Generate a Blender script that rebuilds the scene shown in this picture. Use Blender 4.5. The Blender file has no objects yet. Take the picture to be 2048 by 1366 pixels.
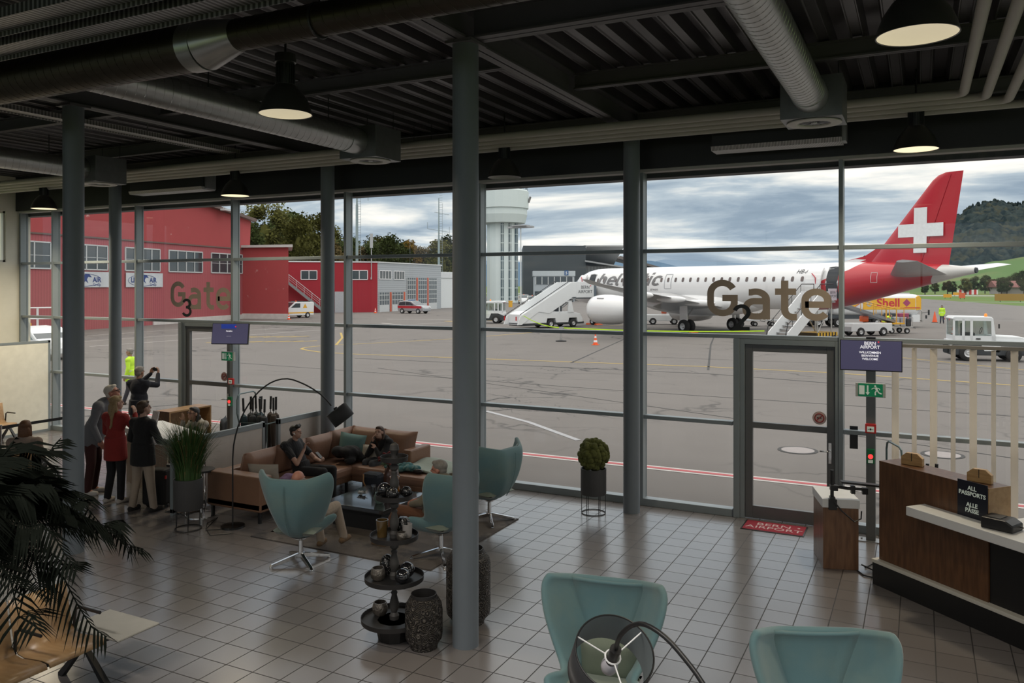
import bpy, bmesh, math, random
from mathutils import Vector, Matrix, noise as mnoise
random.seed(7)
SC = bpy.context.scene
COL = SC.collection
PI = math.pi
R = math.radians
GZ = -0.2                                   # the apron lies a little below the hall floor

# ---------------------------------------------------------------- materials
MATS = {}
def M(name, col, rough=.5, metal=0., var=.12, vs=6., bump=0., bs=60., emit=None, es=0., spec=.5, sheen=0., alpha=None, coat=0.):
    if name in MATS: return MATS[name]
    m = bpy.data.materials.new(name); m.use_nodes = True
    nt = m.node_tree; N = nt.nodes; L = nt.links
    b = N['Principled BSDF']
    b.inputs['Roughness'].default_value = rough; b.inputs['Metallic'].default_value = metal
    b.inputs['Specular IOR Level'].default_value = spec
    if coat: b.inputs['Coat Weight'].default_value = coat; b.inputs['Coat Roughness'].default_value = .12
    if sheen: b.inputs['Sheen Weight'].default_value = sheen
    tc = N.new('ShaderNodeTexCoord'); nz = N.new('ShaderNodeTexNoise')
    nz.inputs['Scale'].default_value = vs; nz.inputs['Detail'].default_value = 4
    L.new(tc.outputs['Object'], nz.inputs['Vector'])
    mx = N.new('ShaderNodeMix'); mx.data_type = 'RGBA'
    c = tuple(col) + (1,)
    mx.inputs[6].default_value = tuple(max(0, x*(1-var)) for x in col) + (1,)
    mx.inputs[7].default_value = tuple(min(1, x*(1+var)) for x in col) + (1,)
    L.new(nz.outputs['Fac'], mx.inputs[0]); L.new(mx.outputs[2], b.inputs['Base Color'])
    if bump:
        n2 = N.new('ShaderNodeTexNoise'); n2.inputs['Scale'].default_value = bs; n2.inputs['Detail'].default_value = 3
        L.new(tc.outputs['Object'], n2.inputs['Vector'])
        bp = N.new('ShaderNodeBump'); bp.inputs['Strength'].default_value = bump; bp.inputs['Distance'].default_value = .02
        L.new(n2.outputs['Fac'], bp.inputs['Height']); L.new(bp.outputs['Normal'], b.inputs['Normal'])
    if emit:
        b.inputs['Emission Color'].default_value = tuple(emit) + (1,); b.inputs['Emission Strength'].default_value = es
    MATS[name] = m
    return m

def nodes_of(m):
    nt = m.node_tree; return nt, nt.nodes, nt.links, nt.nodes['Principled BSDF']

def stripes(m, axis, pitch, depth=.02, strength=.8, dark=None, duty=.5, col=None):
    """corrugation / boards: periodic bump (and darker joints) along an object axis"""
    nt, N, L, b = nodes_of(m)
    tc = N.new('ShaderNodeTexCoord'); sp = N.new('ShaderNodeSeparateXYZ'); L.new(tc.outputs['Object'], sp.inputs[0])
    a = N.new('ShaderNodeMath'); a.operation = 'DIVIDE'; a.inputs[1].default_value = pitch; L.new(sp.outputs[axis], a.inputs[0])
    f = N.new('ShaderNodeMath'); f.operation = 'FRACT'; L.new(a.outputs[0], f.inputs[0])
    g = N.new('ShaderNodeMath'); g.operation = 'GREATER_THAN'; g.inputs[1].default_value = duty; L.new(f.outputs[0], g.inputs[0])
    bp = N.new('ShaderNodeBump'); bp.inputs['Strength'].default_value = strength; bp.inputs['Distance'].default_value = depth
    L.new(g.outputs[0], bp.inputs['Height']); L.new(bp.outputs['Normal'], b.inputs['Normal'])
    if dark is not None:
        src = b.inputs['Base Color'].links[0].from_socket
        mx = N.new('ShaderNodeMix'); mx.data_type = 'RGBA'; mx.blend_type = 'MULTIPLY'
        mx.inputs[7].default_value = (dark, dark, dark, 1)
        L.new(g.outputs[0], mx.inputs[0]); L.new(src, mx.inputs[6]); L.new(mx.outputs[2], b.inputs['Base Color'])
    return m

def blotch(m, col, scale, lo, hi, detail=6, rough=.6):
    """patches of another colour where a noise is high (peeling paint, moss, stains)"""
    nt, N, L, b = nodes_of(m)
    tc = N.new('ShaderNodeTexCoord'); nz = N.new('ShaderNodeTexNoise')
    nz.inputs['Scale'].default_value = scale; nz.inputs['Detail'].default_value = detail; nz.inputs['Roughness'].default_value = rough
    L.new(tc.outputs['Object'], nz.inputs['Vector'])
    mr = N.new('ShaderNodeMapRange'); mr.inputs[1].default_value = lo; mr.inputs[2].default_value = hi
    L.new(nz.outputs['Fac'], mr.inputs[0])
    mx = N.new('ShaderNodeMix'); mx.data_type = 'RGBA'; mx.inputs[7].default_value = tuple(col)+(1,)
    L.new(mr.outputs[0], mx.inputs[0]); L.new(b.inputs['Base Color'].links[0].from_socket, mx.inputs[6])
    L.new(mx.outputs[2], b.inputs['Base Color'])
    return m

def wood(name, c1, c2, rough=.4, axis=(1, 12, 12), scale=2.):
    if name in MATS: return MATS[name]
    m = M(name, c1, rough)
    nt, N, L, b = nodes_of(m)
    tc = N.new('ShaderNodeTexCoord'); mp = N.new('ShaderNodeMapping'); mp.inputs['Scale'].default_value = axis
    nz = N.new('ShaderNodeTexNoise'); nz.inputs['Scale'].default_value = scale; nz.inputs['Detail'].default_value = 6
    L.new(tc.outputs['Object'], mp.inputs[0]); L.new(mp.outputs[0], nz.inputs['Vector'])
    mx = N.new('ShaderNodeMix'); mx.data_type = 'RGBA'; mx.inputs[6].default_value = tuple(c1)+(1,); mx.inputs[7].default_value = tuple(c2)+(1,)
    mr = N.new('ShaderNodeMapRange'); mr.inputs[1].default_value = .35; mr.inputs[2].default_value = .65
    L.new(nz.outputs['Fac'], mr.inputs[0]); L.new(mr.outputs[0], mx.inputs[0]); L.new(mx.outputs[2], b.inputs['Base Color'])
    return m

def glass_mat(name, tint=(.93, .96, .95), refl=.045, edge=.35, rough=.0):
    if name in MATS: return MATS[name]
    m = bpy.data.materials.new(name); m.use_nodes = True
    nt = m.node_tree; N = nt.nodes; L = nt.links; N.clear()
    o = N.new('ShaderNodeOutputMaterial'); t = N.new('ShaderNodeBsdfTransparent'); t.inputs[0].default_value = tuple(tint)+(1,)
    g = N.new('ShaderNodeBsdfGlossy'); g.inputs['Roughness'].default_value = rough
    lw = N.new('ShaderNodeLayerWeight'); lw.inputs[0].default_value = .5
    p = N.new('ShaderNodeMath'); p.operation = 'POWER'; p.inputs[1].default_value = 4; L.new(lw.outputs['Facing'], p.inputs[0])
    a = N.new('ShaderNodeMath'); a.operation = 'MULTIPLY_ADD'; a.inputs[1].default_value = edge; a.inputs[2].default_value = refl
    L.new(p.outputs[0], a.inputs[0])
    mx = N.new('ShaderNodeMixShader'); L.new(a.outputs[0], mx.inputs[0]); L.new(t.outputs[0], mx.inputs[1]); L.new(g.outputs[0], mx.inputs[2])
    L.new(mx.outputs[0], o.inputs[0]); MATS[name] = m
    return m

# ---------------------------------------------------------------- mesh builder
class MB:
    def __init__(s): s.v = []; s.f = []; s.mi = []; s.cur = 0; s.T = None
    def mat(s, i): s.cur = i; return s
    def add(s, vs, fs):
        o = len(s.v)
        if s.T is not None: vs = [tuple(s.T @ Vector(p)) for p in vs]
        s.v += [tuple(p) for p in vs]; s.f += [tuple(i+o for i in f) for f in fs]; s.mi += [s.cur]*len(fs)
        return s
    def box(s, x0, x1, y0, y1, z0, z1):
        return s.add([(x0,y0,z0),(x1,y0,z0),(x1,y1,z0),(x0,y1,z0),(x0,y0,z1),(x1,y0,z1),(x1,y1,z1),(x0,y1,z1)],
                     [(0,3,2,1),(4,5,6,7),(0,1,5,4),(1,2,6,5),(2,3,7,6),(3,0,4,7)])
    def cbox(s, c, d, rz=0, ry=0, rx=0):
        m = Matrix.Translation(c) @ Matrix.Rotation(rz, 4, 'Z') @ Matrix.Rotation(ry, 4, 'Y') @ Matrix.Rotation(rx, 4, 'X')
        x, y, z = d[0]/2, d[1]/2, d[2]/2
        vs = [m @ Vector(p) for p in ((-x,-y,-z),(x,-y,-z),(x,y,-z),(-x,y,-z),(-x,-y,z),(x,-y,z),(x,y,z),(-x,y,z))]
        return s.add(vs, [(0,3,2,1),(4,5,6,7),(0,1,5,4),(1,2,6,5),(2,3,7,6),(3,0,4,7)])
    def cyl(s, p0, p1, r0, r1=None, n=16, caps=True):
        r1 = r0 if r1 is None else r1
        p0 = Vector(p0); p1 = Vector(p1); d = (p1-p0)
        if d.length < 1e-9: return s
        q = d.normalized().to_track_quat('Z', 'Y').to_matrix()
        vs = []
        for p, r in ((p0, r0), (p1, r1)):
            for i in range(n):
                a = 2*PI*i/n; vs.append(p + q @ Vector((r*math.cos(a), r*math.sin(a), 0)))
        fs = [(i, (i+1) % n, n+(i+1) % n, n+i) for i in range(n)]
        if caps: fs += [tuple(range(n-1, -1, -1)), tuple(range(n, 2*n))]
        return s.add(vs, fs)
    def tube(s, pts, r, n=10, closed=False):
        pts = [Vector(p) for p in pts]; k = len(pts); vs = []; fs = []
        rr = r if hasattr(r, '__len__') else [r]*k
        prev = None
        for i, p in enumerate(pts):
            if closed: d = pts[(i+1) % k]-pts[i-1]
            else: d = pts[min(i+1, k-1)]-pts[max(i-1, 0)]
            d.normalize()
            if prev is None:
                u = d.orthogonal().normalized()
            else:
                u = (prev - d*prev.dot(d))
                u = u.normalized() if u.length > 1e-6 else d.orthogonal().normalized()
            prev = u; w = d.cross(u)
            for j in range(n):
                a = 2*PI*j/n; vs.append(p + (u*math.cos(a)+w*math.sin(a))*rr[i])
        m = k if closed else k-1
        for i in range(m):
            a = i*n; b = ((i+1) % k)*n
            for j in range(n): fs.append((a+j, a+(j+1) % n, b+(j+1) % n, b+j))
        if not closed: fs += [tuple(range(n-1, -1, -1)), tuple(range((k-1)*n, k*n))]
        return s.add(vs, fs)
    def lathe(s, prof, c=(0,0,0), n=24, a0=0, a1=None):
        """prof: list of (radius, z)"""
        full = a1 is None; a1 = a0+2*PI if full else a1
        vs = []; fs = []; k = len(prof); m = n if full else n+1
        for j in range(m):
            a = a0+(a1-a0)*j/n
            for r, z in prof: vs.append((c[0]+r*math.cos(a), c[1]+r*math.sin(a), c[2]+z))
        for j in range(n):
            jj = (j+1) % m
            for i in range(k-1):
                fs.append((j*k+i, jj*k+i, jj*k+i+1, j*k+i+1))
        return s.add(vs, fs)
    def ell(s, c, r, n=16, m=10, rot=None):
        if not hasattr(r, '__len__'): r = (r, r, r)
        vs = []; fs = []; c = Vector(c)
        for i in range(1, m):
            t = PI*i/m
            for j in range(n):
                a = 2*PI*j/n; p = Vector((r[0]*math.sin(t)*math.cos(a), r[1]*math.sin(t)*math.sin(a), r[2]*math.cos(t)))
                vs.append(c+(rot @ p if rot else p))
        top = len(vs); e = Vector((0,0,r[2])); e = rot @ e if rot else e; vs += [c+e, c-e]
        for i in range(m-2):
            for j in range(n): fs.append((i*n+j, (i+1)*n+j, (i+1)*n+(j+1) % n, i*n+(j+1) % n))
        for j in range(n):
            fs.append((top, j, (j+1) % n)); fs.append((top+1, (m-2)*n+(j+1) % n, (m-2)*n+j))
        return s.add(vs, fs)
    def cap(s, p0, p1, r0, r1=None, n=12):
        """tapered capsule: closed"""
        r1 = r0 if r1 is None else r1
        p0 = Vector(p0); p1 = Vector(p1); d = p1-p0
        if d.length < 1e-6: return s.ell(p0, r0, n, n//2+2)
        q = d.normalized().to_track_quat('Z', 'Y').to_matrix(); rings = []
        for k in range(1, 5): t = -PI/2+PI/2*k/4; rings.append((p0, r0*math.cos(t), r0*math.sin(t)))
        for k in range(0, 4): t = PI/2*k/4; rings.append((p1, r1*math.cos(t), r1*math.sin(t)))
        vs = []; fs = []
        for p, rr, o in rings:
            for j in range(n):
                a = 2*PI*j/n; vs.append(p+q @ Vector((rr*math.cos(a), rr*math.sin(a), o)))
        for i in range(len(rings)-1):
            for j in range(n): fs.append((i*n+j, i*n+(j+1) % n, (i+1)*n+(j+1) % n, (i+1)*n+j))
        k = len(vs); vs += [p0+q @ Vector((0,0,-r0)), p1+q @ Vector((0,0,r1))]; l = (len(rings)-1)*n
        for j in range(n): fs.append((k, (j+1) % n, j)); fs.append((k+1, l+j, l+(j+1) % n))
        return s.add(vs, fs)
    def prism(s, pts, z0, z1, axis='z'):
        """polygon of 2-D points extruded: axis z -> (x,y), axis y -> (x,z), axis x -> (y,z)"""
        n = len(pts)
        f = {'z': lambda a, b, c: (a, b, c), 'y': lambda a, b, c: (a, c, b), 'x': lambda a, b, c: (c, a, b)}[axis]
        vs = [f(a, b, z0) for a, b in pts]+[f(a, b, z1) for a, b in pts]
        fs = [tuple(range(n-1, -1, -1)), tuple(range(n, 2*n))]+[(i, (i+1) % n, n+(i+1) % n, n+i) for i in range(n)]
        return s.add(vs, fs)
    def quad(s, *p): return s.add(p, [tuple(range(len(p)))])
    def grid(s, fn, nu, nv, wrapu=False, wrapv=False):
        vs = [fn(i/(nu if wrapu else nu-1), j/(nv if wrapv else nv-1)) for i in range(nu) for j in range(nv)]
        fs = []
        for i in range(nu if wrapu else nu-1):
            for j in range(nv if wrapv else nv-1):
                a, b = i % nu, (i+1) % nu; c, d = j % nv, (j+1) % nv
                fs.append((a*nv+c, b*nv+c, b*nv+d, a*nv+d))
        return s.add(vs, fs)
    def build(s, name, mats, parent=None, smooth=False, bevel=0, kind=None, fix=False, solid=0, sub=0):
        me = bpy.data.meshes.new(name); me.from_pydata(s.v, [], s.f)
        for m in (mats if isinstance(mats, (list, tuple)) else [mats]): me.materials.append(m)
        if any(s.mi): me.polygons.foreach_set('material_index', s.mi)
        if fix or not smooth or True:
            b = bmesh.new(); b.from_mesh(me); bmesh.ops.recalc_face_normals(b, faces=b.faces); b.to_mesh(me); b.free()
        if smooth:
            me.polygons.foreach_set('use_smooth', [True]*len(me.polygons))
            if smooth != 'all': me.set_sharp_from_angle(angle=R(38))
        o = bpy.data.objects.new(name, me); COL.objects.link(o)
        if parent: o.parent = parent
        if bevel:
            md = o.modifiers.new('bevel', 'BEVEL'); md.width = bevel; md.segments = 2; md.limit_method = 'ANGLE'; md.angle_limit = R(40)
        if solid:
            md = o.modifiers.new('solid', 'SOLIDIFY'); md.thickness = solid; md.offset = 0
        if sub:
            md = o.modifiers.new('sub', 'SUBSURF'); md.levels = sub; md.render_levels = sub
        if kind: o['kind'] = kind
        return o

def T(name, label, cat, loc=(0,0,0), rz=0, group=None):
    o = bpy.data.objects.new(name, None); COL.objects.link(o); o.empty_display_size = .1
    o.location = loc; o.rotation_euler = (0, 0, rz)
    o['label'] = label; o['category'] = cat
    if group: o['group'] = group
    return o
def tag(o, label, cat, group=None, kind=None):
    o['label'] = label; o['category'] = cat
    if group: o['group'] = group
    if kind: o['kind'] = kind
    return o
def S(o, label=None):
    o['kind'] = 'structure'
    if label: o['label'] = label
    return o
def dup(root, loc, rz, label=None, group=None):
    def cp(o, par):
        c = o.copy(); COL.objects.link(c)
        if par: c.parent = par
        for ch in list(o.children): cp(ch, c)
        return c
    r = cp(root, None); r.location = loc; r.rotation_euler = (0, 0, rz)
    if label: r['label'] = label
    if group: r['group'] = group
    return r
def mesh_of(o):
    dg = bpy.context.evaluated_depsgraph_get(); return bpy.data.meshes.new_from_object(o.evaluated_get(dg))
def text(s, size, mat, parent=None, loc=(0,0,0), rot=(R(90),0,0), name='lettering', ext=.002, shear=0, sx=1., align='CENTER', bold=0., xform=None, space=1., slices=None):
    c = bpy.data.curves.new(name, 'FONT'); c.body = s; c.size = size; c.extrude = ext; c.shear = shear; c.align_x = align
    c.offset = bold; c.space_character = space; c.space_line = .95; c.resolution_u = 3
    o = bpy.data.objects.new(name, c); COL.objects.link(o)
    me = mesh_of(o); bpy.data.objects.remove(o); bpy.data.curves.remove(c)
    if sx != 1.:
        for v in me.vertices: v.co.x *= sx
    if slices:
        b = bmesh.new(); b.from_mesh(me)
        for z in slices: bmesh.ops.bisect_plane(b, geom=b.verts[:]+b.edges[:]+b.faces[:], plane_co=(0, z, 0), plane_no=(0, 1, 0))
        bmesh.ops.triangulate(b, faces=b.faces[:]); b.to_mesh(me); b.free()
    if xform:
        for v in me.vertices: v.co = xform(v.co)
    me.materials.clear(); me.materials.append(mat)
    o = bpy.data.objects.new(name, me); COL.objects.link(o); o.location = loc; o.rotation_euler = rot
    if parent: o.parent = parent
    return o
def blob(mb, name, mats, parent=None, vox=.01, it=3, fac=.5, kind=None):
    """closed overlapping pieces fused into one continuous surface"""
    me = bpy.data.meshes.new(name); me.from_pydata(mb.v, [], mb.f)
    o = bpy.data.objects.new(name, me); COL.objects.link(o)
    b = bmesh.new(); b.from_mesh(me); bmesh.ops.recalc_face_normals(b, faces=b.faces); b.to_mesh(me); b.free()
    md = o.modifiers.new('r', 'REMESH'); md.mode = 'VOXEL'; md.voxel_size = vox; md.adaptivity = 0
    if it: m2 = o.modifiers.new('s', 'SMOOTH'); m2.iterations = it; m2.factor = fac
    m = mesh_of(o); o.modifiers.clear(); o.data = m; bpy.data.meshes.remove(me); m.name = name
    m.materials.clear()
    for q in (mats if isinstance(mats, (list, tuple)) else [mats]): m.materials.append(q)
    m.polygons.foreach_set('use_smooth', [True]*len(m.polygons))
    if parent: o.parent = parent
    return o
def arc(c, r, a0, a1, n, plane='xz'):
    out = []
    for i in range(n+1):
        a = a0+(a1-a0)*i/n; p, q = r*math.cos(a), r*math.sin(a)
        out.append((c[0]+p, c[1], c[2]+q) if plane == 'xz' else (c[0]+p, c[1]+q, c[2]) if plane == 'xy' else (c[0], c[1]+p, c[2]+q))
    return out
def bez(p0, p1, p2, p3, n):
    p0, p1, p2, p3 = map(Vector, (p0, p1, p2, p3))
    return [p0*(1-t)**3+p1*3*t*(1-t)**2+p2*3*t*t*(1-t)+p3*t**3 for t in (i/n for i in range(n+1))]
# ---------------------------------------------------------------- stroke lettering (uniform width, squarish technical letters)
def _a(cx, cy, r, a0, a1, n=12, ry=None):
    ry = r if ry is None else ry
    return [(cx+r*math.cos(R(a0+(a1-a0)*i/n)), cy+ry*math.sin(R(a0+(a1-a0)*i/n))) for i in range(n+1)]
GLY = {   # strokes on centre lines, advance ; cap height 1, x height .76
 'G': ([_a(.3,.62,.3,28,180,14,.3)+_a(.3,.38,.3,180,360,18,.3)+[(.6,.5),(.3,.5)]], .78),
 'a': ([[(.07,.66)]+_a(.24,.46,.26,115,0,10,.22)+[(.5,.0-.08)], [(.5,.42),(.22,.42)]+_a(.2,.21,.2,90,270,12,.21)+[(.3,0)]+_a(.3,.2,.2,270,350,5,.2)], .66),
 't': ([[(.17,.98),(.17,.2)]+_a(.37,.2,.2,180,270,6,.2)+[(.46,0)], [(-.06,.68),(.44,.68)]], .54),
 'e': ([[(.0,.34),(.52,.34)]+_a(.26,.45,.26,0,180,14,.23)+_a(.26,.24,.26,180,325,12,.24)], .68),
 'c': ([_a(.26,.45,.26,38,180,12,.23)+_a(.26,.24,.26,180,322,12,.24)], .64),
 'h': ([[(0,-.08),(0,1.02)], _a(.24,.46,.24,180,0,12,.22)+[(.48,-.08)]], .66),
 'l': ([[(0,1.02),(0,.15)]+_a(.15,.15,.15,180,270,5,.15)+[(.2,0)]], .34),
 'v': ([[(-.02,.72),(.22,.0),(.3,.0),(.5,.72)]], .62),
 'i': ([[(0,-.08),(0,.74)], [(0,.88),(0,1.04)]], .22),
 '2': ([_a(.26,.70,.26,165,-35,12,.26)+[(.02,.0),(.56,.0)]], .7),
 '3': ([_a(.24,.72,.23,160,-60,12,.22)+[(.26,.5)], [(.2,.5)]+_a(.25,.25,.26,75,-160,14,.25)], .7)}
def glyphs(s, w, slices=0, shear=0, gap=.02):
    """flat ribbon mesh of a word in x (right) / y (up)"""
    mb = MB(); x0 = 0
    for ch in s:
        st, adv = GLY[ch]
        for si, pts in enumerate(st):
            P = [Vector((x+x0, y)) for x, y in pts]; Q = [P[0]]
            for p in P[1:]:
                if (p-Q[-1]).length > 1e-4: Q.append(p)
            P = Q; vs = []
            for i, p in enumerate(P):
                d0 = (P[i]-P[i-1]).normalized() if i else (P[1]-P[0]).normalized(); d1 = (P[i+1]-P[i]).normalized() if i < len(P)-1 else d0
                t = (d0+d1); t = t.normalized() if t.length > 1e-3 else d0
                n = Vector((-t.y, t.x)); k = w/2/max(.45, n.dot(Vector((-d0.y, d0.x))))
                a, b = p+n*k, p-n*k
                vs += [(a.x+shear*a.y, a.y, si*.0016), (b.x+shear*b.y, b.y, si*.0016)]
            mb.add(vs, [(2*i, 2*i+1, 2*i+3, 2*i+2) for i in range(len(P)-1)])
        x0 += adv+gap+w*.5
    return mb
def glyph_obj(s, w, mat, parent, name, fitbox=None, shear=0, slices=None, xform=None, loc=(0,0,0), rot=(R(90),0,0)):
    mb = glyphs(s, w, shear=shear); me = bpy.data.meshes.new(name); me.from_pydata(mb.v, [], mb.f); me.materials.append(mat)
    if slices:
        b = bmesh.new(); b.from_mesh(me)
        for z in slices: bmesh.ops.bisect_plane(b, geom=b.verts[:]+b.edges[:]+b.faces[:], plane_co=(0, z, 0), plane_no=(0, 1, 0))
        b.to_mesh(me); b.free()
    if fitbox:
        x0, x1, z0, z1 = fitbox; X = [v.co.x for v in me.vertices]; Y = [v.co.y for v in me.vertices]; a, b_, c, d = min(X), max(X), min(Y), max(Y)
        for v in me.vertices: v.co.x = x0+(v.co.x-a)/(b_-a)*(x1-x0); v.co.y = z0+(v.co.y-c)/(d-c)*(z1-z0)
    if xform:
        for v in me.vertices: v.co = xform(v.co)
    o = bpy.data.objects.new(name, me); COL.objects.link(o); o.location = loc; o.rotation_euler = rot
    if parent: o.parent = parent
    return o
EXPO = 0.0
# ---------------------------------------------------------------- camera, sky, render-side settings
cam = bpy.data.cameras.new('camera'); co = bpy.data.objects.new('camera', cam); COL.objects.link(co)
cam.sensor_width = 36; cam.lens = 36*1615.26/2048; cam.shift_y = -(683-570.9)/2048; cam.clip_end = 20000; cam.clip_start = .05
co.location = (0, 0, 3.556); co.rotation_euler = (R(90), 0, R(26.825)); SC.camera = co
SC.view_settings.view_transform = 'Standard'; SC.view_settings.look = 'None'; SC.view_settings.exposure = EXPO
cy = SC.cycles
cy.max_bounces = 9; cy.diffuse_bounces = 4; cy.glossy_bounces = 4; cy.transmission_bounces = 6; cy.transparent_max_bounces = 24
cy.caustics_reflective = False; cy.caustics_refractive = False; cy.use_denoising = True; cy.sample_clamp_indirect = 6
def world():
    w = bpy.data.worlds.new('sky'); SC.world = w; w.use_nodes = True
    nt = w.node_tree; N = nt.nodes; L = nt.links; N.clear()
    o = N.new('ShaderNodeOutputWorld'); bg = N.new('ShaderNodeBackground'); L.new(bg.outputs[0], o.inputs[0])
    tc = N.new('ShaderNodeTexCoord'); sp = N.new('ShaderNodeSeparateXYZ'); L.new(tc.outputs['Generated'], sp.inputs[0])
    def math_(op, a, b=None, c=None):
        n = N.new('ShaderNodeMath'); n.operation = op
        for i, x in enumerate((a, b, c)):
            if x is None: continue
            if isinstance(x, (int, float)): n.inputs[i].default_value = x
            else: L.new(x, n.inputs[i])
        return n.outputs[0]
    z = sp.outputs[2]; zz = math_('ADD', math_('MAXIMUM', z, 0), .11)
    px = math_('DIVIDE', sp.outputs[0], zz); py = math_('DIVIDE', sp.outputs[1], zz)
    cb = N.new('ShaderNodeCombineXYZ'); L.new(px, cb.inputs[0]); L.new(py, cb.inputs[1])
    mp = N.new('ShaderNodeMapping'); mp.inputs['Rotation'].default_value = (0, 0, R(-14)); mp.inputs['Scale'].default_value = (.62, .8, 1); mp.inputs['Location'].default_value = (3.3, 1.7, 0)
    L.new(cb.outputs[0], mp.inputs[0])
    n1 = N.new('ShaderNodeTexNoise'); n1.inputs['Scale'].default_value = 1.15; n1.inputs['Detail'].default_value = 9; n1.inputs['Roughness'].default_value = .56; n1.inputs['Distortion'].default_value = .35
    L.new(mp.outputs[0], n1.inputs['Vector'])
    n2 = N.new('ShaderNodeTexNoise'); n2.inputs['Scale'].default_value = .42; n2.inputs['Detail'].default_value = 3
    L.new(mp.outputs[0], n2.inputs['Vector'])
    # brighter towards the sunset side (right of the view), greyer towards the left and the top
    f = math_('ADD', math_('MULTIPLY', n1.outputs['Fac'], .8), math_('MULTIPLY', n2.outputs['Fac'], .35))
    f = math_('ADD', f, math_('MULTIPLY', sp.outputs[0], .05))
    cr = N.new('ShaderNodeValToRGB'); L.new(f, cr.inputs[0]); e = cr.color_ramp.elements
    e[0].position = .40; e[0].color = (.20, .26, .335, 1)
    e[1].position = .70; e[1].color = (1.0, .93, .86, 1)
    x = e.new(.50); x.color = (.27, .335, .415, 1)
    x = e.new(.575); x.color = (.43, .49, .55, 1)
    x = e.new(.635); x.color = (.74, .735, .72, 1)
    # overcast light from higher up
    up = N.new('ShaderNodeMapRange'); up.inputs[1].default_value = .22; up.inputs[2].default_value = .7; up.inputs[3].default_value = 1.3; up.inputs[4].default_value = 3.6
    L.new(z, up.inputs[0])
    nu = N.new('ShaderNodeMapRange'); nu.inputs[1].default_value = .3; nu.inputs[2].default_value = .6; L.new(z, nu.inputs[0])
    mx = N.new('ShaderNodeMix'); mx.data_type = 'RGBA'; mx.inputs[7].default_value = (.62,.585,.56,1); L.new(nu.outputs[0], mx.inputs[0]); L.new(cr.outputs[0], mx.inputs[6])
    L.new(mx.outputs[2], bg.inputs[0]); L.new(up.outputs[0], bg.inputs[1])
world()
# ================================================================ hall shell
m_alu = M('aluminium_grey', (.25,.285,.30), .42, .25, .06)
m_aludark = M('aluminium_dark', (.10,.10,.098), .5, .2, .06)
m_dark = M('dark_steel_paint', (.022,.024,.028), .45, .1, .1)
m_beam = M('beam_grey_paint', (.10,.098,.105), .55, .05, .1)
m_col = M('column_paint', (.155,.18,.205), .42, .05, .06)
m_deck = M('roof_deck_metal', (.105,.10,.105), .4, .55, .15)
m_cream = M('cream_plaster', (.78,.75,.64), .7, 0, .05, bump=.08, bs=200)
m_galv = M('galvanised_sheet', (.36,.37,.38), .38, .75, .2, 9)
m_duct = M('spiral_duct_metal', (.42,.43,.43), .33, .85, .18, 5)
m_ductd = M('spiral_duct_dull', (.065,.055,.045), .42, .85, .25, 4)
m_pipe = M('insulated_pipe_jacket', (.40,.385,.35), .55, 0, .06)
m_black = M('black_plastic', (.012,.012,.013), .4, 0, .1)
m_white = M('white_paint', (.78,.79,.80), .45, 0, .04)
m_offw = M('off_white_panel', (.62,.60,.54), .5, 0, .04)
m_chrome = M('polished_chrome', (.72,.72,.73), .12, 1., .03)
m_glass = glass_mat('window_glass')
m_red = M('signal_red', (.5,.02,.02), .4, 0, .05)
m_green = M('sign_green', (.0,.18,.075), .4, 0, .05, emit=(0,.3,.12), es=.12)
m_signw = M('sign_white', (.62,.68,.62), .4, 0, .03, emit=(.8,.9,.8), es=.12)

def floor_mat():
    m = M('floor_tiles', (.2,.17,.16), .24, 0, .1, spec=.7, coat=.55)
    b_ = m.node_tree.nodes['Principled BSDF']; b_.inputs['Coat Roughness'].default_value = .2; b_.inputs['Coat IOR'].default_value = 1.6
    nt, N, L, b = nodes_of(m)
    tc = N.new('ShaderNodeTexCoord'); mp = N.new('ShaderNodeMapping'); mp.inputs['Location'].default_value = (.2+33, .06+33, 0)
    L.new(tc.outputs['Object'], mp.inputs[0])
    br = N.new('ShaderNodeTexBrick'); br.offset = 0; br.squash = 1
    br.inputs['Scale'].default_value = 1; br.inputs['Brick Width'].default_value = .33; br.inputs['Row Height'].default_value = .33
    br.inputs['Mortar Size'].default_value = .0055; br.inputs['Mortar Smooth'].default_value = .1
    br.inputs['Color1'].default_value = (.20,.182,.178,1); br.inputs['Color2'].default_value = (.172,.157,.153,1); br.inputs['Mortar'].default_value = (.022,.019,.018,1)
    L.new(mp.outputs[0], br.inputs['Vector']); 
    nz = N.new('ShaderNodeTexNoise'); nz.inputs['Scale'].default_value = 3; L.new(tc.outputs['Object'], nz.inputs['Vector'])
    mx = N.new('ShaderNodeMix'); mx.data_type = 'RGBA'; mx.blend_type = 'OVERLAY'; mx.inputs[0].default_value = .25
    L.new(br.outputs['Color'], mx.inputs[6]); L.new(nz.outputs['Color'], mx.inputs[7]); L.new(br.outputs['Color'], b.inputs['Base Color'])
    cw = N.new('ShaderNodeMapRange'); cw.inputs[3].default_value = .55; cw.inputs[4].default_value = 0; L.new(br.outputs['Fac'], cw.inputs[0]); L.new(cw.outputs[0], b.inputs['Coat Weight'])
    rr = N.new('ShaderNodeMapRange'); rr.inputs[3].default_value = .24; rr.inputs[4].default_value = .7
    L.new(br.outputs['Fac'], rr.inputs[0]); L.new(rr.outputs[0], b.inputs['Roughness'])
    bp = N.new('ShaderNodeBump'); bp.inputs['Strength'].default_value = .5; bp.inputs['Distance'].default_value = .004; bp.invert = True
    L.new(br.outputs['Fac'], bp.inputs['Height']); L.new(bp.outputs['Normal'], b.inputs['Normal'])
    return m
LX, RX, BY, FY = -20.35, 8.2, -4.6, 12.6
S(MB().box(LX-.3, RX+.3, BY-.3, 12.9, -.25, 0).build('floor', floor_mat()), 'dark brown glossy tiled floor')
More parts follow.
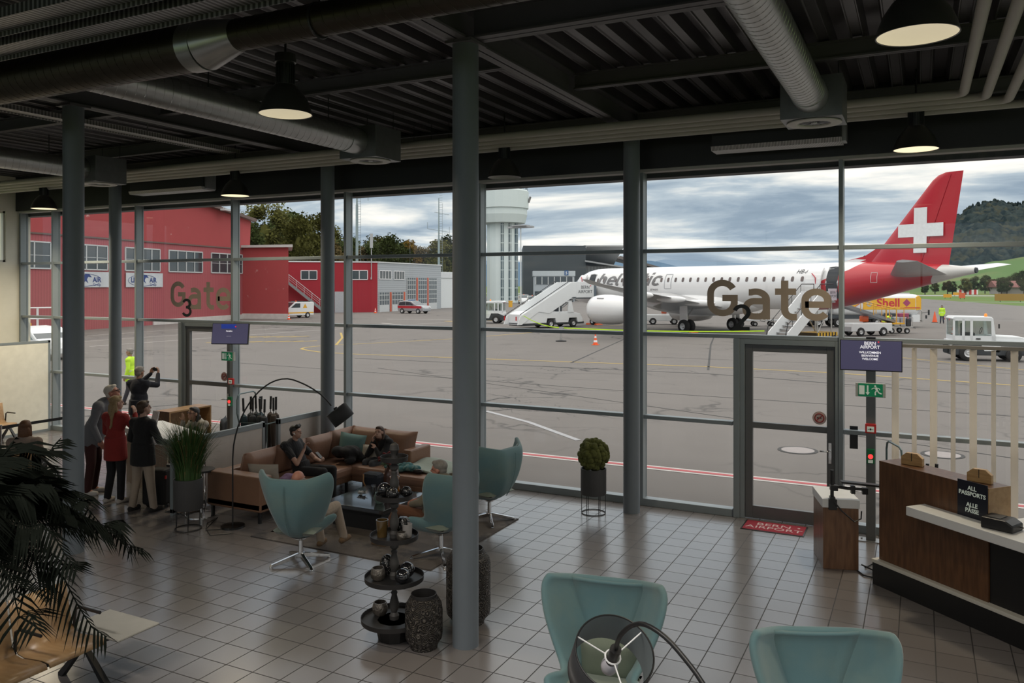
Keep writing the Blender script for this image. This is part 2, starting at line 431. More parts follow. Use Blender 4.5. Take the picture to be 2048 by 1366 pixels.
# trapezoidal roof deck, ribs running to the window wall
mb = MB(); p = .34; x = LX-.2; prof = []
while x < RX+.2:
    prof += [(x, 6.42), (x+.11, 6.42), (x+.145, 6.27), (x+.155,6.27), (x+.165,6.285), (x+.26,6.285), (x+.27,6.27), (x+.28, 6.27), (x+.31, 6.42)]; x += p
vs = []; fs = []
for i, (a, b) in enumerate(prof): vs += [(a, BY-.3, b), (a, 12.9, b)]
for i in range(len(prof)-1): fs.append((2*i, 2*i+2, 2*i+3, 2*i+1))
mb.add(vs, fs); mb.box(LX-.2, RX+.4, BY-.3, 12.9, 6.43, 6.6)
S(mb.build('ceiling', m_deck), 'dark trapezoidal metal roof deck')
# left wall with a window opening, right and back walls
mb = MB(); a0, a1, z0, z1 = 8.2, 12.28, 4.14, 5.41
mb.box(LX-.25, LX, BY, a0, 0, 6.4); mb.box(LX-.25, LX, a1, 12.9, 0, 6.4); mb.box(LX-.25, LX, a0, a1, 0, z0); mb.box(LX-.25, LX, a0, a1, z1, 6.4)
S(mb.build('wall_left', m_cream), 'cream side wall')
w = S(T('window_9', 'side window high in the cream wall', 'window', (LX, 0, 0)))
mb = MB()
for q in ((a0, a0+.05, z0, z1), (a1-.05, a1, z0, z1), (a0, a1, z0, z0+.05), (a0, a1, z1-.05, z1), (10.2, 10.25, z0, z1)): mb.box(-.12, -.04, *q)
mb.build('frame', m_offw, w); MB().quad((-.08,a0,z0),(-.08,a1,z0),(-.08,a1,z1),(-.08,a0,z1)).build('glass_pane', m_glass, w)
m_wallr = M('grey_side_wall', (.42,.41,.39), .7)
S(MB().box(RX, RX+.25, BY, 12.9, 0, .3).box(RX, RX+.25, BY, 12.9, 5.4, 6.4).build('wall_right', m_wallr), 'right side wall around its glazing')
S(MB().box(LX, RX, BY-.25, BY, 0, 2.4).box(LX, RX, BY-.25, BY, 5.6, 6.4).build('wall_back', m_wallr), 'back wall with a clerestory band')
def wglass(n, label, pts, bars):
    w = S(T('window_%d' % n, label, 'window', pts[0])); o = Vector(pts[0]); MB().quad(*[tuple(Vector(q)-o) for q in pts]).build('glass_pane', m_glass, w); mb = MB()
    for q in bars: mb.box(*q)
    f = mb.build('frame', m_alu, w); f.location = -o
wglass(12, 'glazed right side of the hall', [(RX+.12,BY,.3),(RX+.12,12.6,.3),(RX+.12,12.6,5.4),(RX+.12,BY,5.4)], [(RX+.05,RX+.2,y,y+.06,.3,5.4) for y in (-4.6,-1.2,2.2,5.6,9.0,12.4)])
wglass(13, 'clerestory glazing in the back wall', [(LX,BY-.12,2.4),(RX,BY-.12,2.4),(RX,BY-.12,5.6),(LX,BY-.12,5.6)], [(x,x+.06,BY-.2,BY-.05,2.4,5.6) for x in (-20.3,-15,-10,-5,0,5)])
S(MB().box(LX, LX+.02, BY, 12.6, 0, .08).build('baseboard_left', m_alu), 'grey skirting of the cream wall')

# ---- curtain wall, one window object per bay
ZT = (4.11, 2.772, 1.431)
def bay(n, xa, xb, label, door=None):
    """xa, xb = mullion centres; the left mullion belongs to this bay"""
    w = S(T('window_%d' % n, label, 'window', (xa, FY, 0))); W = xb-xa
    mb = MB(); mb.box(-.03, .03, 0, .16, 0, 5.42); mb.box(-.035, .035, .165, .2, 0, 5.42); mb.build('mullion', m_alu, w, bevel=.004)
    g = MB(); zs = [.12, ZT[2], ZT[1], ZT[0], 5.42]
    x1 = W if door is None else door[0]-xa
    def pane(x0, x1, z0, z1): MB().quad((x0,.14,z0),(x1,.14,z0),(x1,.14,z1),(x0,.14,z1)).build('glass_pane', m_glass, w)
    for i in range(4):
        xe = W if (door is None or i > 1) else x1
        pane(.03, xe-.03, zs[i]+(.03 if i else 0), zs[i+1]-.03)
    for i, z in enumerate(ZT):
        xe = W if (door is None or i < 2) else x1
        MB().box(.03, xe-.03, .02, .16, z-.03, z+.03).build('transom', m_alu, w, bevel=.004)
    MB().box(.03, x1-.03, 0, .17, 0, .115).build('sill', m_alu, w, bevel=.004)
    MB().box(0, W, -.03, .16, 5.38, 5.425).build('head_rail', M('head_trim', (.42,.41,.40), .5), w)
    return w
names = ['left corner', 'second from the left corner', 'left gate', 'third clear', 'middle', 'right of the big middle column', 'right gate', 'right blind']
XS = [-19.03+3*k for k in range(0, 10)]
wl = ['narrow window bay at the cream wall', 'window bay behind the standing group', 'window bay over the left gate door', 'window bay right of the left gate door', 'window bay behind the leather sofa',
      'window bay behind the moss ball planter', 'window bay over the right gate door', 'window bay behind the vertical blind', 'window bay beyond the check-in counter']
bay(1, LX+.04, XS[0], wl[0])
DOORS = {1: (-14.46,), 6: (-2.51,)}
for k in range(0, 9):
    if k == 7 and False: pass
    xa, xb = XS[k], XS[k+1]
    d = {1: -14.6, 5: -2.55}.get(k)
    bay((2, 3, 4, 5, 6, 7, 8, 10, 11)[k], xa, xb, ['window bay left of the photographer', 'window bay over the left gate door', 'window bay with the umbrella trolley', 'window bay behind the leather sofa',
        'window bay behind the moss ball planter', 'window bay over the right gate door', 'window bay behind the vertical blind', 'window bay beyond the counter', 'last window bay on the right'][k], (d,) if d else None)
def door(n, x0, x1, label, hx):
    """post + frame + glazed leaf between x0 and x1"""
    w = S(T('door_%d' % n, label, 'door', (x0, FY, 0))); W = x1-x0
    mb = MB(); mb.box(-.0, .09, -.02, .17, 0, 2.74); mb.box(.09, .16, .02, .17, 0, 2.74); mb.box(W-.08, W-.032, .02, .17, 0, 2.74); mb.box(.16, W-.08, .02, .17, 2.66, 2.74)
    mb.build('door_frame', m_alu, w, bevel=.004)
    a, b = .165, W-.085; mb = MB()
    for q in ((a, a+.11, 0.01, 2.655), (b-.11, b, 0.01, 2.655), (a+.11, b-.11, 2.55, 2.655), (a+.11, b-.11, .01, .2), (a+.11, b-.11, 1.385, 1.475)): mb.box(q[0], q[1], .05, .12, q[2], q[3])
    lf = mb.build('door_leaf', M('door_leaf_grey', (.12,.125,.13), .45, .2, .06), w, bevel=.003)
    MB().quad((a+.11,.085,.2),(b-.11,.085,.2),(b-.11,.085,1.385),(a+.11,.085,1.385)).build('glass_pane', m_glass, lf)
    MB().quad((a+.11,.085,1.475),(b-.11,.085,1.475),(b-.11,.085,2.55),(a+.11,.085,2.55)).build('glass_pane', m_glass, lf)
    mb = MB(); mb.box(b-.085, b-.045, .035, .05, .95, 1.25); mb.tube([(b-.065,.05,1.13),(b-.065,-.01,1.13),(b-.085,-.02,1.13),(b-.2,-.02,1.13)], .011, 8)
    mb.build('handle', m_chrome, lf, True)
    st = T('no_smoking_sticker', 'round pink no smoking sticker on the glass of the %s door' % ('right' if hx else 'left'), 'sticker', (x0+b-.215, FY+.078, 1.6))
    MB().cyl((0,.004,0),(0,0,0),.098,n=32).build('disc', M('sticker_pink', (.52,.40,.38), .5), st)
    mb = MB(); mb.tube([(.062*math.cos(t*PI/16), -.002, .062*math.sin(t*PI/16)) for t in range(32)], .008, 6, True); mb.cbox((0,-.002,0), (.115,.006,.012), ry=R(-45))
    mb.build('red_ring', M('sticker_red', (.32,.03,.03), .5), st); MB().box(-.035,.03,-.003,.001,-.006,.008).build('cigarette', m_black, st)
door(1, -14.62, -13.03, 'glazed gate door on the left', 0)
door(2, -2.56, -1.03, 'glazed gate door on the right', 1)
# dark upper fascia, outside canopy edge
S(MB().box(LX, RX, FY-.08, FY+.2, 5.425, 6.45).build('trim_1', m_dark), 'dark fascia above the windows')
S(MB().box(LX-1, RX+1, FY+.22, FY+.5, 5.31, 6.6).build('trim_2', M('outside_fascia', (.045,.05,.058), .6)), 'outside eaves strip above the glass')
# ---- steel: columns are things, beams are part of the roof
def ibeam(n, a, b, zb, h, w, label):
    mb = MB(); (x0, y0), (x1, y1) = a, b
    if abs(x1-x0) < .01:
        mb.box(x0-w/2, x0+w/2, y0, y1, zb, zb+.02); mb.box(x0-.008, x0+.008, y0, y1, zb, zb+h); mb.box(x0-w/2, x0+w/2, y0, y1, zb+h-.02, zb+h)
    else:
        mb.box(x0, x1, y0-w/2, y0+w/2, zb, zb+.02); mb.box(x0, x1, y0-.008, y0+.008, zb, zb+h); mb.box(x0, x1, y0-w/2, y0+w/2, zb+h-.02, zb+h)
    S(mb.build('trim_%d' % n, m_beam), label)
n = 3
for x in (-16.13, -10.08, -4.03, 2.02):
    ibeam(n, (x, BY), (x, 12.5), 5.96, .31, .2, 'roof beam running to the windows'); n += 1
ibeam(n, (-3.93, 6.95), (RX, 6.95), 5.97, .3, .2, 'roof beam right of the middle column'); n += 1
for xa, xb, y in ((-20.2,-16.2,8.0), (-16.05,-10.15,8.0), (-10.0,-4.1,8.3), (-3.95,1.95,9.6), (2.1,8.1,9.6), (-10.0,-4.1,3.2), (-3.95,1.95,4.0), (-16.05,-10.15,10.6), (-10.0,-4.1,12.2), (-3.95,1.95,12.2), (-16.05,-10.15,12.2)):
    ibeam(n, (xa, y), (xb, y), 6.06, .2, .1, 'secondary roof beam'); n += 1
cl = ['round grey column in front of the left window bays', 'round grey column rising behind the sofa corner', 'round grey column just right of the moss ball planter',
      'wide round grey column nearest the middle, beside the tiered stand', 'wide round grey column at left behind the palm fronds']
for (x, y), l in zip(((-16.13,12.16),(-10.09,12.16),(-4.045,12.16),(-4.02,6.93),(-10.09,6.98)), cl):
    t = T('round_column', l, 'column', (x, y, 0), 0, 'round steel columns')
    MB().lathe([(0,0),(.13,0),(.13,5.93),(0,5.93)], n=40).build('shaft', m_col, t, True)
    MB().cbox((0,0,5.945),(.3,.3,.03)).build('cap_plate', m_beam, t)
# ---- ventilation
def spiral(mb, p0, p1, r, n=32, step=.115):
    p0 = Vector(p0); p1 = Vector(p1); d = p1-p0; k = int(d.length/step); q = d.normalized().to_track_quat('Z','Y').to_matrix()
    mb.cyl(p0, p1, r, n=n, caps=True)
    u = d.normalized()
    for i in range(k):
        o = p0+u*(i+.5)*step; pts = []
        for j in range(24):
            a = 2*PI*j/24; pts.append(o+u*(step*.0+ .06*math.cos(a))+q @ Vector((r*math.cos(a), r*math.sin(a), 0)))
        mb.tube(pts, .0035, 4, True)
    return mb
t = T('ventilation_duct', 'large dull spiral duct with a reducer crossing the roof at upper left', 'duct', (0, 5.2, 5.7))
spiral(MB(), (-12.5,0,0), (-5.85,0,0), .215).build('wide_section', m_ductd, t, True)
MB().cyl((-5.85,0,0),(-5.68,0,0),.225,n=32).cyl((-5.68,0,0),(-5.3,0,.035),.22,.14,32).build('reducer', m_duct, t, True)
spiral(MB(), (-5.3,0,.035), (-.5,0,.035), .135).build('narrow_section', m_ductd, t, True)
for x in (-8.5, -4.4): MB().tube([(x+.0, .14*math.cos(a), .03+.14*math.sin(a)) for a in [k*PI/12 for k in range(24)]], .012, 6, True).cyl((x,0,.15),(x,0,.56),.008,n=6).build('hanger', m_dark, t)
bl = ['spiral branch duct in the middle of the roof ending in a box', 'bright spiral branch duct at upper right', 'spiral branch duct at far left behind the left column']
xl = ['sheet metal diffuser box left of the middle column', 'sheet metal diffuser box at the end of the upper right duct', 'sheet metal diffuser box at far left by the left column']
for i, x in enumerate((-7.62, -1.13, -13.98)):
    t = T('branch_duct', bl[i], 'duct', (x, 0, 5.74), 0, 'spiral branch ducts')
    y0 = 5.35 if i != 1 else 3.5
    if i == 0: y0 = 5.42
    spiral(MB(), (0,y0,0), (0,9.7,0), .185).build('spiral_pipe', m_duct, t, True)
    MB().cyl((0,9.55,0),(0,9.87,0),.195,n=32).build('collar', m_duct, t, True)
    for q_ in (7.0,9.2): MB().cyl((0,q_,.15),(0,q_,.53),.008,n=6).build('hanger', m_dark, t)
    t = T('diffuser_box', xl[i], 'air diffuser', (x, 10.2, 5.74), 0, 'ceiling diffuser boxes')
    MB().box(-.34,.34,-.33,.33,-.245,.235).build('housing', M('box_sheet_metal', (.17,.18,.19), .4, .6, .2, 9), t, bevel=.005)
    [MB().cyl((q_,.25,.2),(q_,.25,.53),.006,n=6).build('hanger', m_dark, t) for q_ in (-.25,.25)]; MB().lathe([(.31,-.25),(.31,-.262),(.24,-.275),(.19,-.262),(.17,-.22),(.165,-.2)], n=36).build('swirl_ring', M('diffuser_white', (.55,.54,.52), .5), t, True)
    mb = MB().lathe([(.165,-.21),(0,-.21)], n=24)
    for k in range(10): a = k*PI/5; mb.cbox((.1*math.cos(a),.1*math.sin(a),-.235),(.13,.045,.004), rz=a, rx=.6)
    mb.build('vanes', m_dark, t); MB().lathe([(.0,-.265),(.03,-.26),(.045,-.23),(.045,-.21)], n=16).build('hub', m_galv, t, True)
# ---- four insulated pipes that run along the windows and turn back over the hall
for i in range(4):
    y = 11.0+.155*i; xb = .46+.24*i
    mb = MB(); zz = 5.845-.03*i; pts = [(LX+.05, y, zz), (xb-.12, y, zz)]+[(xb-.12+.12*math.sin(a), y-.12+.12*math.cos(a), zz) for a in (PI/8, PI/4, 3*PI/8)]+[(xb, y-.12, zz), (xb, 2.0, zz)]
    mb.tube(pts, .054, 16)
    tag(mb.build('insulated_pipe', m_pipe, smooth=True), ['pale insulated pipe, innermost of the four along the windows', 'pale insulated pipe, second from the hall side of the four', 'pale insulated pipe, third from the hall side of the four', 'pale insulated pipe nearest the windows of the four'][i], 'pipe', 'pipes under the roof')
# ---- cable trays and services
m_tray = stripes(M('perforated_tray', (.34,.34,.36), .4, .7, .1), 0, .055, .004, .3, .25, .45)
m_tray2 = stripes(M('perforated_tray_long', (.42,.41,.40), .45, .5, .1), 1, .05, .004, .3, .4, .45)
for y, l in ((4.0, 'perforated cable tray at the upper left corner, lower edge bright'), (4.45, 'second cable tray beside the upper left one')):
    tag(MB().cyl((-8,y-.15,5.7),(-8,y-.15,6.27),.008,n=6).cyl((-5,y-.15,5.7),(-5,y-.15,6.27),.008,n=6).box(-9.5,-3.2,y-.15,y+.15,5.70,5.706).box(-9.5,-3.2,y-.153,y-.147,5.66,5.74).box(-9.5,-3.2,y+.147,y+.153,5.66,5.74).build('cable_tray', m_tray), l, 'cable tray')
tag(MB().cyl((-11.16,5,6.0),(-11.16,5,6.27),.008,n=6).cyl((-11.16,9,6.0),(-11.16,9,6.27),.008,n=6).box(-11.45,-11.15,3.5,11.0,6.0,6.006).box(-11.45,-11.44,3.5,11,5.98,6.05).box(-11.16,-11.15,3.5,11,5.98,6.05).build('cable_tray', m_tray2), 'long pale perforated cable tray running to the windows left of the branch duct', 'cable tray')
for i, (xa, xb) in enumerate(((-2.7,-.95), (-15.1,-12.95))):
    t = T('air_curtain', ['air curtain heater above the right gate door', 'air curtain heater above the left gate door'][i], 'air curtain', (xa, 11.9, 5.5), 0, 'air curtains over the gates'); W = xb-xa
    MB().box(0,W,-.16,.2,.06,.3).build('housing', m_dark, t, bevel=.01); MB().prism([(-.17,.0),(.17,.0),(.2,.06),(-.2,.06)], 0, W, 'x').build('outlet_grille', stripes(M('grille_alu', (.5,.5,.5), .4, .6), 0, .02, .003, .4, .5), t)
    MB().box(W,W+.05,-.1,.15,.02,.4).cyl((W+.03,0,.1),(W+.03,0,.45),.015,n=8).build('bracket', m_galv, t)
t = T('notice', 'small dark notice stuck on the glass right of the right gate door', 'notice', (-.92,FY+.13,1.18)); MB().box(0,.11,0,.006,0,.33).build('sheet', m_black, t)
t = T('roof_junction_strip', 'row of small hanger rods with a strip under the roof deck beside the diffuser box', 'hanger strip', (-8.2, 11.6, 6.1))
mb = MB().box(0,1.6,-.03,.03,0,.03)
for k in range(5): mb.cyl((.1+k*.35,0,-.3),(.1+k*.35,0,.2),.006,n=6)
mb.build('rods', m_dark, t)
# ---- pendant lamps
m_shade = M('lamp_shade_dark', (.05,.05,.048), .35, .4, .15)
m_glow = M('lamp_glow', (.8,.7,.45), .5, 0, .05, emit=(1.,.84,.58), es=1.0)
m_dull = M('lamp_unlit', (.35,.35,.34), .4)
PEND = [((-5.68,6.2),'lit dark pendant lamp hanging below the reducer of the big duct'), ((-.02,6.2),'lit dark pendant lamp largest at the upper right'), ((-.05,11.4),'lit pendant lamp in front of the red aircraft tail'),
      ((-5.9,11.4),'unlit pendant lamp above the control tower'), ((-11.7,11.4),'lit pendant lamp above the left gate window'), ((-17.5,11.4),'lit pendant lamp at far left above the red hangar')]
for i, ((x, y), l) in enumerate(PEND):
    t = T('pendant_lamp', l, 'pendant lamp', (x, y, 5.27), 0, 'industrial pendant lamps')
    prof = [(.265,0),(.262,.012),(.25,.06),(.215,.15),(.165,.225),(.115,.275),(.1,.29)]
    MB().lathe(prof+[(.095,.285)]+[(r-.008, z) for r, z in prof[::-1][1:-1]]+[(.257,0),(.265,0)], n=40).build('lamp_shade', m_shade, t, True)
    mb = MB().lathe([(.0,.6),(.105,.6),(.105,.52),(.09,.515),(.09,.5),(0,.5)], n=24); mb.build('gear_box', m_shade, t, True)
    mb = MB().lathe([(.08,.28),(.08,.52)], n=20)
    for k in range(20): a = k*PI/10; mb.cbox((.085*math.cos(a),.085*math.sin(a),.4),(.02,.006,.2), rz=a)
    mb.build('cooling_fins', m_dark, t)
    MB().cyl((0,0,.6),(0,0,1.02),.012,n=8).build('suspension', m_black, t)
    MB().lathe([(.0,.09),(.12,.085),(.19,.06),(.252,.012),(.256,.004)], n=40).build('reflector', m_glow if i in (2,4,5) else m_dull if i == 3 else M('lamp_glow_soft', (.7,.62,.42), .5, 0, .1, 3, emit=(1.,.88,.62), es=.45), t, True)
# ---- white partition wall at the far left
t = T('white_partition', 'tall white partition panel at far left in front of the cream wall', 'partition', (-19.05, 0, 0))
MB().box(-.025,.025,7.0,12.5,.06,2.16).build('panel', M('partition_white', (.82,.80,.70), .45), t)
mb = MB().box(-.03,.03,7,12.55,2.16,2.215).box(-.03,.03,12.5,12.56,0,2.215).box(-.03,.03,7,12.5,0,.06); mb.build('frame', m_alu, t)
# ---- gate lettering on the glass
m_gate = M('gate_vinyl_brown', (.40,.32,.25), .55, 0, .05); m_gate2 = M('gate_vinyl_black', (.012,.014,.014), .5)
for num, xo, l in (('2', -2.995, 'large brown Gate lettering with a black 2 on the right gate window'), ('3', -15.03, 'large brown Gate lettering with a black 3 on the left gate window')):
    t = T('gate_lettering', l, 'window lettering', (xo, FY+.128, 0))
    glyph_obj('Gate', .175, m_gate, t, 'word', (0,1.83,3.03,3.645)); glyph_obj(num, .16, m_gate2, t, 'numeral', (.37,.67,2.86,3.265), loc=(0,-.004,0))
# ================================================================ airfield
def rel(a, b):
    """frame of vertical wall a->b : x along the wall, y into the building"""
    ang = math.atan2(b[1]-a[1], b[0]-a[0]); return Matrix.Translation((a[0], a[1], GZ)) @ Matrix.Rotation(ang, 4, 'Z')
def apron_mat():
    m = M('asphalt', (.162,.150,.141), .9, 0, .1, .5, bump=.15, bs=40, spec=.25)
    nt, N, L, b = nodes_of(m); tc = N.new('ShaderNodeTexCoord')
    def crack(scale, dist, thr, lo, hi):
        nz = N.new('ShaderNodeTexNoise'); nz.inputs['Scale'].default_value = scale*1.3; nz.inputs['Detail'].default_value = 5; L.new(tc.outputs['Object'], nz.inputs['Vector'])
        va = N.new('ShaderNodeVectorMath'); va.operation = 'SCALE'; va.inputs[3].default_value = dist; L.new(nz.outputs['Color'], va.inputs[0])
        ad = N.new('ShaderNodeVectorMath'); L.new(tc.outputs['Object'], ad.inputs[0]); L.new(va.outputs[0], ad.inputs[1])
        mp = N.new('ShaderNodeMapping'); mp.inputs['Scale'].default_value = (.45, 1, 1); L.new(ad.outputs[0], mp.inputs[0])
        vo = N.new('ShaderNodeTexVoronoi'); vo.feature = 'DISTANCE_TO_EDGE'; vo.inputs['Scale'].default_value = scale; L.new(mp.outputs[0], vo.inputs['Vector'])
        n2 = N.new('ShaderNodeTexNoise'); n2.inputs['Scale'].default_value = .11; n2.inputs['Detail'].default_value = 3; L.new(tc.outputs['Object'], n2.inputs['Vector'])
        mk = N.new('ShaderNodeMapRange'); mk.inputs[1].default_value = lo; mk.inputs[2].default_value = hi; L.new(n2.outputs['Fac'], mk.inputs[0])
        mr = N.new('ShaderNodeMapRange'); mr.inputs[1].default_value = 0; mr.inputs[2].default_value = thr; mr.inputs[3].default_value = 1; mr.inputs[4].default_value = 0; L.new(vo.outputs['Distance'], mr.inputs[0])
        mu = N.new('ShaderNodeMath'); mu.operation = 'MULTIPLY'; L.new(mr.outputs[0], mu.inputs[0]); L.new(mk.outputs[0], mu.inputs[1])
        mx = N.new('ShaderNodeMix'); mx.data_type = 'RGBA'; mx.inputs[7].default_value = (.045,.044,.044,1); L.new(mu.outputs[0], mx.inputs[0])
        L.new(b.inputs['Base Color'].links[0].from_socket, mx.inputs[6]); L.new(mx.outputs[2], b.inputs['Base Color'])
    crack(.42, 2.2, .03, .48, .62); crack(1.3, .7, .022, .56, .68)
    return m
m_asph = apron_mat()
S(MB().add([(-140,12.9,GZ),(60,12.9,GZ),(60,95,GZ),(17,172,GZ),(1,252,GZ),(-60,420,GZ),(-140,420,GZ)], [tuple(range(7))]).build('ground_apron', m_asph), 'grey asphalt apron with patched cracks')
m_grass = blotch(M('airfield_grass', (.10,.165,.04), .95, 0, .25, .15, spec=.1), (.14,.16,.055), .02, .45, .6)
S(MB().add([(-9000,-50,GZ-.05),(6000,-50,GZ-.05),(6000,9000,GZ-.05),(-9000,9000,GZ-.05)], [(0,1,2,3)]).build('ground_grass', m_grass), 'green airfield grass')
m_run = M('runway_concrete', (.33,.33,.33), .9, 0, .08)
rw = S(MB().add([(-400,330,GZ-.03),(600,330,GZ-.03),(600,352,GZ-.03),(-400,352,GZ-.03)], [(0,1,2,3)]).build('ground_runway', m_run), 'pale runway strip across the grass')
tw = S(MB().add([(-200,262,GZ-.03),(60,200,GZ-.03),(60,203,GZ-.03),(-200,266,GZ-.03)], [(0,1,2,3)]).build('ground_taxi_track', m_run), 'thin track in the grass')
# painted lines and joints
m_yel = M('paint_yellow', (.40,.285,.08), .8, 0, .15, 3); m_wht = M('paint_white', (.50,.48,.46), .8, 0, .12, 3); m_rdp = M('paint_red', (.42,.09,.10), .8, 0, .12, 3); m_joint = M('joint_tar', (.05,.05,.05), .9)
def line(pts, w, mat, name, dz=.006):
    pts = [Vector((p[0], p[1], 0)) for p in pts]; vs = []; fs = []
    for i, p in enumerate(pts):
        d = (pts[min(i+1, len(pts)-1)]-pts[max(i-1, 0)]).normalized(); n = Vector((-d.y, d.x, 0))*w/2
        vs += [(p.x+n.x, p.y+n.y, GZ+dz), (p.x-n.x, p.y-n.y, GZ+dz)]
    for i in range(len(pts)-1): fs.append((2*i, 2*i+1, 2*i+3, 2*i+2))
    o = MB().add(vs, fs).build(name, mat); o.parent = bpy.data.objects['ground_apron']; return o
line([(-60,16.16),(30,16.16)], .34, m_wht, 'white_line'); line([(-60,16.16),(30,16.16)], .14, m_rdp, 'red_line', .01)
loop = [(-31.7,36.4),(-32.6,36.9),(-33.1,37.7),(-33.3,38.9),(-33.0,40.3),(-32.2,41.8)]
line([(20,31.2),(12,33.2),(3.45,35.55),(-3.5,37.2),(-9.1,37.35),(-19,36.3),(-27.9,35.5)]+[(-30.2,35.7)]+loop+[(-34.1+3.1,44.5),(-29.2,49),(-31.8+3.5,54),(-25,75)], .2, m_yel, 'yellow_line')
line([(-33.0,40.6),(-37,46.2),(-41,51)], .16, m_yel, 'yellow_line')
line([(-5,50),(-1.2,46.9),(4.1,42.3),(14,33)], .16, m_yel, 'yellow_line')
line([(-45.6,32.6),(-45.3,42),(-45.2,51),(-43,70)], .14, m_wht, 'white_line'); line([(-55.3,39.3),(-56,44),(-56.5,50),(-60,62)], .14, m_wht, 'white_line')
line([(-50,35),(-50.3,45),(-49.9,60)], .12, m_wht, 'white_line')
line([(-48,66),(-41,62)], .25, m_wht, 'white_line'); line([(-53,74),(-46,76)], .3, m_wht, 'white_line')
for k in range(6): line([(-44.5+1.6*k,72.5+1.9*k),(-43+1.6*k,72.2+1.9*k)], .8, m_yel, 'yellow_lettering_mark')
for k in range(7): line([(-41.8+.75*k,38.2+.55*k),(-41.0+.75*k,39.9+.5*k)], .28, m_yel, 'yellow_lettering_mark')
for k in range(5): line([(-44+.8*k,43+.5*k),(-43.6+.8*k,44.6+.5*k)], .28, m_yel, 'yellow_lettering_mark')
line([(-15.1,36.2),(-18.3,53),(-21,68)], .1, m_joint, 'expansion_joint'); line([(-8.4,35.9),(-11.8,51.1),(-14,62)], .1, m_joint, 'expansion_joint')
line([(-22,30),(-8,24.5),(2,20.5),(9,17.9)], .05, m_joint, 'expansion_joint'); line([(10,36),(-2,46.5),(-12,55)], .05, m_joint, 'expansion_joint')
line([(-30,29),(-10,27.5),(8,27)], .06, m_joint, 'expansion_joint'); line([(-26,33.5),(-8,34.4),(6,31)], .12, m_joint, 'expansion_joint'); line([(-14,41),(-2,41.6),(8,39)], .05, m_joint, 'expansion_joint')
line([(-11.6,21.2),(-9.6,20.0),(-7.4,18.2)], .16, M('drain_grate', (.33,.33,.34), .6), 'drain_grate')
for (x, y), l in zip(((-2.49,19.34),(.44,20.27)), ('round steel manhole cover outside the right gate door','round steel manhole cover behind the check-in counter')):
    t = T('manhole_cover', l, 'manhole cover', (x, y, GZ), 0, 'manhole covers'); MB().cyl((0,0,0),(0,0,.012),.36,n=32).build('cover', stripes(M('manhole_steel', (.30,.27,.26), .6, .3), 0, .05, .003, .3), t); MB().lathe([(.36,0),(.44,0),(.44,.01),(.36,.011)], n=32).build('rim', m_joint, t)
# ---- the red hangar
m_hred = stripes(M('red_corrugated_wall', (.36,.082,.095), .7, 0, .08), 0, .28, .03, .5, .86, .5)
m_hbrick = blotch(M('red_painted_masonry', (.35,.052,.056), .8, 0, .1, 1.2), (.55,.36,.34), .9, .655, .70, 8, .68)
m_hpl = M('white_plinth', (.55,.52,.5), .8, 0, .2, 2); m_hroof = M('roof_brown', (.13,.09,.08), .7)
m_win = M('dark_window_pane', (.035,.05,.06), .08, 0, .3, .3, spec=.8); m_winf = M('window_frame_grey', (.50,.52,.53), .5)
A, B = (-62.517,42.203), (-68.396,68.265); ang = math.atan2(B[1]-A[1], B[0]-A[0])
h = T('hangar', 'large red hangar with peeling painted gable and long windows', 'building', (A[0], A[1], GZ), ang)
MB().box(-14,27.4,0,30,0,7.85).build('lower_wall', m_hred, h)
MB().prism([(-14,7.85),(27.4,7.85),(27.6,11.15),(8,13.3),(-14,11)], -.06, 30, 'y').build('gable_wall', m_hbrick, h)
MB().prism([(27.9,11.1),(8,13.3),(-14.4,10.95),(-14.4,11.2),(8,13.6),(28.1,11.4)], -.6, 30.5, 'y').build('roof', m_hroof, h)
MB().box(-14,27.4,-.1,0,7.8,7.93).build('cornice', m_hroof, h); MB().box(11,26.4,-.12,0,0,.5).build('plinth', m_hpl, h)
for x0, x1 in ((-7.6,-1.17),(.16,5.08),(7.31,11.98),(13.3,18.6),(20.15,25.9)):
    mb = MB(); w_ = (x1-x0)
    for k in range(5): xx = x0+w_*k/4; mb.box(xx-.05,xx+.05,-.09,0,5.1,7.2)
    mb.box(x0,x1,-.09,0,5.05,5.16).box(x0,x1,-.09,0,7.14,7.25).box(x0,x1,-.06,0,6.12,6.16)
    f = mb.build('window', m_winf, h); MB().box(x0,x1,-.03,-.005,5.1,7.2).build('pane', m_win, f)
m_ban = M('banner_pale', (.52,.55,.58), .6, 0, .2, 1.5); m_bblue = M('banner_blue', (.02,.05,.20), .6)
for x0, l in ((.16,'first'),(7.31,'second')):
    b = MB().box(x0,x0+5.0,-.12,-.08,3.6,4.92).build('banner', m_ban, h)
    text('LI', .62, m_bblue, b, (x0+.85,-.13,4.05), name='lettering', bold=.02); text('AIR', .62, m_bblue, b, (x0+3.6,-.13,4.05), name='lettering', bold=.02); text('Group', .34, m_bblue, b, (x0+3.6,-.13,3.72), name='lettering')
    MB().tube([(x0+2.2+1.95*math.cos(t), -.125, 4.22+.52*math.sin(t)) for t in [k*PI/20+.6 for k in range(34)]], .02, 4).build('ellipse_mark', m_bblue, b)
    MB().prism([(x0+1.85,4.0),(x0+2.15,4.35),(x0+1.95,4.5),(x0+2.3,4.75),(x0+2.75,4.7),(x0+3.0,4.45),(x0+2.6,4.5),(x0+2.45,4.25),(x0+2.6,3.95),(x0+2.3,4.15),(x0+2.1,3.95)], -.13, -.12, 'y').build('emblem', m_bblue, b)
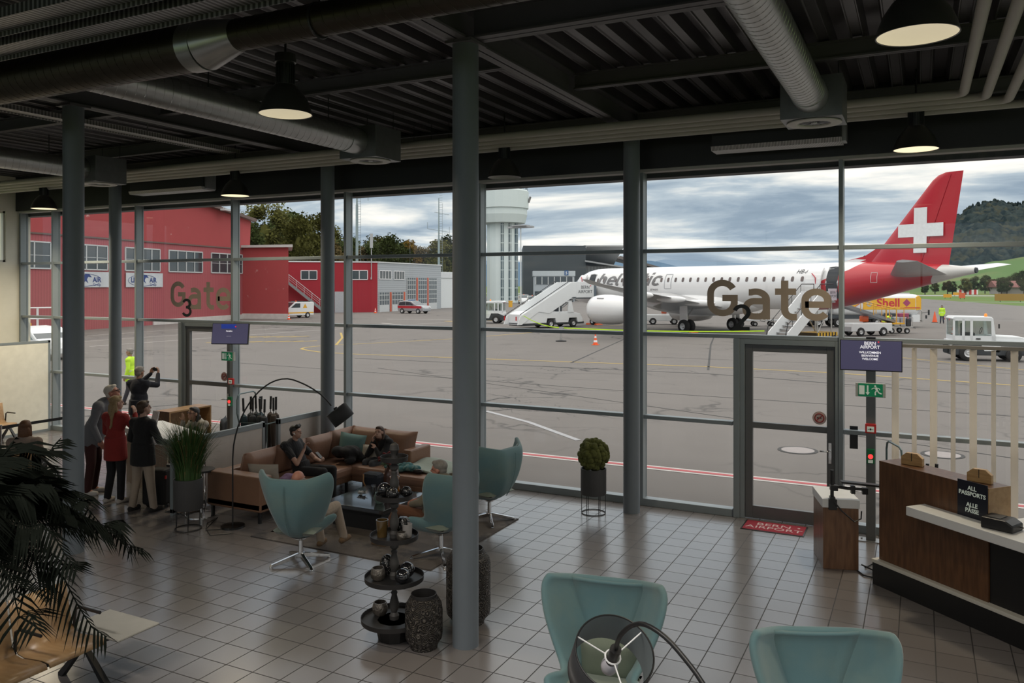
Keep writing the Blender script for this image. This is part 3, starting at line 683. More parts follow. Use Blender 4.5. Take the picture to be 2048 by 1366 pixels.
MB().prism([(26.0,0.3),(26.0,-5.75),(34,-1.2),(34,10)],0,8.0).build('annex_wall', m_hbrick, h); MB().prism([(25.6,.3),(25.6,-6.5),(34.3,-1.5),(34.3,10)],8.0,8.28).build('annex_roof', M('roof_edge_pale', (.50,.49,.48), .7), h); MB().box(25.9,26,-5.8,0,0,.6).build('annex_plinth', m_hpl, h)
MB().box(23.6,25.3,-.12,-.05,.1,2.4).build('service_door', m_hred, h); MB().cyl((21.5,-.6,11.9),(21.5,-.6,12.6),.03,n=6).box(20.9,22.1,-1.2,-.6,11.75,11.95).build('roof_floodlight', m_winf, h)
# ---- red and grey fire station
FA, FB, FC = (-77.914,83.985), (-68.027,92.675), (-69.713,112.221)
a1 = math.atan2(FB[1]-FA[1], FB[0]-FA[0]); fs = T('fire_station', 'flat building with deep red wall, grey ribbed side and garage doors', 'building', (FA[0], FA[1], GZ), a1)
base = Matrix.Translation((FA[0],FA[1],GZ)) @ Matrix.Rotation(a1, 4, 'Z'); r2 = base.inverted() @ rel(FB, FC)
m_fred = stripes(M('deep_red_cladding', (.33,.006,.02), .6, 0, .08), 0, .2, .01, .15, .9)
m_fgrey = stripes(M('grey_ribbed_cladding', (.40,.43,.46), .5, .1, .06), 2, .32, .02, .4, .78, .7)
MB().box(-6,13.16,0,.4,0,6.95).build('red_wall', m_fred, fs)
mb = MB(); mb.T = r2; mb.box(0,19.62,0,8,0,6.95); mb.build('grey_wall', m_fgrey, fs)
mb = MB(); mb.box(-6,13.3,-.1,9,6.95,7.12); mb.T = r2; mb.box(-.1,19.8,-.12,9,6.95,7.12); mb.build('roof_edge', M('roof_edge_light', (.6,.62,.63), .5), fs)
def fwin(x0, x1, z0, z1, T2=None, n=2):
    mb = MB(); mb.T = T2
    for k in range(n+1): xx = x0+(x1-x0)*k/n; mb.box(xx-.05,xx+.05,-.08,0,z0,z1)
    mb.box(x0,x1,-.08,0,z0-.08,z0+.04).box(x0,x1,-.08,0,z1-.06,z1+.04); f = mb.build('window', M('white_frame', (.7,.7,.72), .5), fs)
    mb = MB(); mb.T = T2; mb.box(x0,x1,-.03,-.01,z0,z1).build('pane', m_win, f)
fwin(2.77,4.9,4.6,5.8); fwin(9.5,11.78,4.6,5.85); fwin(.5,3.7,4.68,5.86,r2,4); fwin(4.5,7.5,4.66,5.86,r2,4)
m_gar = M('garage_door_frame', (.52,.54,.55), .5); m_garp = M('garage_pane', (.10,.12,.14), .2, 0, .3); m_oran = M('orange_pillar', (.62,.13,.07), .6)
for x0, x1, z1 in ((.4,3.1,2.75),(3.9,7.1,2.75),(8.4,11,4.9),(11.8,14.6,4.9),(15.3,18.0,4.9)):
    mb = MB(); mb.T = r2; mb.box(x0,x1,-.05,-.02,.9,z1); p_ = mb.build('garage_door', m_garp, fs); mb = MB(); mb.T = r2; mb.box(x0,x1,-.09,-.02,0,.9)
    for k in range(5): mb.box(x0+(x1-x0)*k/4-.04,x0+(x1-x0)*k/4+.04,-.09,-.04,.9,z1)
    z = .9
    while z < z1: mb.box(x0,x1,-.09,-.04,z,z+.1); z += .72
    mb.build('door_bars', m_gar, p_)
for x in (3.5,7.5,11.4,14.9):
    mb = MB(); mb.T = r2; mb.box(x-.14,x+.14,-.14,-.02,0,2.8 if x < 7 else 4.95 if x > 8 else 2.8); mb.build('orange_pillar', m_oran, fs)
mb = MB(); mb.box(7.3,8.5,-.06,-.01,0,2.9); mb.build('grey_door', M('grey_door_leaf', (.38,.40,.43), .5), fs)
st = MB(); st.prism([(.2,4.25),(1.2,4.25),(6.2,.15),(5.6,.15),(1.05,3.95),(.2,3.95)], -1.6, -1.5, 'y').prism([(.2,4.25),(1.2,4.25),(6.2,.15),(5.6,.15),(1.05,3.95),(.2,3.95)], -.5, -.4, 'y')
for k in range(18): st.box(1.2+k*.27,1.5+k*.27,-1.55,-.45,4.1-k*.224,4.14-k*.224)
st.box(-.8,1.2,-1.6,-.3,4.12,4.25)
stair = st.build('outside_stair', M('galvanised_stair', (.25,.27,.28), .5, .4), fs)
rl = MB(); rl.tube([(-.6,-1.58,5.2),(1.2,-1.58,5.2),(6.2,-1.58,1.1)], .04, 6)
for k in range(6): rl.cyl((1.2+k,-1.58,4.2-k*.82),(1.2+k,-1.58,5.2-k*.82),.03,n=6)
for dz in (.3,.6): rl.tube([(1.2,-1.58,5.2-dz),(6.2,-1.58,1.1-dz)], .02, 5)
rl.build('stair_rail', M('rail_pale', (.5,.5,.52), .5), stair)
o = MB().box(12.2,12.35,-.25,0,4.6,4.9).cyl((12.3,-.2,4.7),(12.3,-.2,9.0),.06,n=6).box(12.1,12.5,-.4,0,9,11).build('roof_light_mast', M('mast_grey', (.4,.42,.43), .5), fs)
wb = T('garage_annex', 'white low building beside the grey fire station side', 'building', (-70.2,113.0,GZ), R(85)); MB().box(0,9,.5,7,0,6).build('wall', M('white_panel_wall', (.66,.69,.70), .5), wb); MB().box(-.1,9.1,.4,7.2,5,5.9).build('roof_band', M('roof_band', (.62,.64,.66), .5), wb)
# ---- control tower
m_tow = M('tower_white', (.62,.70,.70), .5, 0, .04); m_tgl = M('tower_glass', (.03,.06,.075), .05, 0, .3, .3, spec=.9)
tc_ = (-82.2,157.9); t = T('control_tower', 'white round control tower with a wide drum top and tall dark windows', 'tower', (tc_[0],tc_[1],GZ), R(-62))
MB().lathe([(0,0),(3.5,0),(3.5,18.2),(0,18.2)], n=14).build('shaft', m_tow, t)
MB().lathe([(3.2,17.2),(5.0,17.4),(5.45,19.2),(5.45,20.5),(5.75,20.6),(5.8,24.3),(5.55,24.6),(0,24.6)], n=20).build('drum', m_tow, t)
MB().lathe([(0,24.6),(4.2,24.6),(4.4,25.3),(4.7,28.2),(5.3,28.4),(5.2,29.0),(0,29.3)], n=20).build('glass_cab', m_tgl, t)
mb = MB()
for k in range(20): a = k*PI/10; mb.cyl((5.5*math.cos(a),5.5*math.sin(a),24.6),(5.5*math.cos(a),5.5*math.sin(a),25.9),.05,n=5)
for z in (25.3,25.9): mb.tube([(5.5*math.cos(k*PI/10),5.5*math.sin(k*PI/10),z) for k in range(20)], .05, 5, True)
mb.build('railing', M('rail_dark', (.12,.14,.15), .5), t)
for k, (a0, w0) in enumerate(((-.02,.32),(.47,.3),(1.02,.55))):
    mb = MB(); mb.T = Matrix.Rotation(a0+R(0), 4, 'Z'); mb.box(3.3,3.62,-w0,w0*.9,.6,17.4); st_ = mb.build('window_strip', m_tgl, t)
    mb = MB(); mb.T = Matrix.Rotation(a0, 4, 'Z')
    for z in range(9): mb.box(3.3,3.66,-w0,w0*.9,1.2+z*1.95,1.32+z*1.95)
    mb.box(3.3,3.67,-.05,.05,.6,17.4); mb.build('glazing_bars', m_tow, st_)
mb = MB()
for k in range(3): mb.cyl((5.8*math.cos(1.35+k*.09),5.8*math.sin(1.35+k*.09),22.0),(6.2*math.cos(1.37+k*.09),6.2*math.sin(1.37+k*.09),23.2),.18,n=8)
mb.build('aerial_horns', M('horn_dark', (.2,.2,.2), .5), t)
mast = T('light_mast', 'floodlight mast with a flat ring of lamps in front of the control tower', 'light mast', (-63.0,128.0,GZ)); MB().cyl((0,0,0),(0,0,13.9),.16,.1,n=8).build('pole', M('mast_pale', (.6,.62,.62), .4, .3), mast); MB().box(-2.4,2.4,-.5,.5,13.9,14.2).box(-1.4,1.4,-.9,.9,14.2,14.4).build('lamp_ring', M('lamp_head', (.35,.36,.37), .5), mast)
# ---- dark terminal hangar and gatehouse right of the tower
dk = T('dark_hangar', 'dark flat sided hangar with a white truss roof edge behind the tower', 'building', (-86.8,180,GZ), R(27)); m_dk = M('dark_cladding', (.045,.055,.06), .6, 0, .15)
MB().box(-1,14.5,0,25,0,13.6).build('dark_wall', m_dk, dk); MB().prism([(0,13.6),(30,5.5),(30,5),(0,13)], 14.5, 14.6, 'x').prism([(0,13.75),(0,13.45),(22,9.0),(22,9.3)], 14, 24, 'x').build('truss_roof', M('truss_white', (.55,.56,.56), .5), dk)
MB().box(14.5,24,1,22,0,8.5).build('timber_wall', stripes(M('grey_timber', (.20,.215,.22), .8), 0, .8, .05, .4, .7), dk); MB().prism([(14.2,9.6),(27,7.6),(27,7.9),(14.2,10.0)], -1.2, 23, 'y').build('canopy_roof', M('canopy_grey', (.30,.31,.32), .6), dk); MB().box(24,28,3,22,0,7.4).build('glazed_end', m_tgl, dk)
MB().prism([(24,11.0),(40,7.0),(40,7.4),(25,11.6)], 14, 30, 'y').build('rear_roof', M('rear_roof_brown', (.16,.14,.13), .7), dk); MB().box(27,39,15,30,0,7.1).build('rear_wall', M('rear_wall_grey', (.16,.17,.18), .7), dk)
gh = T('gatehouse', 'small pale gatehouse with strip windows and a blue number 5 sign', 'building', (-79.3,168,GZ), R(27)); MB().box(0,9.3,0,6,0,7.0).build('wall', M('gatehouse_grey', (.42,.46,.50), .6), gh); MB().box(-.2,9.5,-.2,6,5.9,7.1).build('parapet', M('parapet_pale', (.50,.55,.58), .6), gh)
f = MB().box(.4,8.9,-.1,0,4.0,5.75).build('window_strip', m_win, gh); mb = MB()
for k in range(7): mb.box(.35+k*1.42,.5+k*1.42,-.14,0,4,5.8)
mb.build('glazing_bars', M('white_frame2', (.66,.68,.68), .5), f)
sg = MB().box(7.0,7.9,-.3,-.22,6.1,7.2).build('number_sign', M('sign_blue', (.02,.09,.25), .5), gh); text('5', .95, m_white, sg, (7.45,-.32,6.3), bold=.02)
sg = MB().box(5.9,6.7,-.3,-.22,2.6,3.5).build('letter_sign', M('sign_yellow', (.65,.42,.03), .5), gh); text('C', .8, m_black, sg, (6.3,-.32,2.75), bold=.02)
MB().box(.2,9.1,-.06,0,0,2.4).build('dark_opening', m_win, gh)
# ---- radio masts
for (x, y, H_, l) in ((-80.9,104.7,27,'tall lattice radio mast left, cut by the window head'),(-76.8,122.9,19.4,'radio mast with crossarms right, behind the grey fire station')):
    t = T('radio_mast', l, 'mast', (x,y,GZ), 0, 'radio masts'); MB().cyl((0,0,0),(0,0,H_*.62),.24,.2,n=8).cyl((0,0,H_*.62),(0,0,H_),.14,.07,n=8).build('pole', M('mast_green_grey', (.24,.30,.31), .6, .2), t)
    mb = MB(); mb.cyl((.75,0,3),(.75,0,H_-1),.03,n=5)
    for k in range(int(H_*2.2)): mb.cyl((0.1,0,3+k*.42),(.75,0,3+k*.42),.022,n=4)
    mb.build('ladder', M('ladder_grey', (.2,.24,.25), .6), t)
    mb = MB(); mb.cyl((-2.4,0,H_*.72),(2.2,0,H_*.68),.04,n=5).cyl((-2.4,0,H_*.72),(-2.4,0,H_*.78),.04,n=5).cyl((2.2,0,H_*.64),(2.2,0,H_*.73),.04,n=5).cyl((-.9,0,H_*.87),(2.1,0,H_*.84),.04,n=5); mb.build('crossarm', M('ladder_grey', (.2,.24,.25), .6), t)
# ---- trees
m_trk = M('bark', (.07,.055,.04), .9, 0, .3)
def leafm(n, c): return M(n, c, .8, 0, .45, .5, spec=.1)
LEAF = [leafm('leaves_dark_green', (.045,.06,.018)), leafm('leaves_olive', (.085,.085,.022)), leafm('leaves_autumn', (.15,.095,.02)), leafm('leaves_brown_green', (.10,.075,.03))]
def crown_mesh(seed, n=7600, lobes=30):
    rnd = random.Random(seed); L_ = []
    for k in range(lobes):
        a = rnd.uniform(0, 2*PI); z = rnd.uniform(.22,.9); q = .27*math.sin(PI*min(1,(z-.08)/.92))**.7*rnd.uniform(.35,1.05); L_.append((q*math.cos(a), q*math.sin(a), z, rnd.uniform(.06,.13)))
    vs = []; fs = []
    for i in range(n):
        x, y, z, r = rnd.choice(L_); d = Vector((rnd.gauss(0,1), rnd.gauss(0,1), rnd.gauss(0,1))).normalized(); rr = r*rnd.uniform(.4,1.12)
        p = Vector((x,y,z))+d*rr; u = Vector((rnd.gauss(0,1), rnd.gauss(0,1), rnd.gauss(0,1))).normalized(); w = u.orthogonal().normalized(); s = rnd.uniform(.010,.021)
        k = len(vs); vs += [p-u*s, p+w*s*.8, p+u*s, p-w*s*.8]; fs.append((k,k+1,k+2,k+3))
    me = MB().add(vs, fs)
    for x, y, z, r in L_: me.ell((x,y,z), r*.42, 6, 5)
    me.ell((0,0,.52),(.09,.09,.26),8,6)
    return me
CR = []
for s in range(4):
    o = crown_mesh(s+3).build('crown', LEAF[s]); CR.append(o.data); bpy.data.objects.remove(o)
def tree(x, y, H_, W_, kind, label, group, rz=0):
    t = T('tree', label, 'tree', (x,y,GZ), rz, group)
    c = bpy.data.objects.new('crown', CR[kind]); COL.objects.link(c); c.parent = t; c.scale = (H_*W_, H_*W_, H_)
    MB().cyl((0,0,0),(0,0,H_*.5),.25,.15,n=8).build('trunk', m_trk, t)
    return t
TL = ['broad tree', 'olive tree', 'autumn yellow tree', 'brownish tree']
trees = [(500,445,100,15.5,0),(530,402,122,0,1),(565,418,126,0,0),(600,432,128,0,1),(630,425,130,0,1),(660,450,134,0,1),(690,470,138,0,0),(715,485,140,0,3),(755,470,140,0,1),(790,470,142,0,0),(815,478,140,0,2),(850,486,144,0,3),(880,478,148,0,1),(905,470,150,0,0),(925,480,160,0,1),(670,470,120,0,3),(735,480,150,0,0)]
import math as _m
def atp(u, v, d):
    r = (u-1024)*d/1615.26; c_, s_ = _m.cos(R(26.825)), _m.sin(R(26.825)); return (c_*r-s_*d, s_*r+c_*d, 3.556-(v-570.9)*d/1615.26)
wh = ['tallest at the hangar gable', 'second from the hangar gable', 'third from the hangar gable', 'fourth from the hangar gable, left of the facade column', 'rounded, left of the facade column', 'behind the facade column', 'right of the facade column', 'low by the left radio mast', 'right of the left radio mast', 'middle of the right group', 'bright in the right group', 'left of the right radio mast', 'at the right radio mast', 'right of the right radio mast', 'beside the control tower', 'lower, above the red wall', 'farther back above the red wall']
for i, (u, v, d, _, k) in enumerate(trees):
    d = (150,176,204)[i % 3]+d*.12; x, y, z = atp(u, v, d); tree(x, y, z-GZ, .8+.3*((i*7) % 5)/4, k, TL[k]+' beyond the buildings, '+wh[i], 'trees behind the buildings', i*1.3)
# far right: village trees, bushes, house
for i, (u, v, d, k) in enumerate(((1930,556,330,1),(1948,552,330,0),(1970,550,340,0),(1895,560,335,3),(1905,562,320,1),(1985,556,330,3),(2003,554,335,0),(2014,552,335,0),(2030,545,360,0),(2048,541,330,0),(2070,540,330,0),(1870,563,330,1),(1850,563,330,0))):
    d += 14*(i % 3); x, y, z = atp(u, v, d); tree(x, y, max(2.5, z-GZ), 1.1, k, ['low bushy tree','dark round tree','small tree','reddish brown bush'][k]+' at the far field edge, '+['under the tailplane tip','second right of the tailplane','dark between bushes','left of the striped barrier','at the striped barrier','right of the barrier','before the red roof','next to the red roof','behind the red roofed house','rightmost tall','out at the edge','left end of the hedge','beyond the fuel truck'][i], 'far field trees', i)
t = T('farm_house', 'low farm house with a red brown roof at the far right', 'building', (*atp(2040,573,350)[:2], GZ), R(20)); MB().box(-9,12,0,8,0,3).build('wall', M('house_wall', (.35,.32,.30), .8), t); MB().prism([(-1,2.9),(4,5.8),(9,2.9)], -10, 13, 'x').build('roof', M('house_roof', (.20,.08,.07), .8), t)
t = T('striped_barrier', 'red and white striped barrier box on the far grass', 'barrier', (*atp(1936,579,330)[:2], GZ), R(25)); mb = MB(); mb.box(-4,4,0,1,0,2); mb.mat(1)
for k in range(4): mb.box(-3.6+2*k,-2.6+2*k,-.05,0,0,2.02)
mb.build('box', [m_white, m_red], t)
for i, (u, v, d, w_, h_, c_, l) in enumerate(((1914,588,290,2.6,1.0,(.7,.33,.02),'orange airfield sign near the runway'),(1895,596,235,2.2,1.0,(.7,.33,.02),'orange airfield sign nearer on the grass'),(2020,603,185,6.5,1.6,(.30,.17,.02),'wide dark and orange taxiway sign on the grass at right'),(1924,599,225,1.6,1.4,(.65,.12,.04),'orange and grey marker box on the grass'))):
    x, y, z = atp(u, v, d); t = T('airfield_sign', l, 'sign', (x,y,GZ), R(20), 'airfield signs'); MB().box(-w_/2,w_/2,-.15,.15,.25,h_+.25).build('face', M('airfield_sign_%d' % i, c_, .6), t); MB().box(-w_/3,-w_/3+.1,-.05,.05,-.05,.3).box(w_/3,w_/3+.1,-.05,.05,-.05,.3).build('legs', m_black, t)
# ---- hills
def hill(name, label, mat, pts, d0, d1, nv=24, bump=0, fq=.05, n=60, kind='structure'):
    """pts: (azimuth px, height px) of the crest seen in the photo, rising from d0 to d1 metres away"""
    us = [p[0] for p in pts]
    def crest(u):
        for (a, b), (c, d) in zip(pts, pts[1:]):
            if a <= u <= c: f = (u-a)/(c-a); f = f*f*(3-2*f); return b+(d-b)*f
        return pts[-1][1]
    def fn(i, j):
        u = us[0]+(us[-1]-us[0])*i; d = d0+(d1-d0)*j
        x, y, z = atp(u, crest(u), d1); H_ = z-GZ; x, y, _ = atp(u, 571, d); zz = GZ-1+(H_+1)*(1-(1-j)**1.7)
        if bump: zz += bump*(mnoise.noise((x*fq, y*fq, 0))+.6*mnoise.noise((x*fq*2.3, y*fq*2.3, 5)))*min(1, j*6)
        return (x, y, zz)
    return S(MB().grid(fn, n, nv).build(name, mat, smooth='all'), label)
m_for = blotch(blotch(blotch(M('forest_hillside', (.030,.043,.044), .95, 0, .5, .12, spec=.03), (.052,.056,.042), .03, .5, .6), (.016,.027,.032), .09, .5, .6), (.05,.062,.06), .25, .55, .7)
m_fld = blotch(M('green_slope', (.09,.155,.055), .95, 0, .2, .01, spec=.05), (.15,.165,.075), .006, .5, .6)
hill('ground_field_slope', 'green field slope below the wooded hill', m_fld, [(1700,572),(1850,560),(1930,541),(1990,524),(2060,515),(2250,505)], 420, 900)
hill('ground_wooded_hill', 'dark wooded hill at the right horizon', m_for, [(1600,571),(1640,566),(1745,517),(1830,500),(1890,462),(1918,437),(1955,418),(1985,411),(2030,418),(2100,400),(2250,430)], 800, 1250, 110, 9, .07, 300)
m_h1 = M('distant_haze_hill', (.095,.155,.225), 1, 0, .15, .001, spec=0); m_h2 = M('far_haze_mountain', (.17,.235,.31), 1, 0, .12, .001, spec=0)  # aerial haze is painted into these colours as a bluish tint
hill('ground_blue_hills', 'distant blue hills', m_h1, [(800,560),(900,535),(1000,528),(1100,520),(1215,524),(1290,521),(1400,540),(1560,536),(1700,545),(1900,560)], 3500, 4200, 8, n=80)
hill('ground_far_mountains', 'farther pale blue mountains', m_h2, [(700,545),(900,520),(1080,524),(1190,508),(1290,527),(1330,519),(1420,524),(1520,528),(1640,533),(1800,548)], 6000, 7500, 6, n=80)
rt = MB(); rnd = random.Random(5)
for k in range(90):
    u = 1898+rnd.random()*200; v = [(1890,462),(1918,437),(1955,418),(1985,411),(2030,418),(2100,400)]
    for (a, b), (c, d) in zip(v, v[1:]):
        if a <= u <= c: f = (u-a)/(c-a); f = f*f*(3-2*f); vv = b+(d-b)*f
    x, y, z = atp(u, vv, 1246); hh = rnd.uniform(5,10); rt.ell((x,y,z+hh*.75), (rnd.uniform(1.6,3.2),rnd.uniform(1.6,3),hh*.42), 7, 5)
    rt.cyl((x,y,z-3),(x,y,z+hh*.6),.35,n=4)
tag(rt.build('ridge_trees', m_for), 'thin row of trees along the crest of the wooded hill', 'trees', kind='stuff')
# ================================================================ airliner
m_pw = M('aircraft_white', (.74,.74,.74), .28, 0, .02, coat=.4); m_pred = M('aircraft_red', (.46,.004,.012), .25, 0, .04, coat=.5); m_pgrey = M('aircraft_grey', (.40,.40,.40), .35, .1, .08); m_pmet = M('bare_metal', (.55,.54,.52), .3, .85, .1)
m_tyre = M('tyre_rubber', (.018,.018,.019), .85, 0, .15); m_rim = M('wheel_rim', (.55,.56,.57), .4, .4, .1); m_text = M('lettering_grey', (.16,.155,.155), .5); m_cab = M('cabin_window_dark', (.11,.075,.065), .15, 0, .5, .6); m_dk2 = M('dark_interior', (.02,.022,.025), .7)
m_orange = M('safety_orange', (.75,.12,.02), .6, 0, .08); m_yelv = M('vehicle_yellow', (.72,.38,.02), .5, 0, .06); m_hivis = M('hi_vis_yellow', (.55,.85,.04), .8, 0, .1, emit=(.5,.8,.02), es=.05)
AL = T('airliner', 'white twin jet airliner with a red tail bearing a white cross', 'airplane', (-15.17,65.95,GZ), R(152.92))
SEC = [(17.62,3.02,.03,.03),(17.5,3.03,.25,.27),(17.2,3.07,.50,.55),(16.7,3.14,.78,.84),(16.0,3.27,1.10,1.13),(15.2,3.44,1.40,1.33),(14.4,3.56,1.57,1.44),(13.4,3.63,1.67,1.5),(12,3.66,1.69,1.51),(4,3.66,1.69,1.51),(-4,3.66,1.69,1.51),(-9.5,3.66,1.69,1.51),(-11,3.73,1.64,1.49),(-12.5,3.9,1.48,1.41),(-14,4.08,1.27,1.25),(-15.7,4.27,1.0,1.0),(-17.2,4.44,.75,.77),(-18.7,4.58,.48,.52),(-19.8,4.65,.29,.31),(-20.4,4.68,.19,.2)]
def sec(x):
    for a, b in zip(SEC, SEC[1:]):
        if b[0] <= x <= a[0]:
            f = (x-a[0])/(b[0]-a[0]); return tuple(a[i]+(b[i]-a[i])*f for i in range(1, 4))
    return SEC[0][1:] if x > 0 else SEC[-1][1:]
def skin(x, z, side=1, off=.012):
    zc, rz, ry = sec(x); k = max(0, 1-((z-zc)/rz)**2); return Vector((x, side*(ry*math.sqrt(k)+off), z))
def fus_mat():
    m = M('fuselage_paint', (.74,.74,.74), .28, 0, .02, coat=.4); nt, N, L, b = nodes_of(m)
    tc = N.new('ShaderNodeTexCoord'); sp = N.new('ShaderNodeSeparateXYZ'); L.new(tc.outputs['Object'], sp.inputs[0])
    mr = N.new('ShaderNodeMapRange'); mr.inputs[1].default_value = 1.8; mr.inputs[2].default_value = 5.6; L.new(sp.outputs[2], mr.inputs[0])
    cr = N.new('ShaderNodeValToRGB'); L.new(mr.outputs[0], cr.inputs[0]); e = cr.color_ramp.elements
    pts = [(1.8,-7.6),(2.4,-8.9),(3.2,-9.9),(3.96,-10.6),(4.4,-11.6),(4.8,-12.7),(5.2,-13.3),(5.6,-13.8)]
    def val(xb): v = (-xb-6)/9; return (v,v,v,1)
    e[0].position = 0; e[0].color = val(pts[0][1]); e[1].position = 1; e[1].color = val(pts[-1][1])
    for z, xb in pts[1:-1]: q = e.new((z-1.8)/3.8); q.color = val(xb)
    def mth(op, a, b_=None, c=None):
        n = N.new('ShaderNodeMath'); n.operation = op
        for i, q in enumerate((a, b_, c)):
            if q is None: continue
            if isinstance(q, (int, float)): n.inputs[i].default_value = q
            else: L.new(q, n.inputs[i])
        return n.outputs[0]
    xb = mth('MULTIPLY_ADD', cr.outputs[0], -9, -6); red = mth('LESS_THAN', sp.outputs[0], xb)
    xt = mth('MULTIPLY_ADD', sp.outputs[2], -.55, -15.7); tail = mth('LESS_THAN', sp.outputs[0], xt)
    m1 = N.new('ShaderNodeMix'); m1.data_type = 'RGBA'; L.new(red, m1.inputs[0]); L.new(b.inputs['Base Color'].links[0].from_socket, m1.inputs[6]); m1.inputs[7].default_value = (.46,.004,.012,1)
    m2 = N.new('ShaderNodeMix'); m2.data_type = 'RGBA'; L.new(tail, m2.inputs[0]); L.new(m1.outputs[2], m2.inputs[6]); m2.inputs[7].default_value = (.58,.56,.53,1)
    L.new(m2.outputs[2], b.inputs['Base Color']); return m
mb = MB(); xs = [17.62,17.56,17.5,17.35,17.2,16.95,16.7,16.35,16.0,15.6,15.2,14.8,14.4,13.9,13.4,12.7,12]+[12-i for i in range(1,21)]+[-8.75,-9.5,-10.2,-11,-11.7,-12.5,-13.2,-14,-14.8,-15.7,-16.4,-17.2,-18,-18.7,-19.3,-19.8,-20.4]
n = 40; vs = []; fs = []
for x in xs:
    zc, rz, ry = sec(x)
    for j in range(n): a = 2*PI*j/n; vs.append((x, ry*math.cos(a), zc+rz*math.sin(a)))
for i in range(len(xs)-1):
    for j in range(n): fs.append((i*n+j, i*n+(j+1) % n, (i+1)*n+(j+1) % n, (i+1)*n+j))
mb.add(vs, fs+[tuple(range(n)), tuple(range((len(xs)-1)*n+n-1, (len(xs)-1)*n-1, -1))]); mb.build('fuselage', fus_mat(), AL, True)
MB().ell((1.2,0,2.35),(6.6,1.72,1.08),32,18).build('belly_fairing', m_pw, AL, 'all')
MB().cyl((-20.38,0,4.68),(-20.5,0,4.685),.18,.165,20).build('exhaust_ring', m_dk2, AL, True)
def foil(mb, stations, n=12, t=.11):
    """stations: (LE point, TE point, thickness ratio); lofted aerofoil"""
    vs = []; fs = []; ring = []
    prof = [(0,0),(.02,.35),(.1,.75),(.3,1.),(.6,.7),(1,.03)]
    up = prof; lo = [(a, -b*.6) for a, b in prof[::-1][0:-1]]; P = up+lo[:]; k = len(P)
    for le, te, th in stations:
        le = Vector(le); te = Vector(te); c = (te-le); nrm = stations_n
        for a, b in P: vs.append(le+c*a+nrm*(b*th*c.length))
    m = len(stations)
    for i in range(m-1):
        for j in range(k): fs.append((i*k+j, i*k+(j+1) % k, (i+1)*k+(j+1) % k, (i+1)*k+j))
    fs += [tuple(range(k)), tuple(range((m-1)*k, m*k))[::-1]]
    return mb.add(vs, fs)
stations_n = Vector((0,0,1))
for s_, nm in ((1,'wing'),(-1,'wing')):
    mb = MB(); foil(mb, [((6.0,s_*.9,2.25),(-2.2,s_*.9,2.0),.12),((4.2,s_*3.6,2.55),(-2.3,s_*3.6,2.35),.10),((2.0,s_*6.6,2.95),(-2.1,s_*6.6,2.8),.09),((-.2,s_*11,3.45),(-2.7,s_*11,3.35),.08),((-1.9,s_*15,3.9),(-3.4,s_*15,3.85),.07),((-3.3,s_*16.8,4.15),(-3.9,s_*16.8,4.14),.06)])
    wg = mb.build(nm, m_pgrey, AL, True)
    for y, xl in ((3.9,1.7),(6.9,1.5),(10,1.2)): 
        z = 2.3+.105*y-.25; MB().ell((-2.0,s_*y,z-.05),(xl,.2,.26),14,10).build('flap_fairing', m_pw, wg, 'all')
    nl = MB().lathe([(.98,0),(1.12,.12),(1.2,.5),(1.26,1.2),(1.26,2.0),(1.18,3.0),(1.0,3.9),(.72,4.2)], n=36); nc = MB(); nc.T = Matrix.Translation((8.5,s_*5.0,1.72)) @ Matrix.Rotation(R(-90), 4, 'Y'); nc.add(nl.v, nl.f)
    en = nc.build('engine_nacelle', m_pw, AL, True)
    q = MB(); q.T = nc.T; q.lathe([(.98,0),(1.02,.25),(1.0,.9),(0,.9)], n=36); q.build('intake', m_dk2, en, True); q = MB(); q.T = nc.T; q.lathe([(.75,4.0),(.5,5.0),(.0,5.5)], n=24); q.build('exhaust_cone', m_pmet, en, True)
    MB().prism([(7.3,2.75),(3.0,2.75),(.0,2.6),(1.6,2.1),(4.6,2.3),(6.0,2.6)], s_*5-.12, s_*5+.12, 'y').build('pylon', m_pw, AL)
    MB().box(6.5,7.3,s_*5+.6 if s_ > 0 else -5.9,s_*5+.9 if s_ > 0 else -5.6,2.62,2.72).build('nacelle_strake', m_pgrey, en)
    if s_: 
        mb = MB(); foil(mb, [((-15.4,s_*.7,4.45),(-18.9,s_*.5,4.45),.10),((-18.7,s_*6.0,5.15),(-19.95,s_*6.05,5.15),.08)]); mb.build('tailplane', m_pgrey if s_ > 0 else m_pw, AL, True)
# fin
mb = MB(); stations_n = Vector((0,1,0)); mb2 = []
def fin_st(z):
    f = (z-5.2)/5.62; return ((-13.55-4.6*f, 0, z), (-18.85-.85*f, 0, z))
st = []
for z in (4.9,5.2,7,9,10.4,10.7,10.85):
    le, te = fin_st(z); k = {10.7: .12, 10.85: .45}.get(z, 0); le = (le[0]-k, 0, z); st.append((le, te, .05))
foil(mb, st); fin = mb.build('fin', m_pred, AL, True)
MB().prism([(-11.2,5.3),(-13.3,5.75),(-14.4,6.4),(-15.2,5.2),(-12,5.0)], -.09, .09, 'y').build('dorsal_fillet', m_pred, AL)
MB().prism([(-11.2,5.33),(-12.6,5.56),(-13.4,5.5),(-12.4,5.2)], -.1, .1, 'y').build('fillet_tip', m_pw, AL)
def finside(x, z, s):
    le, te = fin_st(z); c = le[0]-te[0]; return s*(.05*c*1.02+.012)
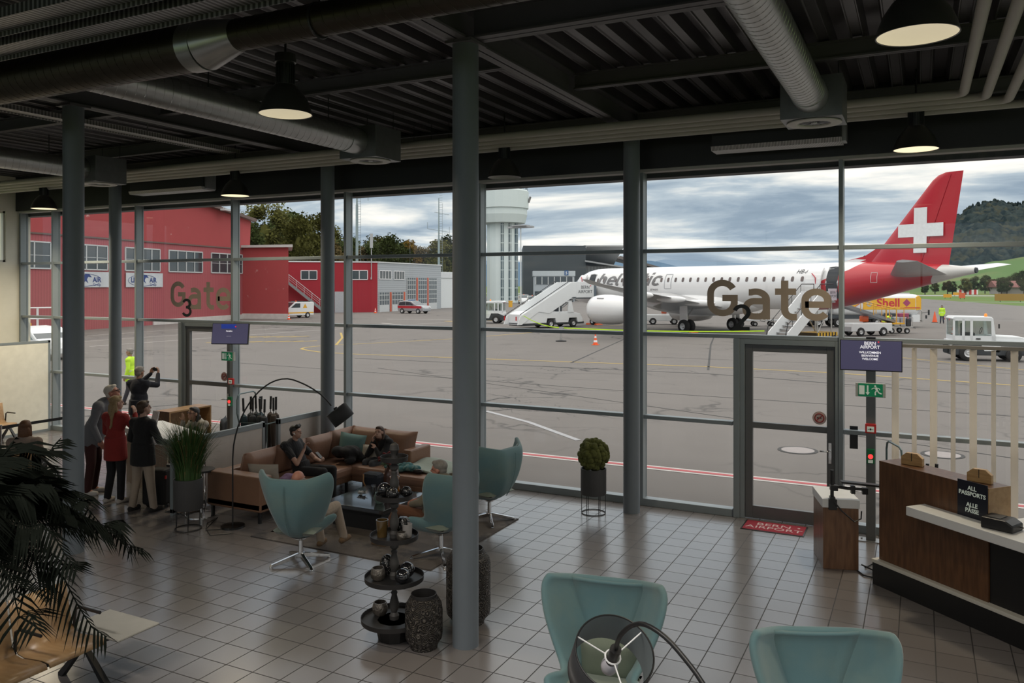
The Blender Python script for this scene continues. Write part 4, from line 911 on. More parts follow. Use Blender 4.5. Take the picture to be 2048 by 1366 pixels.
for s_ in (1,-1):
    mb = MB(); cx, cz, a_, w_ = -17.13, 7.3, 1.45, .42
    for (x0,x1,z0,z1) in ((-w_,w_,-a_,a_),(-a_,-w_,-w_,w_),(w_,a_,-w_,w_)):
        q = [(cx+x0-.17*z0/1.0*.0, cz+z0),(cx+x1, cz+z0),(cx+x1, cz+z1),(cx+x0, cz+z1)]
        mb.quad(*[(x, finside(x, z, s_)*1.0 if s_ > 0 else finside(x, z, s_), z) for x, z in q])
    mb.build('white_cross', M('cross_white', (.78,.80,.81), .35), fin)
    MB().tube([(-17.2,s_*.17,5.3),(-19.0,s_*.09,10.7)], .012, 4).build('rudder_line', M('panel_line_red', (.25,.0,.01), .5), fin)
# cabin windows, doors
k = 0; x = 13.0 - .9
def oval(x, z, w, h, mat, par, nm, off=.012, n=14, inset=None):
    pts = []
    for i in range(n):
        a = 2*PI*i/n; ca, sa = math.cos(a), math.sin(a); px = w/2*math.copysign(abs(ca)**.6, ca); pz = h/2*math.copysign(abs(sa)**.6, sa); pts.append(skin(x+px, z+pz, 1, off))
    return MB().add(pts, [tuple(range(n))]).build(nm, mat, par)
while x > -9.6:
    if not (2.9 < x < 3.8): oval(x, 4.22, .25, .37, m_cab, AL, 'cabin_window')
    x -= .795
def door_outline(x0, x1, z0, z1, nm, line_m, fill=None):
    c = [(x0,z0),(x1,z0),(x1,z1),(x0,z1)]; pts = []
    for i in range(4):
        (a, b), (c2, d) = c[i], c[(i+1) % 4]
        for t in [j/8 for j in range(8)]: pts.append(skin(a+(c2-a)*t, b+(d-b)*t, 1, .012))
    o = MB().tube(pts, .022, 5, True).build(nm, line_m, AL)
    return o
m_line = M('panel_line', (.30,.31,.32), .5)
e = door_outline(3.02,3.75,3.5,4.68,'overwing_exit', m_line); oval(3.38,4.22,.25,.37,m_cab,e,'exit_window',.014); 
def patch(x0, x1, z0, z1, mat, nm, off, par=AL, m=8):
    return MB().grid(lambda i, j: skin(x0+(x1-x0)*i, z0+(z1-z0)*j, 1, off), 4, m).build(nm, mat, par)
for x0, x1, z0, z1 in ((-11.25,-12.1,2.85,5.0),(13.35,12.5,2.8,4.75)):
    o = patch(x0, x1, z0, z1, m_dk2, 'doorway', .014)
    pts = [skin(x0+(x1-x0)*t, z, 1, .02) for t, z in [(0,z0),(0,(z0+z1)/2),(0,z1),(.5,z1+.05),(1,z1),(1,(z0+z1)/2),(1,z0)]]; MB().tube(pts, .05, 6).build('door_frame', m_pgrey, o)
    d = MB().grid(lambda i, j: skin(x0+.25+1.15*i, z0+(z1-z0)*j, 1, .33), 5, 9).build('open_door', m_pw, AL, solid=.12); d.modifiers['solid'].offset = -1
    MB().tube([skin(x0+.6, z0+1.0, 1, .3), skin(x0+.6, z0+1.45, 1, .42), skin(x0+.95, z0+1.75, 1, .42)], .035, 6).build('red_strap', M('strap_red', (.45,.02,.04), .6), d)
MB().grid(lambda i, j: skin(16.35-.9*i, 3.62+.62*j-.28*i*(1-j)*.2, 1, .012), 5, 5).build('cockpit_window', m_tgl, AL)
# lettering along the side
def wrap(v): return skin(v.x, v.y, 1, .014)
sl = [.06*i for i in range(20)]
def hel(v): return skin(12.15-v.x, v.y, 1, .013+v.z)
glyph_obj('helvetic', .20, m_text, AL, 'side_lettering', (0,8.05,3.72,4.86), shear=.28, slices=sl, xform=hel, rot=(0,0,0))
o = text('airways', .3, m_text, AL, (0,0,0), (0,0,0), 'small_lettering', 0, .2, align='LEFT', xform=lambda v: skin(5.4-v.x, 3.33+v.y, 1, .013))
o = text('HB-AZE', .42, m_black, AL, (0,0,0), (0,0,0), 'registration', 0, .25, align='LEFT', slices=[.05*i for i in range(10)], xform=lambda v: skin(-8.75-v.x*1.05, 4.62+v.y, 1, .024))
MB().tube([skin(-14.35,z,1,.012) for z in (3.95,4.3,4.6)]+[skin(-14.75,z,1,.012) for z in (4.6,4.3,3.95)], .015, 4, True).build('service_mark', m_pw, AL)
# landing gear
def wheel(par, x, y, r, w, nm='wheel', rim=.55):
    q = MB(); q.T = Matrix.Translation((x,y,r)) @ Matrix.Rotation(R(90), 4, 'X'); q.lathe([(r*.5,-w/2),(r*.85,-w/2),(r*.97,-w*.38),(r,-w*.2),(r,w*.2),(r*.97,w*.38),(r*.85,w/2),(r*.5,w/2)], n=24)
    o = q.build(nm, m_tyre, par, True); q = MB(); q.T = Matrix.Translation((x,y,r)) @ Matrix.Rotation(R(90), 4, 'X'); q.lathe([(0,-w*.42),(r*.18,-w*.46),(r*.3,-w*.3),(r*.5,-w*.42),(r*.58,-w*.48),(r*.58,w*.48),(r*.5,w*.42),(r*.3,w*.3),(r*.18,w*.46),(0,w*.42)], n=20)
    q.build('rim', m_rim, o, True); return o
for s_ in (1,-1):
    g = MB().cyl((0,s_*2.97,.55),(0.1,s_*2.9,2.3),.11,.13,10).cyl((0,s_*2.55,.55),(0,s_*3.4,.55),.09,n=8).cyl((0,s_*2.97,1.2),(.1,s_*1.8,2.2),.06,n=8).build('main_gear_leg', m_pmet, AL, True)
    for y in (2.66,3.28): wheel(g, 0, s_*y, .53, .38)
    MB().cbox((.1,s_*3.22,1.65),(.75,.05,1.3)).build('gear_door', m_pw, g)
g = MB().cyl((14.1,0,.4),(14.35,0,2.3),.09,.1,10).cyl((14.1,-.3,.38),(14.1,.3,.38),.06,n=8).cyl((14.2,0,1.2),(13.2,0,2.2),.05,n=8).build('nose_gear_leg', m_pmet, AL, True)
for y in (-.27,.27): wheel(g, 14.1, y, .36, .24)
d = MB().cbox((13.95,.42,1.62),(.9,.03,.6)).build('nose_gear_door', m_pw, g); text('AZE', .32, m_black, d, (13.95+.3,.44,1.5), (R(90),0,R(180)), 'lettering')
ax, ay = math.cos(R(152.92)), math.sin(R(152.92))
def pl(x, y): return (-15.17+ax*x-ay*y, 65.95+ay*x+ax*y, GZ)
for x, y, l in ((-.75,3.0,'orange wheel chock behind the near main wheels'),(-.75,-3.0,'orange wheel chock at the far main wheels'),(14.7,.1,'orange wheel chock ahead of the nose wheel'),(13.5,.1,'orange wheel chock behind the nose wheel')):
    t = T('wheel_chock', l, 'chock', pl(x,y), R(152.9), 'wheel chocks'); MB().prism([(-.18,0),(.18,0),(.05,.16),(-.05,.16)], -.4, .4, 'y').build('wedge', m_orange, t)
# ================================================================ ground vehicles
m_vw = M('vehicle_white', (.70,.72,.73), .4, 0, .05, 2); m_vd = M('vehicle_dark', (.035,.04,.045), .6, 0, .15)
def body(par, nm, mat, pts, y0, y1, bev=.03): return MB().prism(pts, y0, y1, 'y').build(nm, mat, par, bevel=bev)
def tug(label, loc, rz, group='baggage tractors'):
    t = T('baggage_tractor', label, 'tractor', loc, rz, group); W=.72
    body(t, 'chassis', m_vd, [(-.75,.28),(-.75,.72),(-.2,.95),(.5,.95),(.7,.5),(1.4,.45),(1.45,.75),(2.75,.75),(2.75,.35),(2.3,.3)], -W, W, .04)
    body(t, 'lower_body', m_vw, [(-.78,.75),(-.78,1.02),(2.72,1.02),(2.75,.75),(1.45,.75),(1.2,.5),(.72,.5),(.5,.98),(-.2,.98)], -W-.02, W+.02, .02)
    body(t, 'hood', m_vw, [(1.1,1.0),(1.1,1.28),(2.3,1.24),(2.7,1.15),(2.75,1.0)], -.62, .62, .05)
    cb = body(t, 'cab_roof', m_vw, [(-.72,2.12),(-.6,2.22),(1.05,2.2),(1.15,2.08),(1.1,2.06),(-.7,2.06)], -W, W, .03)
    mb = MB()
    for y in (-W+.03, W-.03):
        mb.prism([(-.68,1.0),(-.66,2.1),(-.58,2.1),(-.58,1.0)], y-.03, y+.03, 'y').prism([(-.26,1.0),(-.26,2.1),(-.14,2.1),(-.14,1.0)], y-.03, y+.03, 'y').prism([(.10,1.0),(.10,2.1),(.22,2.1),(.22,1.0)], y-.03, y+.03, 'y').prism([(1.05,1.0),(1.02,2.1),(1.12,2.1),(1.25,1.0)], y-.03, y+.03, 'y')
        mb.prism([(-.68,1.0),(-.68,1.26),(1.2,1.26),(1.22,1.0)], y-.03, y+.03, 'y').prism([(-.66,2.0),(-.66,2.1),(1.05,2.1),(1.06,2.0)], y-.03, y+.03, 'y')
    mb.box(-.68,-.62,-W,W,1.0,1.25).box(1.15,1.22,-W,W,1.0,1.27); mb.build('cab_frame', m_vw, t)
    g = MB()
    for y in (-W+.02, W-.02): g.quad((-.58,y,1.26),(1.08,y,1.26),(1.04,y,2.02),(-.58,y,2.02))
    g.quad((-.66,-W,1.26),(-.66,W,1.26),(-.64,W,2.02),(-.64,-W,2.02)).quad((1.17,-W,1.27),(1.17,W,1.27),(1.06,W,2.04),(1.06,-W,2.04)); g.build('cab_glass', glass_mat('vehicle_glass', (.75,.8,.78), .08), t)
    MB().cbox((.15,-.1,1.15),(.5,.55,.5)).cbox((-.1,-.1,1.5),(.12,.5,.7)).build('seat', m_vd, t, bevel=.05); MB().tube([(.72+.05*math.sin(a),-.1+.17*math.cos(a),1.5+.16*math.sin(a)) for a in [i*PI/8 for i in range(16)]], .015, 5, True).build('steering_wheel', m_black, t)
    MB().lathe([(.07,0),(.07,.1),(.04,.15),(0,.16)], (.85,-.45,2.21), 12).build('beacon', M('beacon_orange', (.9,.25,.02), .4, emit=(1,.25,0), es=.3), t, True)
    MB().cyl((-.78,-.5,2.05),(-.8,-.5,2.05),.05,n=10).cyl((-.78,.5,2.05),(-.8,.5,2.05),.05,n=10).build('tail_lamp', m_red, t); MB().cbox((1.35,-.78,1.75),(.05,.08,.22)).build('mirror', m_black, t); MB().box(.35,.55,-W-.04,-W-.02,1.08,1.14).build('door_handle', m_black, t)
    MB().cbox((-.85,0,.6),(.15,.3,.5)).cyl((-.95,0,.4),(-.95,0,.75),.03,n=6).build('tow_hitch', m_vd, t)
    for x, r in ((0,.4),(2.0,.35)):
        for y in (-W, W): wheel(t, x, y, r, .26)
    return t
TG = tug('white baggage tractor with dark chassis driving behind the blind, nearest vehicle at right', (1.98,46.75,GZ), R(10.5))
dup(TG, (-37.6,71.2,GZ), R(195), 'white baggage tractor left of the passenger stairs truck, near the tower foot', 'baggage tractors')
# passenger stairs truck at the nose
def bern(par, loc, rot, size, mat=None, star=True):
    o = text('BERN\nAIRPORT', size, mat or M('logo_black', (.03,.03,.03), .5), par, loc, rot, 'logo_lettering', ext=.001)
    if star:
        s_ = MB().cyl((0,0,0),(0,0,.003),size*.13,n=10); q = s_.build('logo_dot', M('logo_red', (.65,.03,.05), .5), o); q.location = (size*1.55, size*.65, 0)
    return o
t = T('passenger_stairs_truck', 'white truck carrying covered passenger stairs to the nose door', 'stairs truck', (-29.97,65.6,GZ), R(62.9)); W=1.0
body(t, 'truck_body', m_vw, [(-3.2,.45),(-3.2,1.25),(-2.4,1.5),(2.6,1.4),(3.4,1.2),(3.7,.75),(3.7,.45),(3.1,.45),(3.0,.85),(2.1,.85),(2.0,.45),(.6,.45),(.5,.85),(-.4,.85),(-.5,.45)], -W, W, .04); body(t, 'underframe', m_vd, [(-3.2,.25),(-3.2,.5),(3.9,.5),(3.9,.3)], -W+.06, W-.06)
for x in (0,2.6):
    for y in (-.9,.9): wheel(t, x, y, .38, .26)
mb = MB()
for y in (-W,W): mb.prism([(1.9,1.35),(2.0,2.35),(2.35,2.35),(2.6,1.35)], y-.04, y+.04, 'y').prism([(.9,1.35),(.9,2.3),(.98,2.3),(.98,1.35)], y-.04, y+.04, 'y').prism([(.9,2.28),(.9,2.36),(2.1,2.36),(2.1,2.28)], y-.04, y+.04, 'y')
mb.box(.85,2.1,-W,W,2.3,2.36); mb.build('driver_cab', m_vw, t); MB().cbox((1.3,-.4,1.6),(.5,.5,.6)).build('driver_seat', m_vd, t, bevel=.05)
for y in (-W,W):
    p_ = body(t, 'side_panel', m_vw, [(-3.7,.35),(-3.4,1.1),(2.3,4.05),(2.9,4.05),(2.9,2.72),(2.5,2.72),(.1,1.45),(-.2,1.3),(-1.4,1.45),(-3.3,.35)], y-.05, y+.05, .01)
    MB().tube([(-3.4,y,1.25),(2.2,y,4.2)], .035, 6).build('handrail', m_black, p_)
    q = body(t, 'platform_panel', m_vw, [(2.9,2.66),(2.9,4.08),(5.0,4.08),(5.0,2.66)], y-.05, y+.05, .01)
    bern(q, (3.95,y+(-.06 if y < 0 else .06),3.45), (R(90),0,0 if y < 0 else R(180)), .42)
mb = MB()
for k in range(16): mb.box(-3.5+k*.4,-3.1+k*.4,-W+.05,W-.05,.35+k*.145,.40+k*.145)
mb.build('steps', M('step_grey', (.4,.41,.42), .6), t); MB().box(2.9,5.3,-W,W,2.55,2.68).build('platform', m_vd, t)
MB().prism([(5.0,2.7),(5.0,3.9),(5.35,3.7),(5.35,2.7)], -W, W, 'y').build('bumper_fender', M('rubber_blue_grey', (.10,.13,.16), .7), t); MB().cyl((1.2,0,1.3),(3.4,0,2.6),.12,n=10).cyl((1.2,.6,1.3),(3.4,.6,2.6),.08,n=10).build('lift_ram', m_pmet, t)
MB().cbox((-3.72,-.85,.9),(.04,.12,.35)).cbox((-3.72,.85,.9),(.04,.12,.35)).build('tail_lamp', m_red, t)
# towable stairs at the rear door
t = T('boarding_stairs', 'white open boarding stairs at the rear door with black handrails', 'stairs', (-5.75,58.75,GZ), R(62.9)); W=.72
for y in (-W,W):
    p_ = body(t, 'stringer', m_vw, [(-5.5,.1),(-5.3,.75),(-1.7,3.35),(-.2,3.35),(-.2,2.7),(-1.3,2.7),(-4.9,.1)], y-.04, y+.04, .01)
    mb = MB().tube([(-5.6,y,.4),(-5.3,y,1.25),(-1.7,y,3.85),(-.3,y,3.85),(-.3,y,3.3)], .03, 6)
    for k in range(4): mb.cyl((-4.8+k*1.0,y,.9+k*.72),(-4.8+k*1.0,y,1.6+k*.72),.02,n=5)
    mb.build('handrail', m_black, p_)
mb = MB()
for k in range(12): mb.box(-5.2+k*.33,-4.88+k*.33,-W,W,.22+k*.22,.26+k*.22)
mb.build('steps', M('step_grey', (.4,.41,.42), .6), t); MB().box(-1.3,0,-W,W,2.6,2.7).build('platform', M('step_grey', (.4,.41,.42), .6), t)
q = MB().box(-.95,.0,-W-.1,-W-.06,2.75,3.55).build('name_panel', M('panel_pale_lilac', (.55,.52,.58), .5), t); bern(q, (-.47,-W-.105,3.2), (R(90),0,0), .26)
mb = MB().box(-2.2,.1,-W,W,.45,.6)
for x in (-1.9,-.3):
    for y in (-.6,.6): mb.cyl((x,y,.5),(x,y,2.6),.05,n=6)
mb.cyl((-1.9,-.6,.6),(-.3,-.6,2.5),.035,n=6).cyl((-1.9,.6,2.5),(-.3,.6,.6),.035,n=6); mb.build('support_frame', m_pmet, t)
q = stripes(M('hazard_yellow', (.72,.42,.02), .5), 0, .35, .002, .1, .05, .5); MB().box(-2.25,.15,-W-.05,W+.05,.38,.62).build('hazard_bumper', q, t)
for x in (-1.9,-.2):
    for y in (-W,W): wheel(t, x, y, .22, .14)
# belt loader on the far side
def loader(label, loc, rz):
    t = T('belt_loader', label, 'loader', loc, rz, 'belt loaders')
    body(t, 'chassis', m_vw, [(-.9,.35),(-.9,.95),(2.6,.95),(2.75,.7),(2.75,.35)], -.7, .7, .04)
    for x in (-.1,1.9):
        for y in (-.65,.65): wheel(t, x, y, .33, .22)
    b_ = MB().prism([(-1.4,.95),(-1.4,1.15),(4.6,2.85),(4.6,2.6)], -.45, .45, 'y').build('belt_frame', M('belt_grey', (.22,.23,.24), .6), t)
    mb = MB()
    for y in (-.55,.55):
        mb.tube([(-1.4,y,1.05),(-1.4,y,2.0),(1.0,y,2.5),(4.4,y,3.5),(4.6,y,2.8)], .04, 6)
        for k in range(5): mb.cyl((-.5+k*1.15,y,1.25+k*.32),(-.5+k*1.15,y,2.18+k*.32),.03,n=5)
    mb.build('yellow_rail', m_yelv, b_)
    mb = MB()
    for x in (-1.9,-1.2):
        for y in (-.75,.75): mb.cyl((x,y,.95),(x,y,2.1),.03,n=5)
    mb.tube([(-1.9,-.75,2.1),(-1.9,.75,2.1),(-1.2,.75,2.1),(-1.2,-.75,2.1)], .03, 5, True); mb.box(-1.95,-.9,-.78,.78,.85,.95); mb.build('driver_cage', m_yelv, t)
    MB().box(1.2,1.8,-.74,-.69,.45,.9).build('side_panel', m_vd, t); MB().cbox((.8,-.3,1.25),(.5,.5,.45)).build('hose_cover', m_orange, t, bevel=.08)
    return t
lo = loader('white belt loader with yellow rails under the red tail', (-3.0,66.55,GZ), R(223))
dup(lo, (-21.3,76.4,GZ), R(200), 'white loader with orange cover seen under the wing beyond the near engine', 'belt loaders')
# fuel truck
t = T('fuel_truck', 'white and yellow fuel tanker with rounded tail behind the red tail cone', 'truck', (.15,81.0,GZ), R(207)); W=1.25
m_fy = M('tanker_yellow', (.78,.42,.01), .35, 0, .04, coat=.3); m_sred = M('tanker_red', (.55,.02,.03), .4)
mb = MB(); k = 20; vs = []; fs = []
X = [.15,.3,.6,7.6,7.9,8.0]; SC_ = [.82,.94,1,1,.94,.82]
for x, s in zip(X, SC_):
    for j in range(k):
        a = 2*PI*j/k; ca, sa = math.cos(a), math.sin(a); vs.append((x, 0-W+W*s*math.copysign(abs(ca)**.45, ca), 2.02+.98*s*math.copysign(abs(sa)**.45, sa)))
for i in range(5):
    for j in range(k): fs.append((i*k+j, i*k+(j+1) % k, (i+1)*k+(j+1) % k, (i+1)*k+j))
mb.add(vs, fs+[tuple(range(k)), tuple(range(5*k, 6*k))[::-1]]); tk = mb.build('tank', m_vw, t, True, fix=True)
MB().box(.62,5.0,-.02,.012,1.6,2.62).build('yellow_side_panel', m_fy, tk); MB().prism([(.55,1.55),(.55,2.7),(.3,2.85),(.1,2.6),(.1,1.6)], -2.2, .0, 'y').build('yellow_tail', m_fy, tk)
MB().prism([(5.0,1.6),(5.0,2.62),(5.5,2.62),(5.25,2.1),(5.35,1.6)], -.02, .011, 'y').build('yellow_panel_edge', m_fy, tk)
text('Shell', 1.02, m_sred, tk, (3.05,.02,1.88), (R(90),0,R(180)), 'brand_lettering', bold=.025, sx=1.1)
sc_ = [(.55*math.cos(a)*(1+.06*math.cos(9*a)), .5*math.sin(a)*(1+.06*math.cos(9*a))) for a in [PI*(.08+.84*i/24)-.0 for i in range(25)]]+[(-.2,-.12),(-.16,-.32),(.16,-.32),(.2,-.12)]
q = MB().prism([(6.15+a, 1.98+b*.9) for a, b in sc_], .0, .02, 'y').build('shell_emblem', M('emblem_red', (.62,.06,.03), .4), tk); MB().prism([(6.15+a*.8, 2.0+b*.75) for a, b in sc_], .02, .026, 'y').build('shell_inner', m_fy, q)
MB().prism([(1.55,2.1),(1.9,2.45),(2.25-.35,1.75+.0),], .012, .02, 'y').build('hazard_label', M('hazard_label_dark', (.35,.04,.12), .5), tk) if False else MB().prism([(1.05,2.2),(1.4,2.55),(1.75,2.2),(1.4,1.85)], .012, .02, 'y').build('hazard_label', M('hazard_label_dark', (.35,.04,.12), .5), tk)
q = MB(); q.T = Matrix.Translation((4.75,.02,2.1)) @ Matrix.Rotation(R(90),4,'X'); q.lathe([(.1,0),(.25,0),(.25,.02),(.1,.02),(.1,0)], n=20); q.build('round_gauge', m_pmet, tk); MB().box(.2,2.0,.012,.02,1.72,1.8).build('red_stripe', m_sred, tk)
MB().box(.2,8.2,-2.2,-.3,.75,1.1).build('chassis', m_vd, t); MB().box(1.4,2.6,-.3,-.05,.5,1.1).box(.2,.9,-.4,-.02,.5,1.15).build('pump_cabinet', m_vw, t); MB().tube([(.1,-.3,.5),(-.1,-.3,.5),(-.1,-.3,1.5),(.1,-.3,1.6)], .05, 6).tube([(0,-1.8,.5),(-.2,-1.8,.5),(-.2,-.3,.55)], .05, 6).cbox((-.1,-1.2,.6),(.1,2.2,.12)).build('rear_frame', m_pmet, t)
for x in (-.4,): MB().cbox((-.45,.25,1.35),(.06,.22,.45)).cbox((-.3,.1,.95),(.06,.2,.3)).cyl((.1,.1,1.3),(-.45,.25,1.4),.02,n=5).build('mirror', m_black, t)
MB().tube([(1.2,-.05,.9),(1.5,.1,.6),(2.2,.05,.55),(2.8,-.05,.9),(3.4,.05,.7)], .07, 8).build('hose', m_sred, t)
for x in (2.9,3.9,7.4,9.2):
    for y in (-.35,-2.15): wheel(t, x, y, .45, .32)
body(t, 'cab', m_vw, [(8.4,.6),(8.4,2.7),(9.6,2.7),(10.1,1.7),(10.2,.6)], -2.4, -.1, .08); MB().box(8.2,8.3,-2,-.4,2.95,3.05).box(.6,7.6,-1.4,-1.1,2.98,3.1).build('top_rail', m_pmet, tk)
# baggage carts
def cart(label, loc, rz):
    t = T('baggage_cart', label, 'cart', loc, rz, 'baggage carts'); MB().box(-1.05,1.05,-.7,.7,.48,.56).build('bed', m_pmet, t); mb = MB()
    for x in (-1.03,1.03): mb.tube([(x,-.68,.55),(x,-.68,1.25),(x,.68,1.25),(x,.68,.55)], .025, 6)
    mb.build('end_rail', m_pmet, t)
    for x in (-.6,.6):
        for y in (-.6,.6): wheel(t, x, y, .22, .14)
    MB().tube([(1.05,0,.5),(1.6,0,.4)], .03, 6).build('drawbar', m_vd, t); return t
c1 = cart('baggage cart piled with suitcases beside the stooping worker', (-1.75,70.3,GZ), R(28)); dup(c1, (-14.3,76.6,GZ), R(20), 'empty baggage cart beyond the far main wheels', 'baggage carts'); dup(c1, (-11.8,77.8,GZ), R(22), 'second empty baggage cart behind the number 2 numeral', 'baggage carts')
for i, (dx, dy, z, sx, sy, sz, c_, nm) in enumerate(((-.7,-.4,.57,.5,.3,.7,(.04,.12,.13),'teal'),(-.15,-.4,.57,.45,.3,.72,(.35,.35,.36),'silver ribbed'),(.35,-.4,.57,.42,.3,.7,(.30,.30,.32),'grey'),(.8,-.4,.57,.35,.3,.62,(.03,.03,.035),'black'),(-.4,.1,1.30,.8,.4,.28,(.02,.025,.03),'black soft'),(.5,-.2,1.28,.75,.42,.3,(.28,.03,.09),'magenta'))):
    p_ = Matrix.Translation((-1.75,70.3,GZ)) @ Matrix.Rotation(R(28),4,'Z') @ Vector((dx,dy,z))
    t = T('suitcase', nm+' suitcase on the loaded baggage cart', 'suitcase', p_, R(28), 'suitcases on the cart'); MB().box(-sx/2,sx/2,-sy/2,sy/2,0,sz).build('shell', M('suitcase_'+nm.replace(' ','_'), c_, .5), t, bevel=.05); MB().tube([(-.09,0,sz),(-.09,0,sz+.05),(.09,0,sz+.05),(.09,0,sz)], .012, 5).build('handle', m_black, t)
# cars and vans
def car(name, label, cat, loc, rz, prof, glass, W, wb, r, mat, stripe=None, group=None):
    t = T(name, label, cat, loc, rz, group); body(t, 'body', mat, prof, -W, W, .07)
    for gi, g in enumerate(glass):
        for y in (-W-.006, W+.006): MB().quad(*[(a, y, b) for a, b in g]).build('side_window', m_win, t)
    for x in wb:
        for y in (-W+.08, W-.08): wheel(t, x, y, r, .24)
    return t
suv = car('fire_service_car', 'silver and red fire service estate car at the grey garage doors', 'car', (-61.9,90.75,GZ), R(-3.5), [(-.75,.35),(-.8,1.0),(-.55,1.6),(.2,1.72),(1.5,1.68),(2.35,1.15),(3.35,1.02),(3.5,.7),(3.5,.35)], [[(-.55,1.12),(-.4,1.52),(.55,1.6),(.55,1.12)],[(.62,1.12),(.62,1.6),(1.35,1.55),(1.95,1.12)]], .88, (0,2.65), .36, M('car_silver', (.42,.43,.45), .3, .5, .04))
for y in (-.895,.895): MB().box(-.7,3.2,min(y,y*.98),max(y,y*.98),.72,1.02).build('red_side_stripe', M('car_red', (.42,.01,.02), .35), suv)
MB().quad((1.52,-.8,1.67),(1.52,.8,1.67),(2.34,.85,1.17),(2.34,-.85,1.17)).build('windscreen', m_win, suv); MB().cbox((.9,0,1.78),(.3,1.1,.1)).build('light_bar', M('light_bar_blue', (.02,.1,.3), .3), suv)
for y in (-.7,.7): MB().cbox((3.47,y,.85),(.1,.3,.15)).build('headlamp', m_white, suv)
VP = [(-.85,.3),(-.9,1.75),(-.7,1.85),(1.7,1.83),(2.5,1.2),(3.4,1.02),(3.6,.6),(3.6,.3)]
van = car('panel_van', 'small white panel van with a yellow triangle half hidden by the red hangar corner', 'van', (-64.35,73.2,GZ), R(255), VP, [[(1.0,1.2),(1.0,1.7),(1.6,1.7),(2.25,1.2)]], .9, (0,2.8), .34, m_vw, None, 'white vans')
for y in (-.91,.91): MB().prism([(.05,1.15),(.65,1.15),(.35,1.65)], min(y,y*.985), max(y,y*.985), 'y').box(-.8,2.6,min(y,y*.985),max(y,y*.985),.55,.68).build('yellow_triangle', m_yelv, van)
MB().quad((1.74,-.8,1.8),(1.74,.8,1.8),(2.48,.85,1.22),(2.48,-.85,1.22)).build('windscreen', m_win, van); MB().lathe([(.08,0),(.08,.12),(0,.15)], (1.0,0,1.86), 10).build('beacon', m_orange, van); MB().box(-.5,1.2,-.7,-.66,1.85,1.95).box(-.5,1.2,.66,.7,1.85,1.95).build('roof_rack', m_vd, van)
x, y, z = atp(1064,611.5,148); dup(van, (x,y,GZ), R(-62), 'white van parked facing the hall in front of the gatehouse', 'white vans'); x, y, z = atp(1046,610,166); dup(van, (x,y,GZ), R(-55), 'white van partly behind another, beside the tower foot', 'white vans')
mc = car('car', 'white compact car outside at far left behind the white partition', 'car', (-41.9,26.6,GZ), R(-8), [(-.8,.3),(-.85,.95),(-.6,1.5),(-.1,1.62),(1.5,1.58),(2.4,1.05),(3.3,.9),(3.5,.6),(3.5,.3)], [[(-.5,1.0),(-.3,1.45),(.55,1.52),(.6,1.0)],[(.68,1.0),(.64,1.52),(1.4,1.48),(2.1,1.0)]], .86, (0,2.6), .33, m_vw)
for q in list(mc.children):
    if q.name.startswith('side_window'): q.data.materials.clear(); q.data.materials.append(M('car_window_pale', (.22,.30,.31), .1, 0, .2, 1))
MB().quad((1.52,-.78,1.56),(1.52,.78,1.56),(2.38,.82,1.07),(2.38,-.82,1.07)).build('windscreen', m_win, mc)
t = T('service_platform', 'white framed service steps vehicle behind the white car at far left', 'platform', (*atp(75,668,60)[:2],GZ), R(60)); mb = MB()
for x in (-1.2,0,1.2):
    for y in (-.6,.6): mb.cyl((x,y,.5),(x,y,2.1),.045,n=6)
for z in (1.3,2.1):
    for y in (-.6,.6): mb.cyl((-1.2,y,z),(1.2,y,z),.045,n=6)
mb.build('frame', m_vw, t); MB().box(-1.4,1.4,-.7,.7,.4,.7).build('deck', m_vw, t); MB().cbox((-1.9,0,1.5),(.9,1.3,1.6)).build('cab', m_vw, t, bevel=.15); MB().cbox((-.6,-.2,.85),(.4,.3,.25)).build('yellow_box', m_yelv, t)
for x in (-1.6,1.0):
    for y in (-.6,.6): wheel(t, x, y, .3, .2)
# cones
def cone(label, loc, h, striped=True):
    t = T('traffic_cone', label, 'traffic cone', loc, 0, 'traffic cones'); r = h*.22
    MB().cbox((0,0,.02),(r*2.4,r*2.4,.04)).build('base', m_orange if striped else m_black, t)
    mb = MB(); zs = [.04,.25,.42,.62,.78,1.]
    for i in range(5): mb.mat(i % 2 if striped else 0); a, b = zs[i]*h, zs[i+1]*h; mb.lathe([(r*(1-.85*zs[i]), a), (r*(1-.85*zs[i+1]), b)], n=18)
    mb.mat(0).lathe([(r*.15,h),(0,h)], n=18); mb.build('cone', [M('cone_orange', (.80,.10,.02), .5), m_white], t, True)
for (x, y), h, s, l in (((-18.29,47.83),.72,1,'orange and white striped cone standing alone in front of the engine'),((-28.2,76.4),.75,1,'striped cone under the engine by the nose wheel'),((-74.6,87.4),.75,1,'striped cone at the foot of the outside stair'),((-66.2,89.7),.75,1,'striped cone at the corner of the red and grey walls'),((1.3,92.6),1.1,0,'tall plain red cone beside the distant worker'),((1.86,58.0),1.2,1,'striped cone just behind the baggage tractor cab'),((-62.0,68.2),.7,1,'striped cone at the hangar corner by the van')):
    cone(l, (x,y,GZ), h, s)
t = T('barrier_post', 'silver belt barrier post on a black foot holding the green tape', 'post', (-21.49,49.78,GZ)); MB().cyl((0,0,.05),(0,0,.98),.06,n=14).box(-.12,.2,-.07,.07,.82,.97).build('pole', m_pmet, t, True); MB().lathe([(0,0),(.36,0),(.36,.06),(.08,.1),(0,.1)], n=24).build('foot', m_tyre, t, True)
def sag(a, b, s, n=14): a = Vector(a); b = Vector(b); return [a+(b-a)*(i/n)-Vector((0,0,s*4*(i/n)*(1-i/n))) for i in range(n+1)]
pts = sag((-31.2,63.5,1.05), (-21.49,49.75,.72), .25)+sag((-21.3,49.8,.72), (-9.2,55.2,.55), .12)[1:]
vs = []; 
